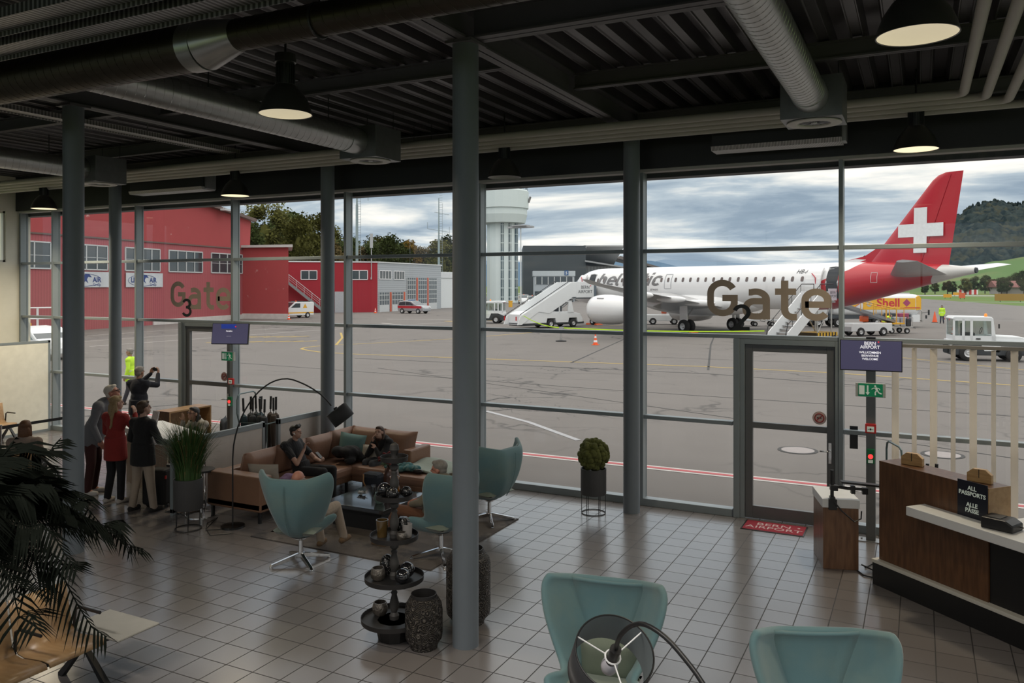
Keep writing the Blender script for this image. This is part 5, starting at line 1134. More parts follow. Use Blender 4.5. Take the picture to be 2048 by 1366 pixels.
for p in pts: vs += [(p.x,p.y,p.z+.035),(p.x,p.y,p.z-.035)]
tag(MB().add(vs, [(2*i,2*i+1,2*i+3,2*i+2) for i in range(len(pts)-1)]).build('barrier_tape', m_hivis), 'bright green barrier tape stretched across the apron in front of the airliner', 'tape')
x, y, z = atp(1021,613,140); t = T('yellow_bin', 'yellow bin at the foot of the control tower', 'bin', (x,y,GZ)); MB().lathe([(0,0),(.33,0),(.36,1.0),(.4,1.0),(.4,1.1),(0,1.1)], n=16).build('drum', m_yelv, t, True)
# ================================================================ hall furniture
m_wood = wood('walnut_veneer', (.14,.064,.028), (.08,.034,.015), .35, (9,9,1.2), 2.5)
m_woodl = wood('light_beech', (.40,.255,.13), (.32,.19,.09), .35, (1.5,10,10), 2.)
m_woodm = wood('oak_block', (.52,.33,.15), (.40,.24,.10), .45, (2,12,12), 3.)
m_teal = blotch(M('egg_chair_fabric', (.115,.215,.235), .85, 0, .06, 4, bump=.12, bs=400, sheen=.35), (.145,.232,.232), 2.5, .45, .65)
m_sage = M('sage_seat_fabric', (.19,.225,.185), .9, 0, .08, 5, bump=.12, bs=350, sheen=.3)
m_leather = M('cognac_leather', (.215,.118,.075), .42, 0, .14, 3, bump=.1, bs=24, spec=.4); m_leather2 = M('cognac_leather_cushion', (.26,.15,.105), .45, 0, .14, 3, bump=.2, bs=14, spec=.4)
m_screen = M('screen_indigo', (.02,.018,.04), .2, 0, .2, 1.5, emit=(.068,.063,.115), es=.7); m_stxt = M('screen_text', (.8,.8,.85), .5, emit=(.9,.9,1), es=.55)
def pillow(mb, c, d, rot=None, n=11, p=4):
    w, h, t = d; rot = rot or Matrix.Identity(3); c = Vector(c)
    for sg in (1,-1):
        def fn(i, j):
            u, v = 2*i-1, 2*j-1; k = max(0, (1-abs(u)**p)*(1-abs(v)**p))**.5
            pin = 1-.05*(1-abs(v)**2)*abs(u)**3; return c+rot @ Vector((u*w/2*(1-.05*(1-v*v)), sg*t/2*k, v*h/2*(1-.05*(1-u*u))))
        mb.grid(fn, n, n)
    return mb
def Rm(*e): return Matrix.Rotation(e[2],3,'Z') @ Matrix.Rotation(e[1],3,'Y') @ Matrix.Rotation(e[0],3,'X')
# ---- egg chairs
def spline(P, t):
    n = len(P)-1; f = min(max(t*n, 0), n-1e-6); i = int(f); f -= i; p0, p1, p2, p3 = P[max(i-1,0)], P[i], P[i+1], P[min(i+2,n)]
    return [.5*((2*b)+(-a+c)*f+(2*a-5*b+4*c-d)*f*f+(-a+3*b-3*c+d)*f**3) for a, b, c, d in zip(p0, p1, p2, p3)]
#      y     z    halfw  fwd   lift  corner
EG = [(-.40,1.07,.43,.22,.075,0),(-.44,1.01,.475,.30,.06,0),(-.445,.87,.445,.36,.03,0),(-.42,.72,.375,.37,0,0),(-.37,.58,.30,.37,0,0),(-.30,.46,.27,.36,.08,0),(-.19,.375,.29,.30,.17,0),(-.03,.335,.34,.20,.22,0),(.13,.335,.36,.08,.20,0),(.26,.35,.31,0,.13,0),(.32,.37,.24,-.05,.09,0)]
def egg_fn(i, j):
    y, z, w, f, l, _ = spline(EG, i); t = 2*j-1; a = abs(t)
    k = max(0, (a-.38)/.62); g = min(1, max(0, (i-.42)/.15)); c = (1-g)*k**1.25+g*a**2.3; return (w*t*(1.12-.12*a*a), y+f*c, z+l*((1-g)*k**1.1+g*a**2.2))
def egg_chair(label, loc, rz):
    t = T('egg_chair', label, 'armchair', loc, rz, 'teal egg armchairs')
    s_ = MB().grid(egg_fn, 26, 21).build('shell', m_teal, t, 'all', solid=.055, sub=1)
    # welt seam and the sewn panel lines of the wings
    MB().tube([Vector(egg_fn(k/24, .5))+Vector((0,-.056-(.0 if k < 9 else -.02*(k-9)/3), -(max(0,k-8)*.012))) for k in range(2, 13)], .006, 5).build('back_seam', m_teal, s_)
    o = MB().grid(lambda i, j: Vector(egg_fn(.012+.46*i, .5+(j-.5)*(.36+.22*(1-i))))+Vector((0,.026+.03*max(0,math.sin(PI*j))**.6, 0)), 14, 9).build('back_panel', m_teal, s_, 'all', solid=.02)
    pillow(MB(), (0,.02,.425), (.56,.58,.11), Rm(R(90),0,0), p=6).build('seat_cushion', m_sage, t, 'all')
    MB().cyl((0,-.03,.09),(0,-.03,.30),.03,.026,16).cyl((0,-.03,.28),(0,-.03,.325),.05,.12,16).build('stem', m_chrome, t, True)
    for k in range(4):
        a = PI/4+k*PI/2; q = MB(); q.T = Matrix.Translation((0,-.03,0)) @ Matrix.Rotation(a,4,'Z')
        q.prism([(.0,.075),(.0,.125),(.05,.12),(.36,.045),(.38,.02),(.36,.012)], -.02, .02, 'y'); q.cyl((.36,0,0),(.36,0,.02),.022,n=10); q.build('foot', m_chrome, t, bevel=.004)
    return t
E1 = egg_chair('teal egg chair seen from behind beside the rug, bald head above its top', (-7.1,8.05,0), R(16)); E1.scale = (1.05,1.05,1.07)
def egg_dup(label, loc, rz):
    d = dup(E1, loc, rz, label); d.scale = E1.scale; return d
egg_dup('teal egg chair in side view behind the tiered stand, with a grey haired sitter', (-5.62,9.0,0), R(84))
egg_dup('empty teal egg chair turned to the sofa just right of the wide middle column', (-5.83,10.72,0), R(80))
egg_dup('teal egg chair facing the viewer behind the near lamp shade, holding a sage pillow', (-2.21,5.86,0), R(190))
egg_dup('empty teal egg chair at the bottom right edge, only its back top in view', (-.50,5.62,0), R(204))
t = T('pillow', 'sage pillow lying in the near egg chair under the black lamp shade', 'pillow', (-2.17,5.97,.46)); pillow(MB(), (0,0,.2), (.46,.42,.16), Rm(R(20),0,R(12))).build('cover', stripes(M('sage_ribbed_pillow', (.17,.20,.15), .9, 0, .1), 0, .012, .003, .4), t, 'all')
t = T('pillow', 'dark teal pillow in the egg chair right of the wide column', 'pillow', (-6.0,10.74,.47)); pillow(MB(), (.1,0,.17), (.40,.34,.13), Rm(R(15),0,R(80))).build('cover', M('dark_teal_velvet', (.012,.055,.06), .7, 0, .2), t, 'all')
# ---- corner sofa
so = T('corner_sofa', 'cognac leather corner sofa along the white partition and the windows', 'sofa', (0,0,0))
MB().box(-9.83,-8.73,9.0,12.25,.19,.30).build('seat_base', m_leather, so, bevel=.02); MB().box(-8.73,-7.95,11.15,12.25,.19,.30).build('seat_base', m_leather, so, bevel=.02)
MB().box(-9.83,-8.73,9.0,9.25,.17,.70).build('arm', m_leather, so, bevel=.025); MB().box(-9.83,-9.63,9.25,12.25,.19,.68).build('back_frame', m_leather, so, bevel=.03); MB().box(-9.63,-7.85,12.05,12.25,.19,.68).build('back_frame', m_leather, so, bevel=.03)
MB().box(-7.98,-7.82,11.6,12.25,.3,.72).build('end_arm', m_leather, so, bevel=.03)
for y0, y1 in ((9.27,10.6),(10.62,11.2)): MB().box(-9.6,-8.70,y0,y1,.28,.46).build('seat_cushion', m_leather2, so, bevel=.05)
MB().box(-9.6,-7.98,11.12,12.03,.28,.46).build('seat_cushion', m_leather2, so, bevel=.05); MB().box(-7.96,-6.95,10.95,12.2,.19,.31).build('chaise_base', m_leather, so, bevel=.02); MB().box(-7.97,-6.93,10.93,12.2,.30,.46).build('chaise_cushion', m_leather2, so, bevel=.05)
for y, h in ((9.68,.5),(10.38,.52),(11.08,.52),(11.72,.55)): pillow(MB(), (-9.45,y,.70), (.70,h,.24), Rm(R(16),0,R(90)), p=5).build('back_cushion', m_leather2, so, 'all')
for x in (-9.0,-8.3): pillow(MB(), (x,11.93,.71), (.74,.54,.24), Rm(R(-16),0,0), p=5).build('back_cushion', m_leather2, so, 'all')
for x, y in ((-9.76,9.06),(-8.8,9.06),(-8.8,11.1),(-7.05,11.05),(-9.76,12.15),(-7.05,12.12)): MB().box(x-.02,x+.02,y-.02,y+.02,0,.2).build('leg', m_black, so)
def simple_pillow(label, c, d, e, mat): t = T('pillow', label, 'pillow', (c[0],c[1],c[2]-.0)); pillow(MB(), (0,0,0), d, Rm(*e)).build('cover', mat, t, 'all')
simple_pillow('pale teal throw pillow in the sofa corner', (-9.05,11.55,.69), (.48,.46,.16), (R(-18),R(8),R(22)), M('pale_teal_cotton', (.12,.21,.205), .85, 0, .06)); simple_pillow('small cream pillow beside the seated woman on the sofa', (-8.62,11.58,.60), (.40,.3,.13), (R(-20),0,R(10)), M('cream_cotton', (.36,.33,.29), .9))
simple_pillow('cream pillow at the near sofa arm, partly behind the egg chair', (-9.1,9.46,.62), (.5,.36,.14), (R(15),0,R(20)), M('cream_cotton', (.36,.33,.29), .9))
t = T('jacket', 'black jacket heaped on the sofa corner seat', 'jacket', (-8.95,11.3,.46)); mb = MB(); rnd = random.Random(3)
for k in range(14): mb.ell((rnd.uniform(-.22,.22), rnd.uniform(-.15,.15), rnd.uniform(.06,.24)), (rnd.uniform(.08,.16), rnd.uniform(.07,.13), rnd.uniform(.05,.1)), 10, 7)
blob(mb, 'folds', M('black_cloth', (.012,.012,.014), .9, 0, .3, 9, bump=.3, bs=20), t, .02)
t = T('sweater', 'lilac sweater lying over the sofa seat beside the young man', 'sweater', (-8.75,9.75,.46)); mb = MB()
for k in range(10): mb.ell((rnd.uniform(-.12,.12), rnd.uniform(-.2,.2), rnd.uniform(.03,.12)), (.08,.09,.05), 10, 7)
blob(mb, 'folds', M('lilac_knit', (.16,.10,.19), .95, 0, .2, 20, bump=.3, bs=40), t, .02)
t = T('blanket', 'pale sage blanket folded over the chaise end', 'blanket', (-7.3,11.6,.46)); MB().grid(lambda i, j: (-.5+1.0*i, -.42+.9*j, .035+.02*math.sin(7*i)+.015*math.sin(9*j+4*i)-(.3*max(0,i-.92)/.08 if i > .92 else 0)), 26, 18).build('cloth', M('pale_sage_wool', (.27,.31,.27), .95, 0, .1, 8, bump=.2, bs=60), t, 'all', solid=.03)
t = T('scarf', 'dark teal patterned scarf crumpled on the chaise', 'scarf', (-7.72,11.2,.46)); mb = MB()
for k in range(12): mb.ell((-.25+.05*k, rnd.uniform(-.1,.1), .05+rnd.uniform(0,.05)), (.08,.1,.05), 10, 7)
blob(mb, 'folds', blotch(M('teal_pattern_cloth', (.02,.10,.11), .9), (.12,.2,.19), 14, .5, .55), t, .018)
t = T('sunglasses', 'black glasses case lying on the chaise beside the teal scarf', 'glasses case', (-7.35,11.12,.465)); MB().ell((0,0,.045),(.1,.045,.04),16,10).build('case', m_black, t, 'all')
t = T('backpack', 'dark backpack standing on the floor between the sofa and the chaise', 'backpack', (-8.05,10.85,0)); MB().box(-.17,.17,-.12,.12,0,.48).build('bag', M('navy_bag_cloth', (.012,.016,.026), .85, 0, .2), t, bevel=.07); MB().box(-.13,.13,-.16,-.11,.04,.26).build('front_pocket', M('navy_bag_cloth', (.012,.016,.026), .85), t, bevel=.03); MB().tube([(-.1,-.13,.46),(-.05,-.2,.36),(.02,-.19,.22),(.1,-.14,.14)], .012, 6).build('strap', M('tan_strap', (.25,.13,.05), .7), t)
# ---- rug, coffee table and what stands on it
m_rug = blotch(blotch(M('faded_rug', (.115,.098,.088), .95, 0, .2, 2.2, bump=.2, bs=120), (.06,.055,.055), 1.6, .52, .6), (.17,.15,.135), 2.6, .55, .66)
tag(MB().box(-8.46,-5.45,8.53,11.0,.0,.012).build('rug', m_rug), 'faded grey brown vintage rug under the coffee table', 'rug')
t = T('coffee_table', 'low square dark glass topped coffee table on the rug', 'coffee table', (-7.35,9.95,.012)); MB().box(-.56,.56,-.56,.56,.285,.345).build('table_top', M('black_gloss_top', (.018,.018,.02), .08, 0, .05, coat=.6), t, bevel=.006); MB().box(-.44,.44,-.44,.44,0,.285).build('base_block', M('black_base', (.012,.012,.013), .5), t)
TZ = .358
def vase(name, label, cat, loc, prof, mat, sm=28): t = T(name, label, cat, loc); MB().lathe(prof, n=sm).build('body', mat, t, True); return t
t = vase('floor_vase', 'tall brown glazed vase holding dark red flowers on the coffee table', 'vase', (-7.28,10.28,TZ), [(0,0),(.085,0),(.12,.12),(.125,.24),(.10,.36),(.07,.41),(.075,.44),(.06,.44),(.055,.40),(0,.38)], M('brown_glaze', (.075,.038,.030), .22, .2, .25))
mb = MB(); rnd = random.Random(8)
for k in range(70):
    a = rnd.uniform(0,2*PI); q = rnd.uniform(0,.2); z = .50+rnd.uniform(0,.14)-q*.3; p = Vector((q*math.cos(a), q*math.sin(a), z)); mb.ell(p, (.025,.025,.02), 6, 5); 
    if k % 4 == 0: mb.cyl((0,0,.38), p, .004, n=4)
mb.build('flowers', M('dark_red_blossom', (.11,.012,.012), .8, 0, .4, 20), t); mb = MB()
for k in range(10): a = k*.63; mb.quad((0,0,.42),(.12*math.cos(a),.12*math.sin(a),.47),(.2*math.cos(a+.1),.2*math.sin(a+.1),.44),(.12*math.cos(a+.25),.12*math.sin(a+.25),.45))
mb.build('leaves', M('plant_green', (.03,.07,.03), .7, 0, .3), t)
vase('cup_vase', 'small ribbed sage vase on the coffee table', 'vase', (-7.1,9.72,TZ), [(0,0),(.05,0),(.075,.05),(.08,.10),(.062,.155),(.055,.155),(.07,.10),(.0,.02)], stripes(M('sage_ceramic', (.14,.21,.185), .5), 0, .02, .004, .4))
t = vase('glass', 'dark drink in a tumbler on the coffee table', 'glass', (-7.42,10.02,TZ), [(0,.0),(.036,.0),(.042,.16),(.038,.16),(.034,.01),(0,.01)], glass_mat('tumbler_glass', (.8,.8,.8), .1)); MB().cyl((0,0,.012),(0,0,.14),.033,.037,20).build('drink', M('cola', (.02,.012,.01), .1), t, True)
t = T('crumpled_foil', 'small crumpled clear wrapper on the coffee table', 'wrapper', (-7.62,9.98,TZ)); mb = MB()
for k in range(16): mb.quad(*[(rnd.uniform(-.09,.09),rnd.uniform(-.06,.06),rnd.uniform(.004,.07)) for _ in range(3)])
mb.build('film', M('clear_film', (.5,.5,.5), .2), t)
t = T('carry_bag', 'brown and cream tote bag standing against the coffee table', 'bag', (-6.45,9.35,.012)); MB().prism([(-.2,0),(.2,0),(.17,.32),(-.17,.32)], -.09, .09, 'y').build('body', M('cream_canvas', (.20,.175,.14), .9, 0, .15), t, bevel=.03); MB().tube(arc((0,0,.3), .12, 0, PI, 10), .012, 6).build('handle', M('brown_leather', (.09,.04,.02), .6), t)
# ---- tiered stand
m_tin = M('dark_tin', (.032,.030,.030), .5, .4, .25, 8); m_post = M('turned_dark_wood', (.055,.052,.050), .6, .1, .2)
ts = T('tiered_stand', 'tall dark five tier tray stand with a turned post', 'tray stand', (-4.74,6.74,0))
MB().lathe([(0,0),(.16,0),(.19,.14),(.17,.19),(0,.19)], n=10).build('base', m_tin, ts)
prof = []; Z5 = [.19,.60,1.015,1.42,1.80]; R5 = [.335,.30,.245,.19,.14]
for a, b in zip(Z5, Z5[1:]):
    h = b-a; prof += [(.045,a+.0),(.05,a+.04),(.028,a+.07),(.045,a+.16*h+.05),(.048,a+.4*h),(.026,a+.6*h),(.034,a+.66*h),(.022,a+.7*h),(.044,a+.76*h),(.044,a+.84*h),(.025,a+.88*h),(.05,b-.02)]
MB().lathe(prof+[(.03,1.82),(.028,1.86),(.05,1.9),(.04,1.95),(0,1.97)], n=20).build('turned_post', m_post, ts, True)
for z, r in zip(Z5, R5): MB().lathe([(0,z),(r-.012,z),(r-.006,z+.035),(r,z+.035),(r-.004,z-.012),(0,z-.014)], n=40).build('tray', m_tin, ts, True)
MB().tube([(.045*math.cos(a), 0, 1.9+.07*math.sin(a)) for a in [k*PI/10 for k in range(20)]], .006, 5, True).build('ring', m_tin, ts)
m_amber = M('amber_glass', (.32,.12,.01), .12, 0, .2, 10, coat=.5); m_silv = M('hammered_silver', (.26,.23,.20), .3, .8, .4, 25, bump=.4, bs=50); m_bg = M('black_gloss_ball', (.014,.014,.016), .06, 0, .1, coat=.8)
m_bead = M('beaded_black', (.02,.02,.022), .25, .2, .3); nt, N, L, b = nodes_of(m_bead); vo = N.new('ShaderNodeTexVoronoi'); vo.inputs['Scale'].default_value = 55; tcn = N.new('ShaderNodeTexCoord'); L.new(tcn.outputs['Object'], vo.inputs[0]); mr = N.new('ShaderNodeMapRange'); mr.inputs[1].default_value = .12; mr.inputs[2].default_value = .3; mr.inputs[3].default_value = 1; mr.inputs[4].default_value = 0; L.new(vo.outputs['Distance'], mr.inputs[0]); mxn = N.new('ShaderNodeMix'); mxn.data_type = 'RGBA'; mxn.inputs[6].default_value = (.015,.015,.016,1); mxn.inputs[7].default_value = (.55,.53,.5,1); L.new(mr.outputs[0], mxn.inputs[0]); L.new(mxn.outputs[2], b.inputs['Base Color'])
def onst(k, dx, dy): return (-4.74+dx, 6.74+dy, Z5[k]+.001)
cup = [(0,0),(.05,0),(.072,.03),(.075,.08),(.062,.125),(.056,.125),(.068,.08),(.05,.012),(0,.012)]
def cups(s): return [(r*s, z*s) for r, z in cup]
vase('cup', 'large hammered silver cup on the lowest tray of the stand', 'cup', onst(0,-.19,.02), cups(1.05), m_silv); vase('cup', 'wide hammered silver bowl on the second lowest tray', 'bowl', onst(1,-.12,-.11), cups(.98), m_silv)
vase('cup', 'small silver cup on the middle tray beside the white glass', 'cup', onst(2,.13,-.06), cups(.68), m_silv)
vase('candle_glass', 'tall amber and dark candle glass at left on the middle tray', 'candle holder', onst(2,-.12,-.04), [(0,0),(.05,0),(.062,.17),(.056,.17),(.046,.01),(0,.01)], M('smoky_amber', (.09,.055,.018), .15, 0, .4, 12, coat=.5)); vase('candle_glass', 'frosted white candle glass at right on the middle tray', 'candle holder', onst(2,.11,.07), [(0,0),(.045,0),(.05,.13),(.045,.13),(.04,.01),(0,.01)], M('frosted_white', (.32,.30,.29), .6))
vase('jar', 'black beaded jar with pale dots behind the post on the middle tray', 'jar', onst(2,.02,.13), [(0,0),(.05,0),(.075,.06),(.07,.13),(.04,.17),(0,.175)], m_bead); vase('jar', 'black beaded jar with pale dots on the second lowest tray', 'jar', onst(1,-.15,.09), [(0,0),(.05,0),(.08,.06),(.075,.12),(.05,.17),(.02,.19),(0,.19)], m_bead)
def ball(label, p, r, mat): t = T('ball', label, 'ornament ball', p); MB().ell((0,0,r),r,24,16).build('sphere', mat, t, 'all')
ball('upper shiny black ball at right on the second lowest tray', onst(1,.10,.08), .078, m_bg); ball('lower shiny black ball nearer the rim on the second lowest tray', onst(1,.16,-.09), .075, m_bg)
ball('shiny black ball at left on the second highest tray', onst(3,-.10,-.03), .07, m_bg); ball('speckled black ball at the front on the second highest tray', onst(3,.045,-.10), .062, m_bead); ball('speckled black ball at the back right on the second highest tray', onst(3,.11,.05), .055, m_bead)
vase('amber_vase', 'amber glass vase at the back of the second highest tray', 'vase', onst(3,-.06,.09), [(0,0),(.045,0),(.055,.06),(.035,.12),(.05,.18),(.045,.18),(.03,.12),(0,.02)], m_amber)
# ---- pierced metal lanterns
m_lant = M('embossed_dark_metal', (.04,.036,.034), .5, .5, .4, 12); nt, N, L, b = nodes_of(m_lant); vo = N.new('ShaderNodeTexVoronoi'); vo.feature = 'F1'; vo.inputs['Scale'].default_value = 16; tcn = N.new('ShaderNodeTexCoord'); L.new(tcn.outputs['Object'], vo.inputs[0]); sn = N.new('ShaderNodeMath'); sn.operation = 'SINE'; ml = N.new('ShaderNodeMath'); ml.operation = 'MULTIPLY'; ml.inputs[1].default_value = 26; L.new(vo.outputs['Distance'], ml.inputs[0]); L.new(ml.outputs[0], sn.inputs[0]); bp = N.new('ShaderNodeBump'); bp.inputs['Strength'].default_value = .9; bp.inputs['Distance'].default_value = .012; L.new(sn.outputs[0], bp.inputs['Height']); L.new(bp.outputs['Normal'], b.inputs['Normal'])
mxn = N.new('ShaderNodeMix'); mxn.data_type = 'RGBA'; mxn.inputs[7].default_value = (.13,.115,.10,1); mr = N.new('ShaderNodeMapRange'); mr.inputs[1].default_value = .3; mr.inputs[2].default_value = .9; L.new(sn.outputs[0], mr.inputs[0]); L.new(mr.outputs[0], mxn.inputs[0]); L.new(b.inputs['Base Color'].links[0].from_socket, mxn.inputs[6]); L.new(mxn.outputs[2], b.inputs['Base Color'])
def lantern(label, loc, r, h):
    t = T('lantern', label, 'lantern', loc, 0, 'embossed metal lanterns'); MB().lathe([(0,0),(r*.72,0),(r*.74,.03),(r*.8,.05),(r*.97,.1),(r,.16),(r,h-.16),(r*.95,h-.1),(r*.75,h-.035),(r*.68,h-.03)], n=36).build('body', m_lant, t, True); MB().lathe([(r*.68,h-.035),(r*.68,h),(r*.64,h),(r*.62,h-.12),(0,h-.14)], n=36).build('neck', m_tin, t, True); return t
lantern('low embossed dark metal lantern in front of the tiered stand', (-4.36,6.70,0), .185, .53); lantern('tall embossed dark metal lantern half hidden behind the wide middle column', (-4.27,7.42,0), .235, .78)
# ---- planters on wire stands
def wire_stand(t, r, h):
    mb = MB()
    for z in (.008, h): mb.tube([(r*math.cos(k*PI/18), r*math.sin(k*PI/18), z) for k in range(36)], .007, 6, True)
    for k in range(6): a = k*PI/3+.3; mb.cyl((r*math.cos(a),r*math.sin(a),0),(r*math.cos(a),r*math.sin(a),h),.006,n=6)
    mb.build('wire_stand', m_black, t)
m_pot = stripes(M('ribbed_grey_pot', (.055,.055,.058), .6, .1, .12), 0, .02, .004, .5)
def pot(t, r, z0, z1): MB().lathe([(0,z0),(r*.97,z0),(r,z0+.02),(r,z1),(r-.015,z1),(r-.02,z1-.05),(0,z1-.06)], n=40).build('pot', m_pot, t, True)
t = T('moss_ball_planter', 'round moss ball in a dark ribbed pot on a wire stand by the window', 'planter', (-4.56,11.84,0)); wire_stand(t, .185, .31); pot(t, .2, .30, .70); mb = MB(); rnd = random.Random(2)
for k in range(150):
    d = Vector((rnd.gauss(0,1),rnd.gauss(0,1),rnd.gauss(0,1))).normalized(); mb.ell(Vector((0,0,.92))+d*.215, rnd.uniform(.035,.058), 8, 6)
mb.ell((0,0,.92), .215, 20, 14); mb.build('moss_ball', M('moss_green', (.10,.11,.028), .95, 0, .5, 14, bump=.8, bs=90), t, 'all')
t = T('grass_planter', 'tall ornamental grass in a dark ribbed pot on a wire stand by the sofa', 'planter', (-9.55,8.4,0)); wire_stand(t, .185, .31); pot(t, .205, .30, .74); rnd = random.Random(11)
for nm, mt, n_, hs, sp in (('grass_blades', M('grass_blade_green', (.035,.085,.018), .6, 0, .4, 8), 1000, (.5,.92), .34), ('arching_stems', M('grass_stem_tan', (.14,.105,.035), .7, 0, .3), 70, (.7,1.1), .5)):
    mb = MB()
    for k in range(n_):
        a = rnd.uniform(0,2*PI); q = .17*rnd.random()**.5; h = rnd.uniform(*hs); b0 = Vector((q*math.cos(a), q*math.sin(a), .68)); out = Vector((math.cos(a),math.sin(a),0)); s = sp*rnd.uniform(.1,1.1); dr = rnd.uniform(0,.25)*s/.4; P = [b0+out*(s*f*f)+Vector((0,0,h*f-dr*f**4)) for f in (0,.3,.55,.75,.9,1)]
        w = Vector((-out.y,out.x,0)).normalized()*.0075; vs = []
        for i, p in enumerate(P): kk = 1-i/6; vs += [p+w*kk, p-w*kk]
        mb.add(vs, [(2*i,2*i+1,2*i+3,2*i+2) for i in range(5)])
    mb.build(nm, mt, t)
# ---- arc lamps
def arc_lamp(label, base, pts, shade_c, shade_r, shade_h, axis, r=.011, inside=True):
    t = T('arc_lamp', label, 'floor lamp', base, 0, 'black arc lamps'); bx_ = Vector(base)
    MB().tube([Vector(p)-bx_ for p in pts], r, 10).build('arc_pole', m_black, t, True)
    MB().lathe([(0,0),(.17,0),(.17,.03),(.02,.04),(0,.04)], n=32).build('base', M('black_marble', (.012,.012,.012), .2), t, True)
    q = Vector(axis).normalized().to_track_quat('Z','Y').to_matrix().to_4x4(); q = Matrix.Translation(Vector(shade_c)-bx_) @ q
    mb = MB(); mb.T = q; mb.lathe([(shade_r,-shade_h/2),(shade_r,shade_h/2)], n=48); li = MB(); li.T = q; li.lathe([(shade_r-.006,-shade_h/2),(shade_r-.006,shade_h/2)], n=48); sh = mb.build('lamp_shade', M('black_shade_fabric', (.016,.017,.02), .8, 0, .05, sheen=.1), t, True, solid=.006); li.build('shade_lining', M('shade_lining_grey', (.16,.19,.20), .7), sh, True)
    mb = MB(); mb.T = q
    for z in (-shade_h/2, shade_h/2): mb.tube([(shade_r*math.cos(k*PI/24), shade_r*math.sin(k*PI/24), z) for k in range(48)], .004, 6, True)
    mb.build('shade_rim', m_black, sh); mb = MB(); mb.T = q; z = shade_h/2-.03
    for k in range(3): a = .5+k*2*PI/3; mb.cyl((.04*math.cos(a),.04*math.sin(a),z-.02),(shade_r*math.cos(a),shade_r*math.sin(a),z+.02),.004,n=6)
    mb.tube([(.04*math.cos(k*PI/8), .04*math.sin(k*PI/8), z-.02) for k in range(16)], .005, 6, True); mb.build('spider', m_white, sh)
    mb = MB(); mb.T = q; mb.cyl((0,0,z-.06),(0,0,z+.06),.03,n=16); mb.build('socket', m_black, sh, True); mb = MB(); mb.T = q; mb.ell((0,0,z-.11), (.045,.045,.06), 16, 12); mb.build('bulb', M('frosted_bulb', (.55,.53,.58), .3), sh, 'all')
    return t
b0 = Vector((-9.03,8.75,0)); e0 = Vector((-7.78,9.5,1.72)); dr = Vector((e0.x-b0.x, e0.y-b0.y, 0))
P = [b0+Vector((0,0,z)) for z in (.04,.6,1.0)]+bez(b0+Vector((0,0,1.05)), b0+dr*.02+Vector((0,0,1.75)), b0+dr*.34+Vector((0,0,2.28)), b0+dr*.60+Vector((0,0,2.16)), 14)[1:]+bez(b0+dr*.60+Vector((0,0,2.16)), b0+dr*.80+Vector((0,0,2.06)), b0+dr*.92+Vector((0,0,1.90)), e0+Vector((-.02,-.015,.05)), 10)[1:]
arc_lamp('black arc lamp bending over the sofa to a tilted drum shade', b0, P, e0+Vector((.09,.055,-.085)), .165, .21, (-.52,-.3,.8))
s1 = Vector(atp(1224,1318,4.2)); ax1 = Vector((.376,-.471,.78)); P = [s1+ax1*.11]+[Vector(atp(*q)) for q in ((1240,1272,4.02),(1262,1252,3.93),(1290,1249,3.85),(1330,1274,3.76),(1370,1318,3.68),(1405,1366,3.61),(1434,1424,3.56))]
e_ = P[-1]; P += [e_+Vector((.05,0,-.3)), e_+Vector((.06,0,-.7)), Vector((e_.x+.06, e_.y, .04))]; P = [p for i in range(len(P)-1) for p in ([P[i].lerp(P[i+1],0)] if i > 8 else [Vector(spline([tuple(x) for x in P], (i+f)/(len(P)-1))) for f in (0,.33,.66)])]+[P[-1]]
arc_lamp('black arc lamp in the foreground, its open drum shade seen from above', Vector((e_.x+.06, e_.y, 0)), P, s1-ax1*.04, .205, .22, ax1, .012)
# ---- white partitions behind the sofa
def part(label, y0, y1, x=-10.32):
    t = T('low_partition', label, 'partition', (x,y0,0), 0, 'low white partitions'); L_ = y1-y0; MB().box(-.02,.02,.04,L_-.04,.1,1.06).build('panel', M('partition_white_low', (.50,.46,.42), .5), t); MB().box(-.03,.03,0,L_,1.06,1.15).build('top_rail', m_alu, t, bevel=.004)
    for y in (.0,L_-.06): MB().box(-.03,.03,y,y+.06,0,1.16).build('post', m_alu, t, bevel=.004)
    MB().box(-.03,.03,0,L_,.04,.1).build('bottom_rail', m_aludark, t)
part('low white partition with grey rail behind the near sofa half', 8.75, 10.72); part('low white partition with grey rail next to the window', 11.05, 12.4)
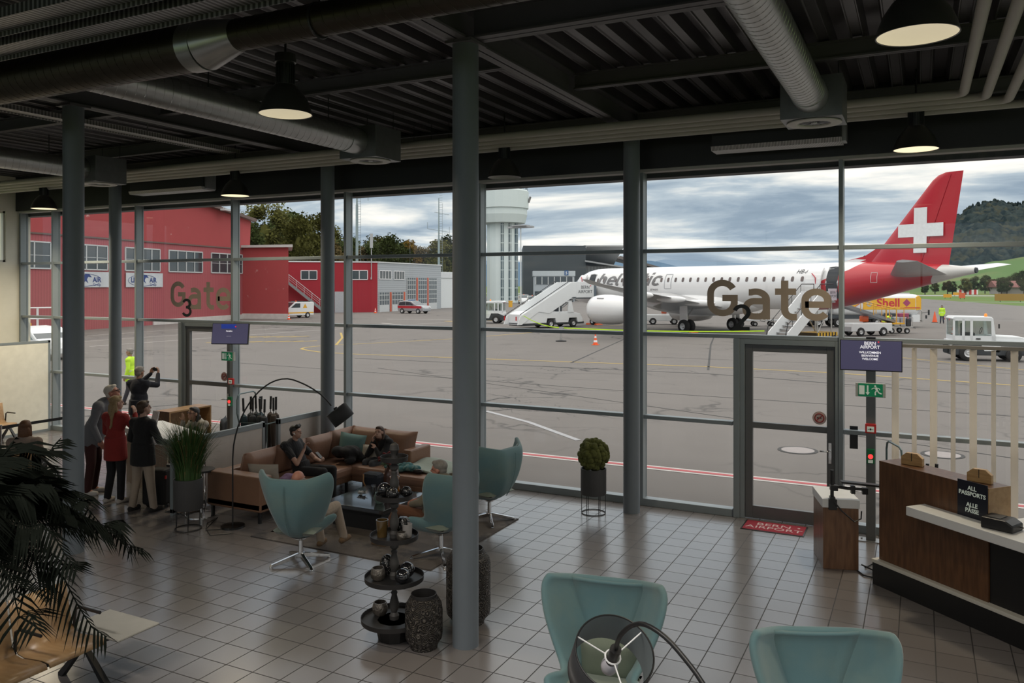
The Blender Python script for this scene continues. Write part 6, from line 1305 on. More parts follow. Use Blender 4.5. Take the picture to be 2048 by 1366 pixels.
# ---- umbrella trolleys with umbrellas
def umbrella(label, loc, h, tilt, mat, group):
    t = T('umbrella', label, 'umbrella', loc, 0, group); t.rotation_euler = tilt
    MB().lathe([(0,0),(.012,0),(.036,.1),(.062,.5),(.07,.72),(.058,.80),(.014,.84)], n=10).build('folded_canopy', mat, t, True); MB().cyl((0,0,.82),(0,0,.9),.008,n=8).cyl((0,0,.9),(0,0,h),.022,n=10).build('handle', m_black, t, True); return t
m_um = [M('umbrella_slate', (.028,.032,.038), .8, 0, .2), M('umbrella_blue_grey', (.025,.05,.065), .8, 0, .2), M('umbrella_brown', (.045,.032,.026), .8, 0, .2)]
def trolley(label, loc, rz):
    t = T('umbrella_trolley', label, 'trolley', loc, rz, 'umbrella trolleys'); mb = MB()
    for y in (-.3,.3): mb.tube([(-.36,y,.1),(-.36,y,.75),(-.42,y,1.0),(-.40,y,1.3),(-.35,y*.85,1.38)] if False else [(-.30,y,.1),(-.30,y,.8),(-.36,y,1.02),(-.36,y,1.3)], .014, 8)
    mb.tube([(-.36,-.3,1.28),(-.36,-.27,1.37),(-.36,-.2,1.4),(-.36,.2,1.4),(-.36,.27,1.37),(-.36,.3,1.28)], .014, 8); mb.tube([(-.3,-.3,.85),(.34,-.3,.85),(.34,.3,.85),(-.3,.3,.85)], .012, 6, True).tube([(-.3,-.3,.16),(.34,-.3,.16),(.34,.3,.16),(-.3,.3,.16)], .012, 6, True)
    for x in (-.3,.34):
        for y in (-.3,.3): mb.cyl((x,y,.1),(x,y,.86),.012,n=6)
    mb.build('tube_frame', M('trolley_teal_grey', (.12,.17,.18), .35, .4), t, True); MB().box(-.32,.36,-.32,.32,.13,.16).build('tray', m_galv, t)
    for x in (-.28,.32):
        for y in (-.26,.26): wheel(t, x, y, .06, .03, 'castor')
    return t
tA = trolley('tubular trolley full of folded umbrellas behind the left partition', (-11.75,12.15,0), R(8)); tB = dup(tA, (.02,12.25,0), R(20), 'tubular trolley with a few dark umbrellas behind the check-in counter')
names = ['leftmost', 'second from left', 'third', 'fourth', 'fifth', 'sixth', 'seventh', 'eighth', 'ninth', 'tenth', 'eleventh', 'rightmost']
for k in range(12):
    y = -.24+.043*k; x = .18*math.sin(k*2.4); p_ = Matrix.Translation((-11.75,12.15,0)) @ Matrix.Rotation(R(8),4,'Z') @ Vector((x+.02, .25*math.cos(k*1.9), .165))
    p_ = (-11.75-.30+.055*k, 12.12+.22*math.sin(k*2.3), .165); umbrella('%s folded umbrella in the trolley behind the left partition' % names[k], p_, 1.16, (R(2)*math.sin(k), R(2)*math.cos(k*2), 0), m_um[(0,0,1,1,1,0,2,2,0,2,0,2)[k]], 'umbrellas in the left trolley')
for k in range(4): umbrella('folded dark umbrella in the right trolley, %s' % ('leftmost','second','third','rightmost with a hooked handle')[k], (-.16+.11*k, 12.3+.05*math.sin(k*3), .165), .98, (0,R(1.5),0), m_um[0], 'umbrellas in the right trolley')
# ---- benches
def bench(label, loc, rz, n=2, table=False):
    t = T('beam_bench', label, 'bench', loc, rz, 'beech beam benches'); W = .54
    for k in range(n):
        q = MB(); q.T = Matrix.Translation((0, k*W, 0)); pr_ = [(.46,.40),(.44,.435),(.36,.44),(.12,.415),(.03,.43),(-.02,.50),(-.06,.66),(-.10,.86)]
        vs = []; 
        for a, c in pr_: vs += [(a,.012,c),(a,W-.012,c)]
        q.add(vs, [(2*i,2*i+1,2*i+3,2*i+2) for i in range(len(pr_)-1)]); q.build('seat_shell', m_woodl, t, True, solid=.014)
        MB().tube([(.0,k*W,.42),(.02,k*W,.62),(.08,k*W,.65),(.36,k*W,.65)], .014, 8).build('armrest', m_black, t, True)
    MB().tube([(.0,n*W,.42),(.02,n*W,.62),(.08,n*W,.65),(.36,n*W,.65)], .014, 8).build('armrest', m_black, t, True); MB().box(.12,.22,-.05,n*W+(.55 if table else .05),.30,.37).build('beam', m_black, t)
    for y in (.25, n*W-.02):
        MB().prism([(.17,.32),(.2,.32),(.52,.03),(.52,0),(.47,0)], y-.025, y+.025, 'y').prism([(.17,.32),(.14,.32),(-.16,.03),(-.16,0),(-.11,0)], y-.025, y+.025, 'y').build('leg', m_black, t)
    if table: MB().box(-.18,.52,n*W+.06,n*W+.5,.385,.41).build('table_plate', M('grey_laminate', (.34,.33,.30), .4), t, bevel=.03)
    return t
bench('beech bench with a grey table plate at the lower left, under the palm', (-6.86,3.67,0), 0, 2, True); bench('beech bench by the white partition at far left', (-18.75,8.6,0), 0, 5); bench('beech bench behind the palm where a woman in beige sits', (-12.75,8.25,0), R(128), 2)
t = T('belt_post', 'chrome queue post with a black belt at far left', 'queue post', (-15.1,9.0,0)); MB().lathe([(0,0),(.17,0),(.17,.02),(.03,.05),(.03,.9),(.038,.91),(.038,.99),(0,.99)], n=24).build('post', m_chrome, t, True); MB().box(-.0,.006,.03,1.6,.91,.965).build('belt', m_black, t)
vase('waste_bin', 'dark low waste bin behind the left front column', 'bin', (-11.5,7.8,0), [(0,0),(.18,0),(.21,.48),(.22,.5),(.2,.5),(.18,.05),(0,.05)], M('bin_dark', (.03,.032,.035), .4, .3))
# ---- palm
def palm():
    t = T('palm', 'large dark feather palm in the left foreground', 'palm', (-5.75,3.05,0)); rnd = random.Random(21); mp_ = M('palm_leaf_dark', (.006,.008,.006), .85, 0, .4, 5, spec=.05)
    MB().lathe([(0,0),(.24,0),(.28,.42),(.26,.42),(.22,.35),(0,.34)], n=28).build('pot', m_pot, t, True); MB().cyl((0,0,.33),(.03,.02,2.02),.07,.055,12).build('trunk', M('palm_trunk', (.05,.04,.03), .9, 0, .4, 12, bump=.6, bs=30), t, True)
    for k in range(46):
        a = rnd.uniform(0,2*PI) if k > 9 else R(-60+k*20+rnd.uniform(-8,8)); el = rnd.uniform(.25,1.25) if k % 3 else rnd.uniform(-.25,.35); Ln = rnd.uniform(.85,1.22); out = Vector((math.cos(a),math.sin(a),0)); b0 = Vector((.03,.02,1.98+rnd.uniform(0,.14)))
        P = [b0+out*(Ln*f*math.cos(el)+.12*f*f)+Vector((0,0,Ln*f*math.sin(el)-(.62+.25*rnd.random())*f*f)) for f in [i/12 for i in range(13)]]
        mb = MB().tube(P, [.012*(1-.8*i/12) for i in range(13)], 5); side = Vector((-out.y,out.x,0))
        for i in range(44):
            f = .12+.87*i/43; j = min(int(f*12),11); p = P[j]+(P[j+1]-P[j])*(f*12-j); d = (P[j+1]-P[j]).normalized(); up = side.cross(d).normalized(); ll = .36*math.sin(PI*(.12+.80*f))**.8*rnd.uniform(.85,1.1)
            for sg in (1,-1):
                dr = (side*sg*.8+d*.62+up*.22+Vector((0,0,-.12))).normalized(); q = p+dr*ll*.5; e = p+dr*ll+Vector((0,0,-.10*ll*2)); w = d*.0125
                mb.add([p-w*.6, p+w*.6, q+w, q-w, e], [(0,1,2,3),(3,2,4)])
        mb.build('palm_frond', mp_, t)
    return t
palm()
# ---- check-in booth at the right
cb = T('checkin_counter', 'dark walnut passport check counter with a thick white ledge at the right', 'counter', (-.44,10.56,0), math.atan2(-.67,.74)); m_blk = M('counter_black', (.010,.010,.011), .4)
MB().box(-.04,3.2,-.06,1.2,0,.26).build('plinth', m_blk, cb); MB().box(-.05,3.2,-.07,1.2,.26,.30).build('white_strip', m_offw, cb, bevel=.004)
MB().box(0,1.43,0,.32,.30,1.47).build('walnut_front', m_wood, cb, bevel=.004); MB().box(1.435,3.1,0.02,.9,.30,1.02).build('black_cabinet', m_blk, cb); MB().prism([(.65,-.276),(1.64,-.276),(3.3,-.276),(3.3,.55),(1.43,.55),(1.43,0),(.65,0)], 1.02, 1.12, 'z').build('white_ledge', m_white, cb, bevel=.006)
MB().box(1.43,1.436,.0,.32,1.12,1.47).build('lit_end', m_woodl, cb)  # light falling on the walnut end face, painted as a paler wood
sg = MB().box(1.08,1.43,-.012,-.002,1.11,1.50).build('passport_sign', M('sign_navy', (.006,.008,.02), .35), cb); text('ALL\nPASSPORTS', .062, m_signw, sg, (1.255,-.014,1.41), bold=.001); text('ALLE\nPÄSSE', .062, m_signw, sg, (1.255,-.014,1.235), bold=.001)
cm = cb.matrix_basis.copy(); cm = Matrix.Translation((-.44,10.56,0)) @ Matrix.Rotation(math.atan2(-.67,.74),4,'Z')
def onc(x, y, z): return tuple(cm @ Vector((x,y,z)))
CA = math.atan2(-.67,.74)
for i, (x, l) in enumerate(((.33,'wooden screen holder block at the far end of the counter top'),(1.2,'wooden screen holder block above the passports sign'))):
    t = T('screen_holder', l, 'holder', onc(x,.17,1.471), CA+R(20), 'wooden holders'); MB().prism([(-.12,0),(.12,0),(.12,.09),(.06,.14),(-.06,.14),(-.12,.09)], -.03, .03, 'y').build('block', m_woodm, t, bevel=.004); MB().box(-.003,.003,-.033,-.028,.05,.14).build('slot', m_black, t)
t = T('card_terminal', 'black ticket printer box on the white counter ledge', 'printer', onc(1.62,-.05,1.121), CA+R(15)); MB().prism([(-.15,0),(.15,0),(.15,.07),(.08,.11),(-.15,.11)], -.12, .12, 'y').build('case', m_black, t, bevel=.012); MB().box(-.1,.02,-.08,.08,.11,.116).build('key_panel', M('grey_keys', (.06,.06,.062), .5), t); MB().tube([(.15,.05,.04),(.3,.1,.02),(.45,.2,.01)], .006, 6).build('cord', m_black, t)
t = T('monitor', 'grey backed monitor at the right edge behind the printer', 'monitor', onc(2.02,.25,1.121), CA-R(10)); MB().box(-.28,.28,-.02,.02,.1,.44).build('panel', M('monitor_grey', (.10,.105,.11), .5), t, bevel=.01); MB().cyl((0,0,0),(0,0,.12),.03,n=12).box(-.12,.12,-.08,.08,0,.012).build('foot', m_black, t)
t = T('office_chair', 'black office chair behind the counter at the right edge', 'chair', onc(1.8,1.62,0), 0); MB().cyl((0,0,.08),(0,0,.5),.03,n=12).build('column', m_black, t, True); MB().box(-.25,.25,-.25,.25,.5,.58).build('seat', m_black, t, bevel=.03); pillow(MB(), (0,-.02,1.15), (.46,.66,.12), Rm(0,0,R(-30))).build('backrest', m_black, t, 'all'); MB().cyl((-.02,.02,.5),(-.02,.02,.9),.02,n=8).build('back_support', m_black, t)
for k in range(5): a = k*2*PI/5; MB().cyl((0,0,.1),(.3*math.cos(a),.3*math.sin(a),.05),.02,.014,8).ell((.3*math.cos(a),.3*math.sin(a),.03), .03, 8, 6).build('leg', m_black, t)
lc = T('lectern', 'walnut boarding desk with a thick white top in front of the right gate door', 'lectern', (-1.09,10.82,0), R(16.6)); MB().box(0,.42,0,.64,0,.77).build('body', wood('walnut_mid', (.20,.10,.05), (.12,.056,.028), .35, (9,9,1.2), 2.5), lc, bevel=.003); MB().box(-.012,.432,-.012,.652,.77,.877).build('white_top', m_white, lc, bevel=.004)
t = T('scanner_arm', 'black clamp pole with a scanner bar on the white lectern top', 'scanner', (-1.09,10.82,.878), R(16.6)); MB().box(.06,.16,-.03,.03,-.13,.0).box(.08,.14,-.025,.06,.0,.03).build('clamp', m_black, t, bevel=.004); MB().cyl((.11,.02,0),(.11,.02,.36),.022,n=14).build('pole', m_black, t, True)
MB().cbox((.13,.02,.14),(.09,.08,.07)).tube([(.11,.02,.16),(.3,.05,.13),(.52,.03,.13)], .022, 8).cbox((.36,.04,.12),(.05,.07,.1)).cbox((.5,.03,.11),(.07,.06,.08)).build('arm', m_black, t, bevel=.006); MB().cbox((.46,.02,.2),(.5,.1,.025), ry=R(4)).build('scanner_bar', m_black, t, bevel=.004); MB().tube([(.12,-.03,-.02),(.2,-.08,-.12),(.35,-.08,-.25),(.44,-.04,-.22),(.45,-.02,-.13)], .009, 6).build('cable', m_black, t)
tag(MB().tube([(-.66,11.0,.06),(-.5,10.95,.02),(-.45,10.8,.012),(-.5,10.72,.012),(-.62,10.75,.012),(-.70,10.9,.012)], .01, 6).tube([(-.62,11.05,.012),(-.52,11.3,.012),(-.42,11.0,.012),(-.46,10.85,.012)], .009, 6).build('floor_cables', m_black), 'black cables lying on the floor between the lectern and the counter', 'cables')
# ---- post with screen, signs and alarm
def exit_sign(label, loc, rz=0, sx=1., man=1):
    t = T('exit_sign', label, 'exit sign', loc, rz, 'green exit signs'); MB().box(-.19*sx,.19*sx,0,.05,-.095,.095).build('housing', M('sign_housing', (.40,.42,.40), .4), t, bevel=.006); f = MB().box(-.155*sx,.155*sx,-.006,0,-.088,.088).build('green_face', m_green, t); mb = MB(); mb.T = Matrix.Diagonal((sx,1,1,1))
    mb.box(-.145,-.075,-.012,-.005,-.062,.062); f1 = mb.build('door_symbol', m_signw, f); mb = MB(); mb.T = Matrix.Diagonal((sx,1,1,1)); mb.prism([(-.045,.065),(-.025,.065),(-.025,-.03),(-.008,-.03),(-.035,-.068),(-.062,-.03),(-.045,-.03)], -.012, -.005, 'y').build('arrow', m_signw, f)
    mb = MB(); mb.T = Matrix.Diagonal((sx,.25,1,1)); y = -.04; mb.ell((.06,y,.058),(.013,.013,.013),10,8); mb.tube([(.066,y,.04),(.082,y,.0)], .014, 8).tube([(.066,y,.034),(.035,y,.03),(.015,y,.015)], .006, 6).tube([(.078,y,.034),(.108,y,.03),(.118,y,.008)], .006, 6).tube([(.08,y,.0),(.06,y,-.025),(.062,y,-.065)], .009, 6).tube([(.086,y,.0),(.105,y,-.03),(.14,y,-.045)], .009, 6); mb.build('running_figure', m_signw, f); return t
t = T('sign_post', 'grey steel post carrying the right gate screen and signs', 'post', (-.615,12.30,0)); MB().box(-.06,.06,-.05,.05,0,2.78).build('post', M('post_galvanised', (.15,.16,.165), .45, .3), t, bevel=.004); MB().box(-.16,.16,-.1,.1,0,.012).cyl((-.12,.0,0),(-.12,0,.03),.012,n=6).cyl((.12,0,0),(.12,0,.03),.012,n=6).build('foot_plate', m_galv, t)
def screen(label, loc, rz, tilt, w, h, lines):
    t = T('display_screen', label, 'screen', loc, rz, 'gate display screens'); q = Matrix.Rotation(tilt,4,'X'); mb = MB(); mb.T = q; mb.box(-w/2,w/2,0,.05,-h/2,h/2).build('case', m_black, t, bevel=.006); mb = MB(); mb.T = q; mb.box(-w/2+.012,w/2-.012,-.004,.0,-h/2+.016,h/2-.01); f = mb.build('display', m_screen, t)
    for s_, sz, x, z, mt in lines: text(s_, sz, mt, f, tuple(q @ Vector((x,-.006,z))), (R(90)+tilt,0,0), ext=.0005, bold=.0008)
    return t, f, q
_, f, q = screen('right gate screen with BERN AIRPORT and welcome text', (-.612,12.2,2.585), R(2), R(0), .79, .43, (('BERN',.062,-.01,.15,m_stxt),('AIRPORT',.062,-.01,.098,m_stxt),('WILLKOMMEN',.042,-.01,.03,m_stxt),('BIENVENUE',.042,-.01,-.015,m_stxt),('WELCOME',.042,-.01,-.06,m_stxt)))
MB().cyl((.098,-.006,.192),(.098,-.004,.192),.011,n=10).build('red_dot', M('logo_red_lit', (.6,.03,.05), .5, emit=(.9,.05,.08), es=.4), f)
MB().cbox((0,.06,.24),(.12,.05,.03)).build('camera_clip', m_black, _)
_, f, q = screen('left gate screen tilted towards the hall, helvetic on top', (-12.83,12.36,2.55), R(20), R(-9), .80, .44, (('helvetic',.085,-.02,.125,m_stxt),('Heraklion',.035,-.02,.045,m_stxt),('-  -  -  -',.03,-.02,-.06,m_stxt)))
MB().box(-.19,.13,-.0065,-.0045,.105,.20).build('logo_block', M('logo_blue_lit', (.01,.02,.12), .4, emit=(.02,.05,.35), es=.5), f); MB().cyl((.125,-.008,.15),(.125,-.005,.15),.016,n=10).build('red_dot', M('logo_red_lit', (.6,.03,.05), .5, emit=(.9,.05,.08), es=.4), f)
exit_sign('green running man exit sign on the post under the right screen', (-.615,12.18,2.11)); exit_sign('green exit sign on the left gate door jamb', (-12.97,12.42,2.07), 0, .95)
def alarm(label, loc): t = T('fire_alarm', label, 'fire alarm', loc, 0, 'red fire alarm boxes'); MB().box(-.07,.07,0,.05,-.065,.065).build('case', m_red, t, bevel=.006); MB().box(-.045,.045,-.006,0,-.045,.03).build('white_face', m_signw, t); MB().cyl((0,-.009,-.008),(0,-.006,-.008),.014,n=12).box(-.035,-.02,-.008,-.006,-.012,-.004).box(.02,.035,-.008,-.006,-.012,-.004).build('button_mark', m_black, t)
def opener(label, loc): t = T('door_release', label, 'door release', loc, 0, 'green door release boxes'); MB().box(-.05,.05,0,.05,-.1,.1).build('case', M('release_green', (.0,.13,.045), .4), t, bevel=.006); MB().cyl((0,-.012,0),(0,0,0),.032,n=18).build('red_light', M('release_lit_red', (.7,.02,.02), .4, emit=(1,.04,.04), es=1.6), t); MB().box(-.03,.03,-.006,0,-.088,-.045).build('white_label', m_signw, t)
alarm('red fire alarm box on the right sign post', (-.615,12.2,1.575)); opener('green door release box with a red light on the right post', (-.615,12.2,1.19)); alarm('red fire alarm box on the left gate door jamb', (-13.0,12.53,1.53)); opener('green door release box with a red light at the left gate', (-13.03,12.53,1.10))
# ---- floor mats at the gates
t = T('door_mat', 'red BERN AIRPORT floor mat at the right gate door', 'floor mat', (-1.91,12.29,0)); MB().box(-.44,.44,-.25,.25,0,.008).build('border', m_black, t); f = MB().box(-.42,.42,-.23,.23,.006,.011).build('red_carpet', M('mat_red', (.26,.015,.03), .95, 0, .1, 20), t); m_mt = M('mat_white', (.55,.42,.42), .9); text('BERN', .17, m_mt, f, (-.02,.03,.0115), (0,0,0), ext=.0005, sx=1.2); text('AIRPORT', .17, m_mt, f, (0,-.13,.0115), (0,0,0), ext=.0005, sx=1.15); MB().cyl((.33,.1,.011),(.33,.1,.0125),.02,n=8).build('dot', m_mt, f)
def slat_mat():
    m = M('blind_cream', (.80,.74,.66), .8, 0, .03); nt, N, L, b = nodes_of(m); tr = N.new('ShaderNodeBsdfTranslucent'); tr.inputs[0].default_value = (.92,.86,.77,1); mx = N.new('ShaderNodeMixShader'); mx.inputs[0].default_value = .6
    L.new(b.outputs[0], mx.inputs[1]); L.new(tr.outputs[0], mx.inputs[2]); L.new(mx.outputs[0], N['Material Output'].inputs[0]); return m
# ---- vertical blind
t = T('vertical_blind', 'cream vertical blind with open slats in the right window bay', 'blind', (0,12.42,0)); MB().box(-.42,4.5,-.025,.025,2.70,2.745).build('head_rail', M('rail_bronze', (.24,.22,.19), .45, .4), t); m_sl = slat_mat()
for k in range(20):
    x = -.31+.235*k; a = R(55 if k % 2 else 28); MB().cbox((x,0,1.42),(.10,.003,2.55), rz=a).build('slat', m_sl, t)
# ---- desk group at the left gate
dk_ = T('staff_desk', 'walnut staff desk with a white top behind the standing group', 'desk', (-12.9,9.95,0), math.atan2(-.6,1.75)); MB().box(0,1.9,0,.06,0,.93).box(0,.04,.06,.6,0,.93).box(1.86,1.9,.06,.6,0,.93).build('body', m_wood, dk_); MB().box(-.03,1.93,-.12,.66,.93,1.02).build('white_top', m_white, dk_, bevel=.005)
sh_ = T('shelf_cabinet', 'low light wood cabinet open to the side by the left gate door', 'cabinet', (-13.72,11.42,0)); MB().box(-.2,.2,0,1.08,.97,1.0).box(-.2,.2,0,.03,0,.97).box(-.2,.2,1.05,1.08,0,.97).box(-.2,-.18,0,1.08,0,.97).box(-.2,.2,0,1.08,0,.05).box(-.2,.2,0,1.08,.55,.58).build('carcass', m_woodl, sh_); MB().box(-.205,.205,-.012,0,0,1.0).build('dark_side', m_wood, sh_)
t = T('desk_chair', 'black office chair at the left staff desk', 'chair', (-11.75,10.85,0)); MB().cyl((0,0,.08),(0,0,.45),.03,n=12).build('column', m_chrome, t, True); MB().box(-.23,.23,-.23,.23,.42,.49).build('seat', m_black, t, bevel=.03); pillow(MB(), (.2,.12,.86), (.44,.5,.09), Rm(0,0,R(-55))).build('backrest', m_black, t, 'all'); MB().cyl((.17,.1,.45),(.2,.12,.75),.02,n=8).build('back_support', m_black, t)
for k in range(5): a = k*2*PI/5; MB().cyl((0,0,.1),(.3*math.cos(a),.3*math.sin(a),.04),.02,.014,8).build('leg', m_chrome, t)
t = T('leaflet_holder', 'clear leaflet holder with papers on the staff desk', 'leaflet holder', (-12.15,9.95,1.021), R(-15)); MB().cbox((0,0,.15),(.22,.02,.3), rx=R(-12)).build('paper', M('paper_pale', (.42,.40,.42), .6), t); MB().cbox((.1,-.05,.09),(.14,.02,.18), rx=R(-12)).build('second_paper', M('paper_pale', (.42,.40,.42), .6), t)
t = T('bar_stool', 'chrome tube stool beside the grass planter', 'stool', (-10.35,9.05,0)); mb = MB()
for y in (-.2,.2): mb.tube([(-.22,y,.012),(.2,y,.012),(.22,y,.04),(.2,y,.72),(-.18,y,.72)], .013, 8)
mb.tube([(-.22,-.2,.012),(-.22,.2,.012)], .013, 8).tube([(.2,-.2,.3),(.2,.2,.3)], .013, 8); mb.build('tube_frame', m_chrome, t, True); MB().box(-.2,.22,-.21,.21,.72,.76).build('seat', m_black, t, bevel=.015)
t = T('stand_base', 'round chrome pedestal table beside the grass planter, its top hidden by leaves', 'pedestal', (-9.95,9.0,0)); MB().lathe([(0,0),(.24,0),(.24,.01),(.03,.04),(.03,.68),(0,.68)], n=32).build('pedestal', m_chrome, t, True); MB().cyl((0,0,.68),(0,0,.71),.2,n=32).build('plate', m_black, t, True)
t = T('trolley_case', 'black upright trolley suitcase between the standing travellers', 'suitcase', (-10.95,9.02,0), R(20)); MB().box(-.2,.2,-.13,.13,.05,.62).build('shell', M('suitcase_black_cloth', (.012,.012,.013), .8), t, bevel=.04); MB().tube([(-.12,.1,.6),(-.12,.1,.98),(.12,.1,.98),(.12,.1,.6)], .009, 6).build('pull_handle', m_chrome, t); MB().cbox((.2,-.1,.5),(.02,.03,.05)).build('red_tag', m_red, t)
for x in (-.16,.16): MB().cyl((x,-.02,.03),(x,.02,.03),.03,n=12).build('wheel', m_black, t)
tag(MB().tube([(-9.05,8.6,.008),(-9.25,8.45,.008),(-9.5,8.7,.008),(-9.6,9.0,.008),(-9.3,8.5,.008),(-9.0,8.3,.008),(-8.8,8.5,.008)], .006, 6).build('lamp_cord', m_black), 'thin black lamp cord curling on the tiles at the arc lamp foot', 'cord')
# ================================================================ people
SK = {'fair': M('skin_fair', (.42,.25,.19), .55, 0, .06), 'tan': M('skin_tan', (.33,.18,.12), .55, 0, .06), 'ruddy': M('skin_ruddy', (.45,.20,.14), .5, 0, .08)}
m_eye = M('eye_dark', (.02,.018,.018), .2); m_lens = M('spectacle_frame', (.015,.015,.016), .3)
def cloth(n, c, v=.15, s=5, b=.25): return M(n, c, .9, 0, v, s, bump=b, bs=26, sheen=.05)
def V3(*a): return Vector(a)
STAND = dict(pel=(0,0,.95), chest=(0,.01,1.30), neck=(0,-.01,1.48), head=(0,.03,1.645), sL=(-.185,0,1.41), sR=(.185,0,1.41), eL=(-.24,-.03,1.13), eR=(.24,-.03,1.13), wL=(-.24,.06,.89), wR=(.24,.06,.89), hL=(-.095,0,.92), hR=(.095,0,.92), kL=(-.105,.02,.50), kR=(.105,.02,.50), aL=(-.11,-.03,.085), aR=(.11,-.03,.085), fL=None, fR=None)
def hand(mb, w, d, nrm, s=1., curl=.5, thumb=1):
    """wrist, direction of the fingers, palm normal (fingers curl towards it)"""
    w = Vector(w); d = Vector(d).normalized(); n = Vector(nrm); n = (n-d*n.dot(d)).normalized(); x = d.cross(n)*thumb
    for k in range(4):
        o = (k-1.5)*.019*s; mb.cap(w+x*o*.75, w+x*o+d*.085*s, .0145*s, .0125*s, 8)
        L_ = (.068,.08,.075,.058)[k]*s; a = curl*(.8+.1*k); p0 = w+x*o+d*.088*s; d1 = (d*math.cos(a)+n*math.sin(a)); p1 = p0+d1*L_*.55; d2 = (d*math.cos(2.1*a)+n*math.sin(2.1*a)); p2 = p1+d2*L_*.5
        mb.cap(p0, p1, .0098*s, .009*s, 8).cap(p1, p2, .009*s, .0078*s, 8)
    t0 = w-x*.022*s+d*.025*s; t1 = t0+(-x*.75+d*.65+n*.35).normalized()*.042*s; mb.cap(t0, t1, .014*s, .0105*s, 8).cap(t1, t1+(-x*.25+d*.9+n*.45).normalized()*.032*s, .0105*s, .008*s, 8)
def figure(label, loc, rz, pose=None, s=1., skin='fair', top=None, sleeve=1., hem=-.06, trousers=None, shoe=None, hair=None, hairstyle='short', yaw=0, pitch=0, wide=1., vox=.008, glasses=False, hands=None, extra=None, belly=0., leg=1.):
    J = dict(STAND); J.update(pose or {}); J = {k: (Vector(v)*s if v is not None else None) for k, v in J.items()}
    t = T('person', label, 'person', loc, rz); sk = SK[skin]; Hr = Matrix.Rotation(R(yaw),3,'Z') @ Matrix.Rotation(R(-pitch),3,'X'); hc = J['head']
    up = (J['neck']-J['pel']).normalized(); sx = (J['sR']-J['sL']).normalized(); fy = up.cross(sx).normalized(); sx = fy.cross(up); TR = Matrix((sx, fy, up)).transposed()
    def hp(x, y, z): return hc+Hr @ (Vector((x,y,z))*s)
    def torso(mb, g):
        mb.ell(J['chest']+up*.02*s, ((.158*wide)*s+g,(.108+belly*.3)*s+g,.19*s+g), 20, 12, TR); m = J['pel'].lerp(J['chest'],.45); mb.ell(m+fy*belly*.5*s, ((.142*wide)*s+g,(.104+belly)*s+g,.19*s+g), 20, 12, TR); mb.ell(J['pel']+up*.02*s, ((.158*wide)*s+g,(.12+belly*.5)*s+g,.15*s+g), 20, 12, TR)
        for a in 'LR': mb.cap(J['s'+a], J['neck']-up*.035*s, .058*s+g, .05*s+g); mb.cap(J['s'+a], J['chest']+sx*(.08 if a == 'R' else -.08)*s, .066*s+g, .085*s+g)
    def arm(mb, a, g, f):
        S_, E_, W_ = J['s'+a], J['e'+a], J['w'+a]
        if f >= .5: mb.cap(S_, E_, .052*s+g, .042*s+g); e = E_.lerp(W_, (f-.5)*2); mb.cap(E_, e, .041*s+g, (.040-.012*(f-.5)*2)*s+g*.8)
        elif f > 0: mb.cap(S_, S_.lerp(E_, f*2), .052*s+g, .05*s+g)
    def legs(mb, g, f=1.):
        for a in 'LR':
            H_, K_, A_ = J['h'+a], J['k'+a], J['a'+a]; mb.cap(H_, K_, .085*s+g, .056*s+g); mb.cap(K_, K_.lerp(A_, f), .055*s+g, .038*s+g*1.25)
    # skin: one continuous body with head, ears, nose, hands
    mb = MB(); mb.ell(hp(0,-.012,.03), (.076*s,.096*s,.092*s), 20, 14, Hr).ell(hp(0,.022,-.045), (.058*s,.066*s,.075*s), 18, 12, Hr).ell(hp(0,.05,-.098), (.026*s,.022*s,.02*s), 10, 8, Hr)
    mb.cap(hp(0,.088,.008), hp(0,.102,-.024), .0085*s, .0145*s, 8).cap(hp(-.02,.082,-.066), hp(.02,.082,-.066), .0075*s, n=8).cap(hp(-.045,.074,.022), hp(.045,.074,.022), .012*s, n=8)
    for q in (-1,1): mb.ell(hp(q*.078,-.008,-.005), (.011*s,.022*s,.032*s), 10, 8, Hr)
    mb.cap(J['neck']-up*.05*s, hc+Hr @ Vector((0,-.02*s,-.05*s)), .052*s, .05*s); torso(mb, 0); legs(mb, 0)
    for a in 'LR':
        arm(mb, a, 0, 1.); d = J['w'+a]-J['e'+a]; hd = (hands or {}).get(a, {}); hand(mb, J['w'+a], hd.get('d', d), hd.get('n', (1,0,0) if a == 'L' else (-1,0,0)), s*1.0, hd.get('c', .45), 1 if a == 'R' else -1)
        mb.ell(J['a'+a]-Vector((0,-.02*s,.03*s)), (.035*s,.07*s,.035*s))
    blob(mb, 'body', sk, t, vox, 2)
    mb = MB()
    for q in (-1,1): mb.ell(hp(q*.031,.080,.004), (.012*s,.007*s,.007*s), 8, 6, Hr)
    mb.build('eyes', m_eye, t, 'all')
    if top:
        mb = MB(); torso(mb, .02*s); mb.T = Matrix.Translation(J['pel']) @ TR.to_4x4() @ Matrix.Diagonal((.165*wide*s+.026,.128*s+.03+belly*.4*s,s,1)); mb.lathe([(0,hem-.04),(1,hem-.04),(1.02,hem),(.97,.02),(.92,.14),(0,.14)], n=24); mb.T = None
        for a in 'LR': arm(mb, a, .016*s, sleeve)
        mb.lathe([(0,-.03),(.062*s,-.03),(.060*s,.03),(0,.03)], J['neck']-up*.01*s, 14); blob(mb, 'top', top, t, vox*1.15, 3)
    if trousers:
        mb = MB(); mb.ell(J['pel'], (.158*wide*s+.014,.122*s+.014+belly*.3*s,.13*s), 20, 12, TR); legs(mb, .016*s, leg)
        blob(mb, 'trousers', trousers, t, vox*1.15, 3)
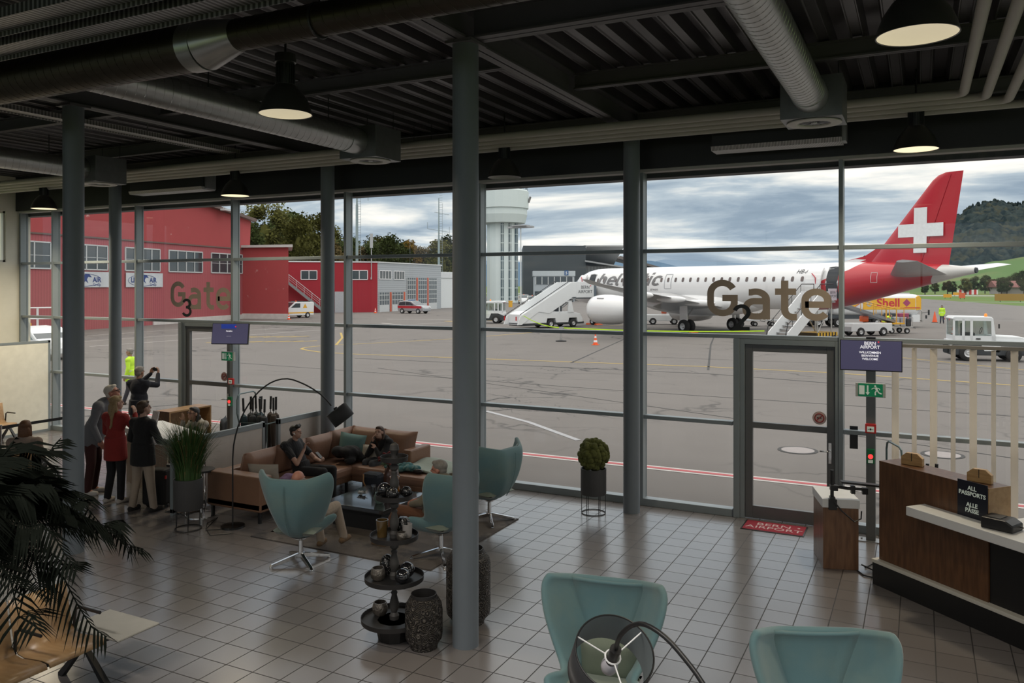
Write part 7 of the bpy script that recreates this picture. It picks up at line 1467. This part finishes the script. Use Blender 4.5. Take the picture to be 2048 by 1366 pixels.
    if shoe:
        for a in 'LR':
            A_ = J['a'+a]; fd = J['f'+a] if J['f'+a] is not None else A_+Vector((.015 if a == 'R' else -.015,.16,0))*s; d = (fd-A_); d.z = 0; d.normalize(); o = A_.copy(); o.z = max(A_.z-.05*s, .035*s) if A_.z < .2*s else A_.z-.05*s
            mb = MB(); mb.cap(o-d*.045*s, o+d*.13*s, .043*s, .036*s).cap(A_+Vector((0,0,.01)), o, .046*s, .042*s).cap(o-d*.04*s-Vector((0,0,.014*s)), o+d*.14*s-Vector((0,0,.012*s)), .035*s, .03*s); blob(mb, 'shoe', shoe, t, vox, 2)
    if hair:
        mb = MB()
        if hairstyle == 'ring':
            for k in range(13): a = R(-15+k*17.5); mb.ell(hp(.080*math.cos(a),-.012-.092*math.sin(a)*.95,.0), (.018*s,.018*s,.036*s), 8, 6)
        else:
            mb.ell(hp(0,-.024,.052), (.086*s,.100*s,.082*s), 18, 12, Hr).ell(hp(0,-.062,-.005), (.074*s,.05*s,.07*s), 14, 10, Hr).ell(hp(0,.045,.09), (.06*s,.045*s,.03*s), 12, 8, Hr)
            if hairstyle == 'quiff': 
                for k in range(9): mb.ell(hp(-.05+.0125*k,.055,.105+.01*math.sin(k*2)), (.02*s,.035*s,.03*s), 8, 6, Hr)
            if hairstyle in ('bob','long'):
                for q in (-1,1): mb.cap(hp(q*.070,-.045,.03), hp(q*.080,-.05,-.12), .027*s, .024*s)
                mb.ell(hp(0,-.075,-.06), (.088*s,.05*s,.11*s), 14, 10, Hr)
            if hairstyle == 'long':
                for k in range(-2,3): mb.cap(hp(k*.036,-.085,-.04), hc+Hr @ Vector((k*.042*s,-.105*s,-.12*s))+Vector((0,-.03*s,-.24*s-.03*s*(k % 2))), .036*s, .018*s)
        blob(mb, 'hair', hair, t, vox, 2)
    if glasses:
        mb = MB()
        for q in (-1,1): mb.tube([hp(q*.033+.025*math.cos(a), .098, .006+.02*math.sin(a)) for a in [k*PI/6 for k in range(12)]], .003*s, 5, True).tube([hp(q*.058,.095,.01), hp(q*.08,.0,.01)], .003*s, 5)
        mb.tube([hp(-.01,.1,.008), hp(.01,.1,.008)], .003*s, 5).build('glasses', m_lens, t)
    if extra: extra(t, J, s, hp)
    return t
def sit(z=.50, back=.10, kn=.42, foot=.40, kx=.11, slump=.0, h=1.):
    """seated pose, seat top at z-.1"""
    return dict(pel=(0,0,z), chest=(0,-back*.7,z+.34*h), neck=(0,-back,z+.51*h), head=(0,-back+.04,z+.665*h), sL=(-.185,-back,z+.44*h), sR=(.185,-back,z+.44*h), eL=(-.24,.0,z+.20), eR=(.24,.0,z+.20), wL=(-.17,.22,z+.16), wR=(.17,.22,z+.16), hL=(-.095,.02,z-.01), hR=(.095,.02,z-.01), kL=(-kx,kn,z+.02), kR=(kx,kn,z+.02), aL=(-kx,foot,.085), aR=(kx,foot,.085))
black = cloth('black_wool', (.010,.010,.012)); whsh = cloth('white_sneaker', (.50,.48,.46), .05, 5, .05); dksh = cloth('dark_shoe', (.02,.018,.018))
hblond = M('hair_blond', (.27,.185,.09), .6, 0, .35, 40); hbrown = M('hair_brown', (.055,.028,.016), .6, 0, .35, 40); hblack = M('hair_black', (.012,.010,.010), .5, 0, .3, 40); hgrey = M('hair_grey', (.22,.20,.18), .6, 0, .3, 40); hwhite = M('hair_white', (.55,.51,.45), .6, 0, .2, 40)
# ---- the standing group
def shirt(t, J, s, hp): mb = MB().cap(J['neck']+Vector((0,.03,-.03)), J['chest']+Vector((0,.11,.05)), .05, .04); blob(mb, 'shirt', cloth('checked_shirt', (.12,.11,.12), .6, 40), t, .01, 1)
figure('white haired man with glasses in a grey jacket bending over the staff desk', (-12.62,9.08,0), R(-58), dict(chest=(0,.13,1.28), neck=(0,.21,1.43), head=(0,.30,1.565), sL=(-.19,.16,1.38), sR=(.19,.16,1.38), eL=(-.25,.13,1.10), eR=(.25,.10,1.10), wL=(-.22,.24,.90), wR=(.24,.20,.87), pel=(0,.02,.95)), 1.1, 'ruddy', cloth('grey_jacket', (.15,.155,.17)), 1., -.14, cloth('maroon_trousers', (.045,.012,.012)), whsh, hwhite, 'short', yaw=0, pitch=-22, wide=1.08, glasses=True, belly=.03, extra=shirt)
figure('blonde long haired woman in a red top raising a hand to her face', (-11.80,8.90,0), R(8), dict(eR=(.30,.12,1.22), wR=(.20,.22,1.44), eL=(-.24,.04,1.15), wL=(-.16,.22,1.0), aL=(-.12,-.05,.085), aR=(.13,-.02,.085)), .985, 'fair', cloth('red_cardigan', (.24,.02,.017)), 1., -.20, black, whsh, hblond, 'long', yaw=-28, pitch=-6, wide=1.05, hands={'R': dict(d=(-.1,-.05,1), n=(-1,0,0), c=.5)})
figure('short brown haired person in a black jacket and beige trousers seen from behind', (-10.92,8.72,0), R(2), dict(eR=(.30,.06,1.14), wR=(.30,.28,1.06), eL=(-.27,.0,1.14), wL=(-.2,.2,1.0), kL=(-.16,.02,.5), aL=(-.20,-.03,.085), kR=(.13,.03,.5), aR=(.17,.06,.085), hL=(-.10,0,.92), hR=(.10,0,.92)), .985, 'fair', black, 1., -.16, cloth('beige_trousers', (.38,.31,.25)), dksh, hbrown, 'short', yaw=-14, pitch=-10, wide=1.2)
figure('man in a dark navy sweater photographing through the window with raised arms', (-14.85,11.75,0), R(12), dict(eL=(-.18,.30,1.40), eR=(.24,.26,1.36), wL=(-.08,.46,1.56), wR=(.12,.44,1.56), head=(0,.04,1.635)), 1.04, 'tan', cloth('navy_sweater', (.008,.010,.020)), 1., -.12, cloth('grey_trousers', (.12,.115,.11)), dksh, hgrey, 'short', wide=1.05, hands={'L': dict(d=(.1,.3,1), n=(1,-.2,0), c=.45), 'R': dict(d=(-.1,.3,1), n=(-1,-.2,0), c=.45)}, belly=.04)
cmx = Matrix.Translation((-14.85,11.75,0)) @ Matrix.Rotation(R(12),4,'Z') @ Vector((.02,.52,1.72)); t = T('camera', 'small dark camera held up by the man at the window', 'camera', cmx, R(12)); MB().box(-.06,.06,-.02,.02,-.035,.035).build('camera_body', m_black, t, bevel=.006); MB().cyl((0,.02,0),(0,.06,0),.027,n=18).build('lens', m_black, t, True)
p_ = sit(.55, .02); p_.update(eR=(.28,.14,.80), wR=(.13,.21,1.05), eL=(-.27,.12,.80), wL=(-.12,.30,.84), head=(0,.09,1.19), neck=(0,.01,1.04))
def vest(t, J, s, hp): mb = MB().cap(J['chest']+Vector((-.07,.05,.02)), J['pel']+Vector((-.08,.05,.08)), .085).cap(J['chest']+Vector((.07,.05,.02)), J['pel']+Vector((.08,.05,.08)), .085).ell(J['chest']+Vector((0,-.02,0)), (.17,.13,.2)); blob(mb, 'vest', black, t, .01, 2)
figure('dark haired woman with glasses seated at the staff desk, hand at her face', (-11.95,10.72,0), R(172), p_, 1., 'tan', cloth('white_print_blouse', (.36,.34,.31), .5, 22), 1., .02, black, dksh, hblack, 'long', yaw=8, pitch=-14, glasses=True, hands={'R': dict(d=(-.1,.0,1), n=(-.2,1,0), c=.2)}, extra=vest)
# ---- the lounge
p_ = sit(.56, .24, .50, .55, .12); p_.update(eR=(.24,.08,.72), wR=(.07,.10,.95), eL=(-.24,.10,.72), wL=(-.10,.32,.73), head=(0,-.14,1.225), neck=(0,-.2,1.06), kL=(-.20,.52,.58), kR=(.10,.55,.60), aL=(-.16,.55,.085), aR=(.10,.62,.085))
stp = stripes(cloth('striped_black_tee', (.014,.014,.017)), 0, .035, .001, .1, 3.2, .9)
def pods(t, J, s, hp): MB().ell(hp(.088,.012,-.01), (.012,.012,.012), 8, 6).cap(hp(.088,.018,-.015), hp(.088,.03,-.035), .005).build('earbud', m_white, t, 'all')
figure('young man in a striped black T-shirt on the sofa, hand at his mouth', (-9.10,10.33,0), R(-88), p_, .92, 'fair', stp, .30, -.02, black, dksh, hblack, 'quiff', yaw=6, pitch=-8, hands={'R': dict(d=(-.15,.25,1), n=(-.3,.8,0), c=.7), 'L': dict(d=(.4,1,.2), n=(.2,-.3,1), c=.8)}, extra=pods)
t = T('smartphone', 'dark phone in the hand of the young man on the sofa', 'phone', (-8.77,10.41,.73)); t.rotation_euler = (R(50),0,R(-88)); MB().box(-.036,.036,-.005,.005,-.02,.13).build('case', m_black, t, bevel=.003); MB().box(-.032,.032,-.0065,-.005,-.014,.124).build('screen_glass', M('phone_screen', (.03,.03,.035), .1), t)
p_ = sit(.54, -.04, .44, .42, .10); p_.update(neck=(0,.08,1.0), head=(0,.19,1.115), chest=(0,.04,.84), sL=(-.18,.08,.93), sR=(.18,.08,.93), eR=(.17,.34,.68), wR=(.09,.27,.93), eL=(-.2,.32,.66), wL=(-.06,.32,.82))
figure('brown haired woman in black on the sofa by the window, cheek on hand', (-8.38,11.68,0), R(166), p_, .89, 'fair', black, 1., .0, cloth('grey_jeans', (.05,.055,.065)), dksh, hbrown, 'long', yaw=26, pitch=-14, hands={'R': dict(d=(-.1,.05,1), n=(-.4,-.5,0), c=.5)})
p_ = sit(.56, .18, .48, .62, .14); p_.update(head=(0,-.17,1.10), neck=(0,-.18,.98), kR=(.17,.50,.60), aR=(.22,.62,.16), aL=(-.12,.6,.085))
figure('bald man sunk in the near egg chair, his crown above its back', (-7.1,8.12,0), R(10), p_, .98, 'ruddy', cloth('dark_green_top', (.02,.03,.028)), 1., 0, cloth('beige_trousers', (.38,.31,.25)), cloth('tan_shoe', (.16,.10,.055)), hgrey, 'ring', pitch=-6)
p_ = sit(.56, .16, .50, .66, .14); p_.update(head=(0,-.08,1.15), neck=(0,-.13,1.0), aL=(-.1,.85,.085), kL=(-.12,.52,.56), wR=(.1,.34,.66), wL=(-.1,.3,.66))
def kvest(t, J, s, hp): mb = MB().ell(J['chest'], (.185,.145,.19)).ell(J['chest'].lerp(J['pel'],.6), (.175,.15,.2)); blob(mb, 'vest', blotch(cloth('patterned_vest', (.02,.02,.022)), (.20,.13,.03), 9, .56, .62), t, .012, 2)
figure('grey haired person in a dark patterned vest in the side-on egg chair', (-5.70,9.0,0), R(82), p_, 1., 'ruddy', cloth('khaki_shirt', (.16,.14,.10)), 1., 0, cloth('rust_trousers', (.14,.06,.03)), cloth('tan_shoe', (.16,.10,.055)), hgrey, 'short', yaw=20, belly=.03, extra=kvest)
p_ = sit(.54, .04, .42, .40, .11)
figure('brown haired woman in a beige knit sitting at far left with her back turned', (-13.05,8.19,0), R(38), p_, 1.02, 'fair', cloth('beige_knit', (.26,.20,.165), .2, 30, .5), 1., 0, black, dksh, M('hair_auburn', (.13,.058,.026), .6, 0, .4, 40), 'bob', yaw=10, wide=1.1)
# ---- out on the apron
navy = cloth('navy_work_trousers', (.02,.025,.04)); hv = M('hi_vis_jacket', (.50,.78,.03), .8, 0, .12, emit=(.45,.75,.02), es=.06)
def bands(z):
    def f(t, J, s, hp):
        mb = MB(); c = J['pel'].lerp(J['chest'], .3); mb.lathe([(.185,-.025),(.187,.025)], (0,0,0), 20); mb.v = [(x*1.0, y*.78, zz) for x, y, zz in mb.v]; mb.v = [tuple(Vector(q)+c) for q in mb.v]; mb.build('reflective_band', M('reflective_silver', (.6,.6,.58), .4), t)
    return f
figure('airport worker in a bright yellow jacket walking just outside by the column', (-22.3,17.35,GZ), R(120), dict(aL=(-.11,.16,.085), aR=(.11,-.2,.10)), 1., 'tan', hv, 1., -.18, navy, dksh, hgrey, 'short', vox=.012, extra=bands(0))
figure('stooping worker in a yellow vest loading suitcases under the tail', (-2.45,69.05,GZ), R(-70), dict(pel=(0,-.08,.95), chest=(0,.16,1.22), neck=(0,.30,1.34), head=(0,.42,1.40), sL=(-.19,.24,1.30), sR=(.19,.24,1.30), eL=(-.22,.40,1.06), eR=(.22,.40,1.06), wL=(-.16,.58,.92), wR=(.16,.58,.92)), 1., 'fair', hv, .3, -.05, navy, dksh, hbrown, 'short', pitch=-20, vox=.014)
figure('distant worker in a yellow jacket and dark hood standing by the tall red cone', (1.9,90.3,GZ), R(170), dict(aL=(-.13,0,.085), aR=(.13,0,.085)), 1.02, 'fair', hv, 1., -.2, navy, dksh, hblack, 'bob', vox=.014, extra=bands(0))
figure('worker in a yellow vest beside the small tractor at the tower foot', (-38.6,69.9,GZ), R(150), {}, 1., 'fair', hv, .5, -.1, navy, dksh, hbrown, 'short', vox=.016)
# ================================================================ pendant lamps that burn in the hall, then added fill lights
for i, ((x, y), l) in enumerate(PEND):
    if i == 3: continue
    d = bpy.data.lights.new('pendant_light', 'AREA'); d.shape = 'DISK'; d.size = .42; d.energy = 120 if x < -15 else 48 if y > 8 else 26; d.color = (1, .86, .62); d.spread = R(140)
    o = bpy.data.objects.new('pendant_light', d); COL.objects.link(o); o.location = (x, y, 5.265)
for x in (-7.0, -3.2, .6):  # added fill over the near hall, out of view and without any fixture
    d = bpy.data.lights.new('fill_light', 'AREA'); d.shape = 'RECTANGLE'; d.size = 2.4; d.size_y = .6; d.energy = 70; d.color = (1, .93, .84); d.spread = R(105)
    o = bpy.data.objects.new('fill_light', d); COL.objects.link(o); o.location = (x, 1.4, 5.9); o.rotation_euler = (R(14), 0, 0)
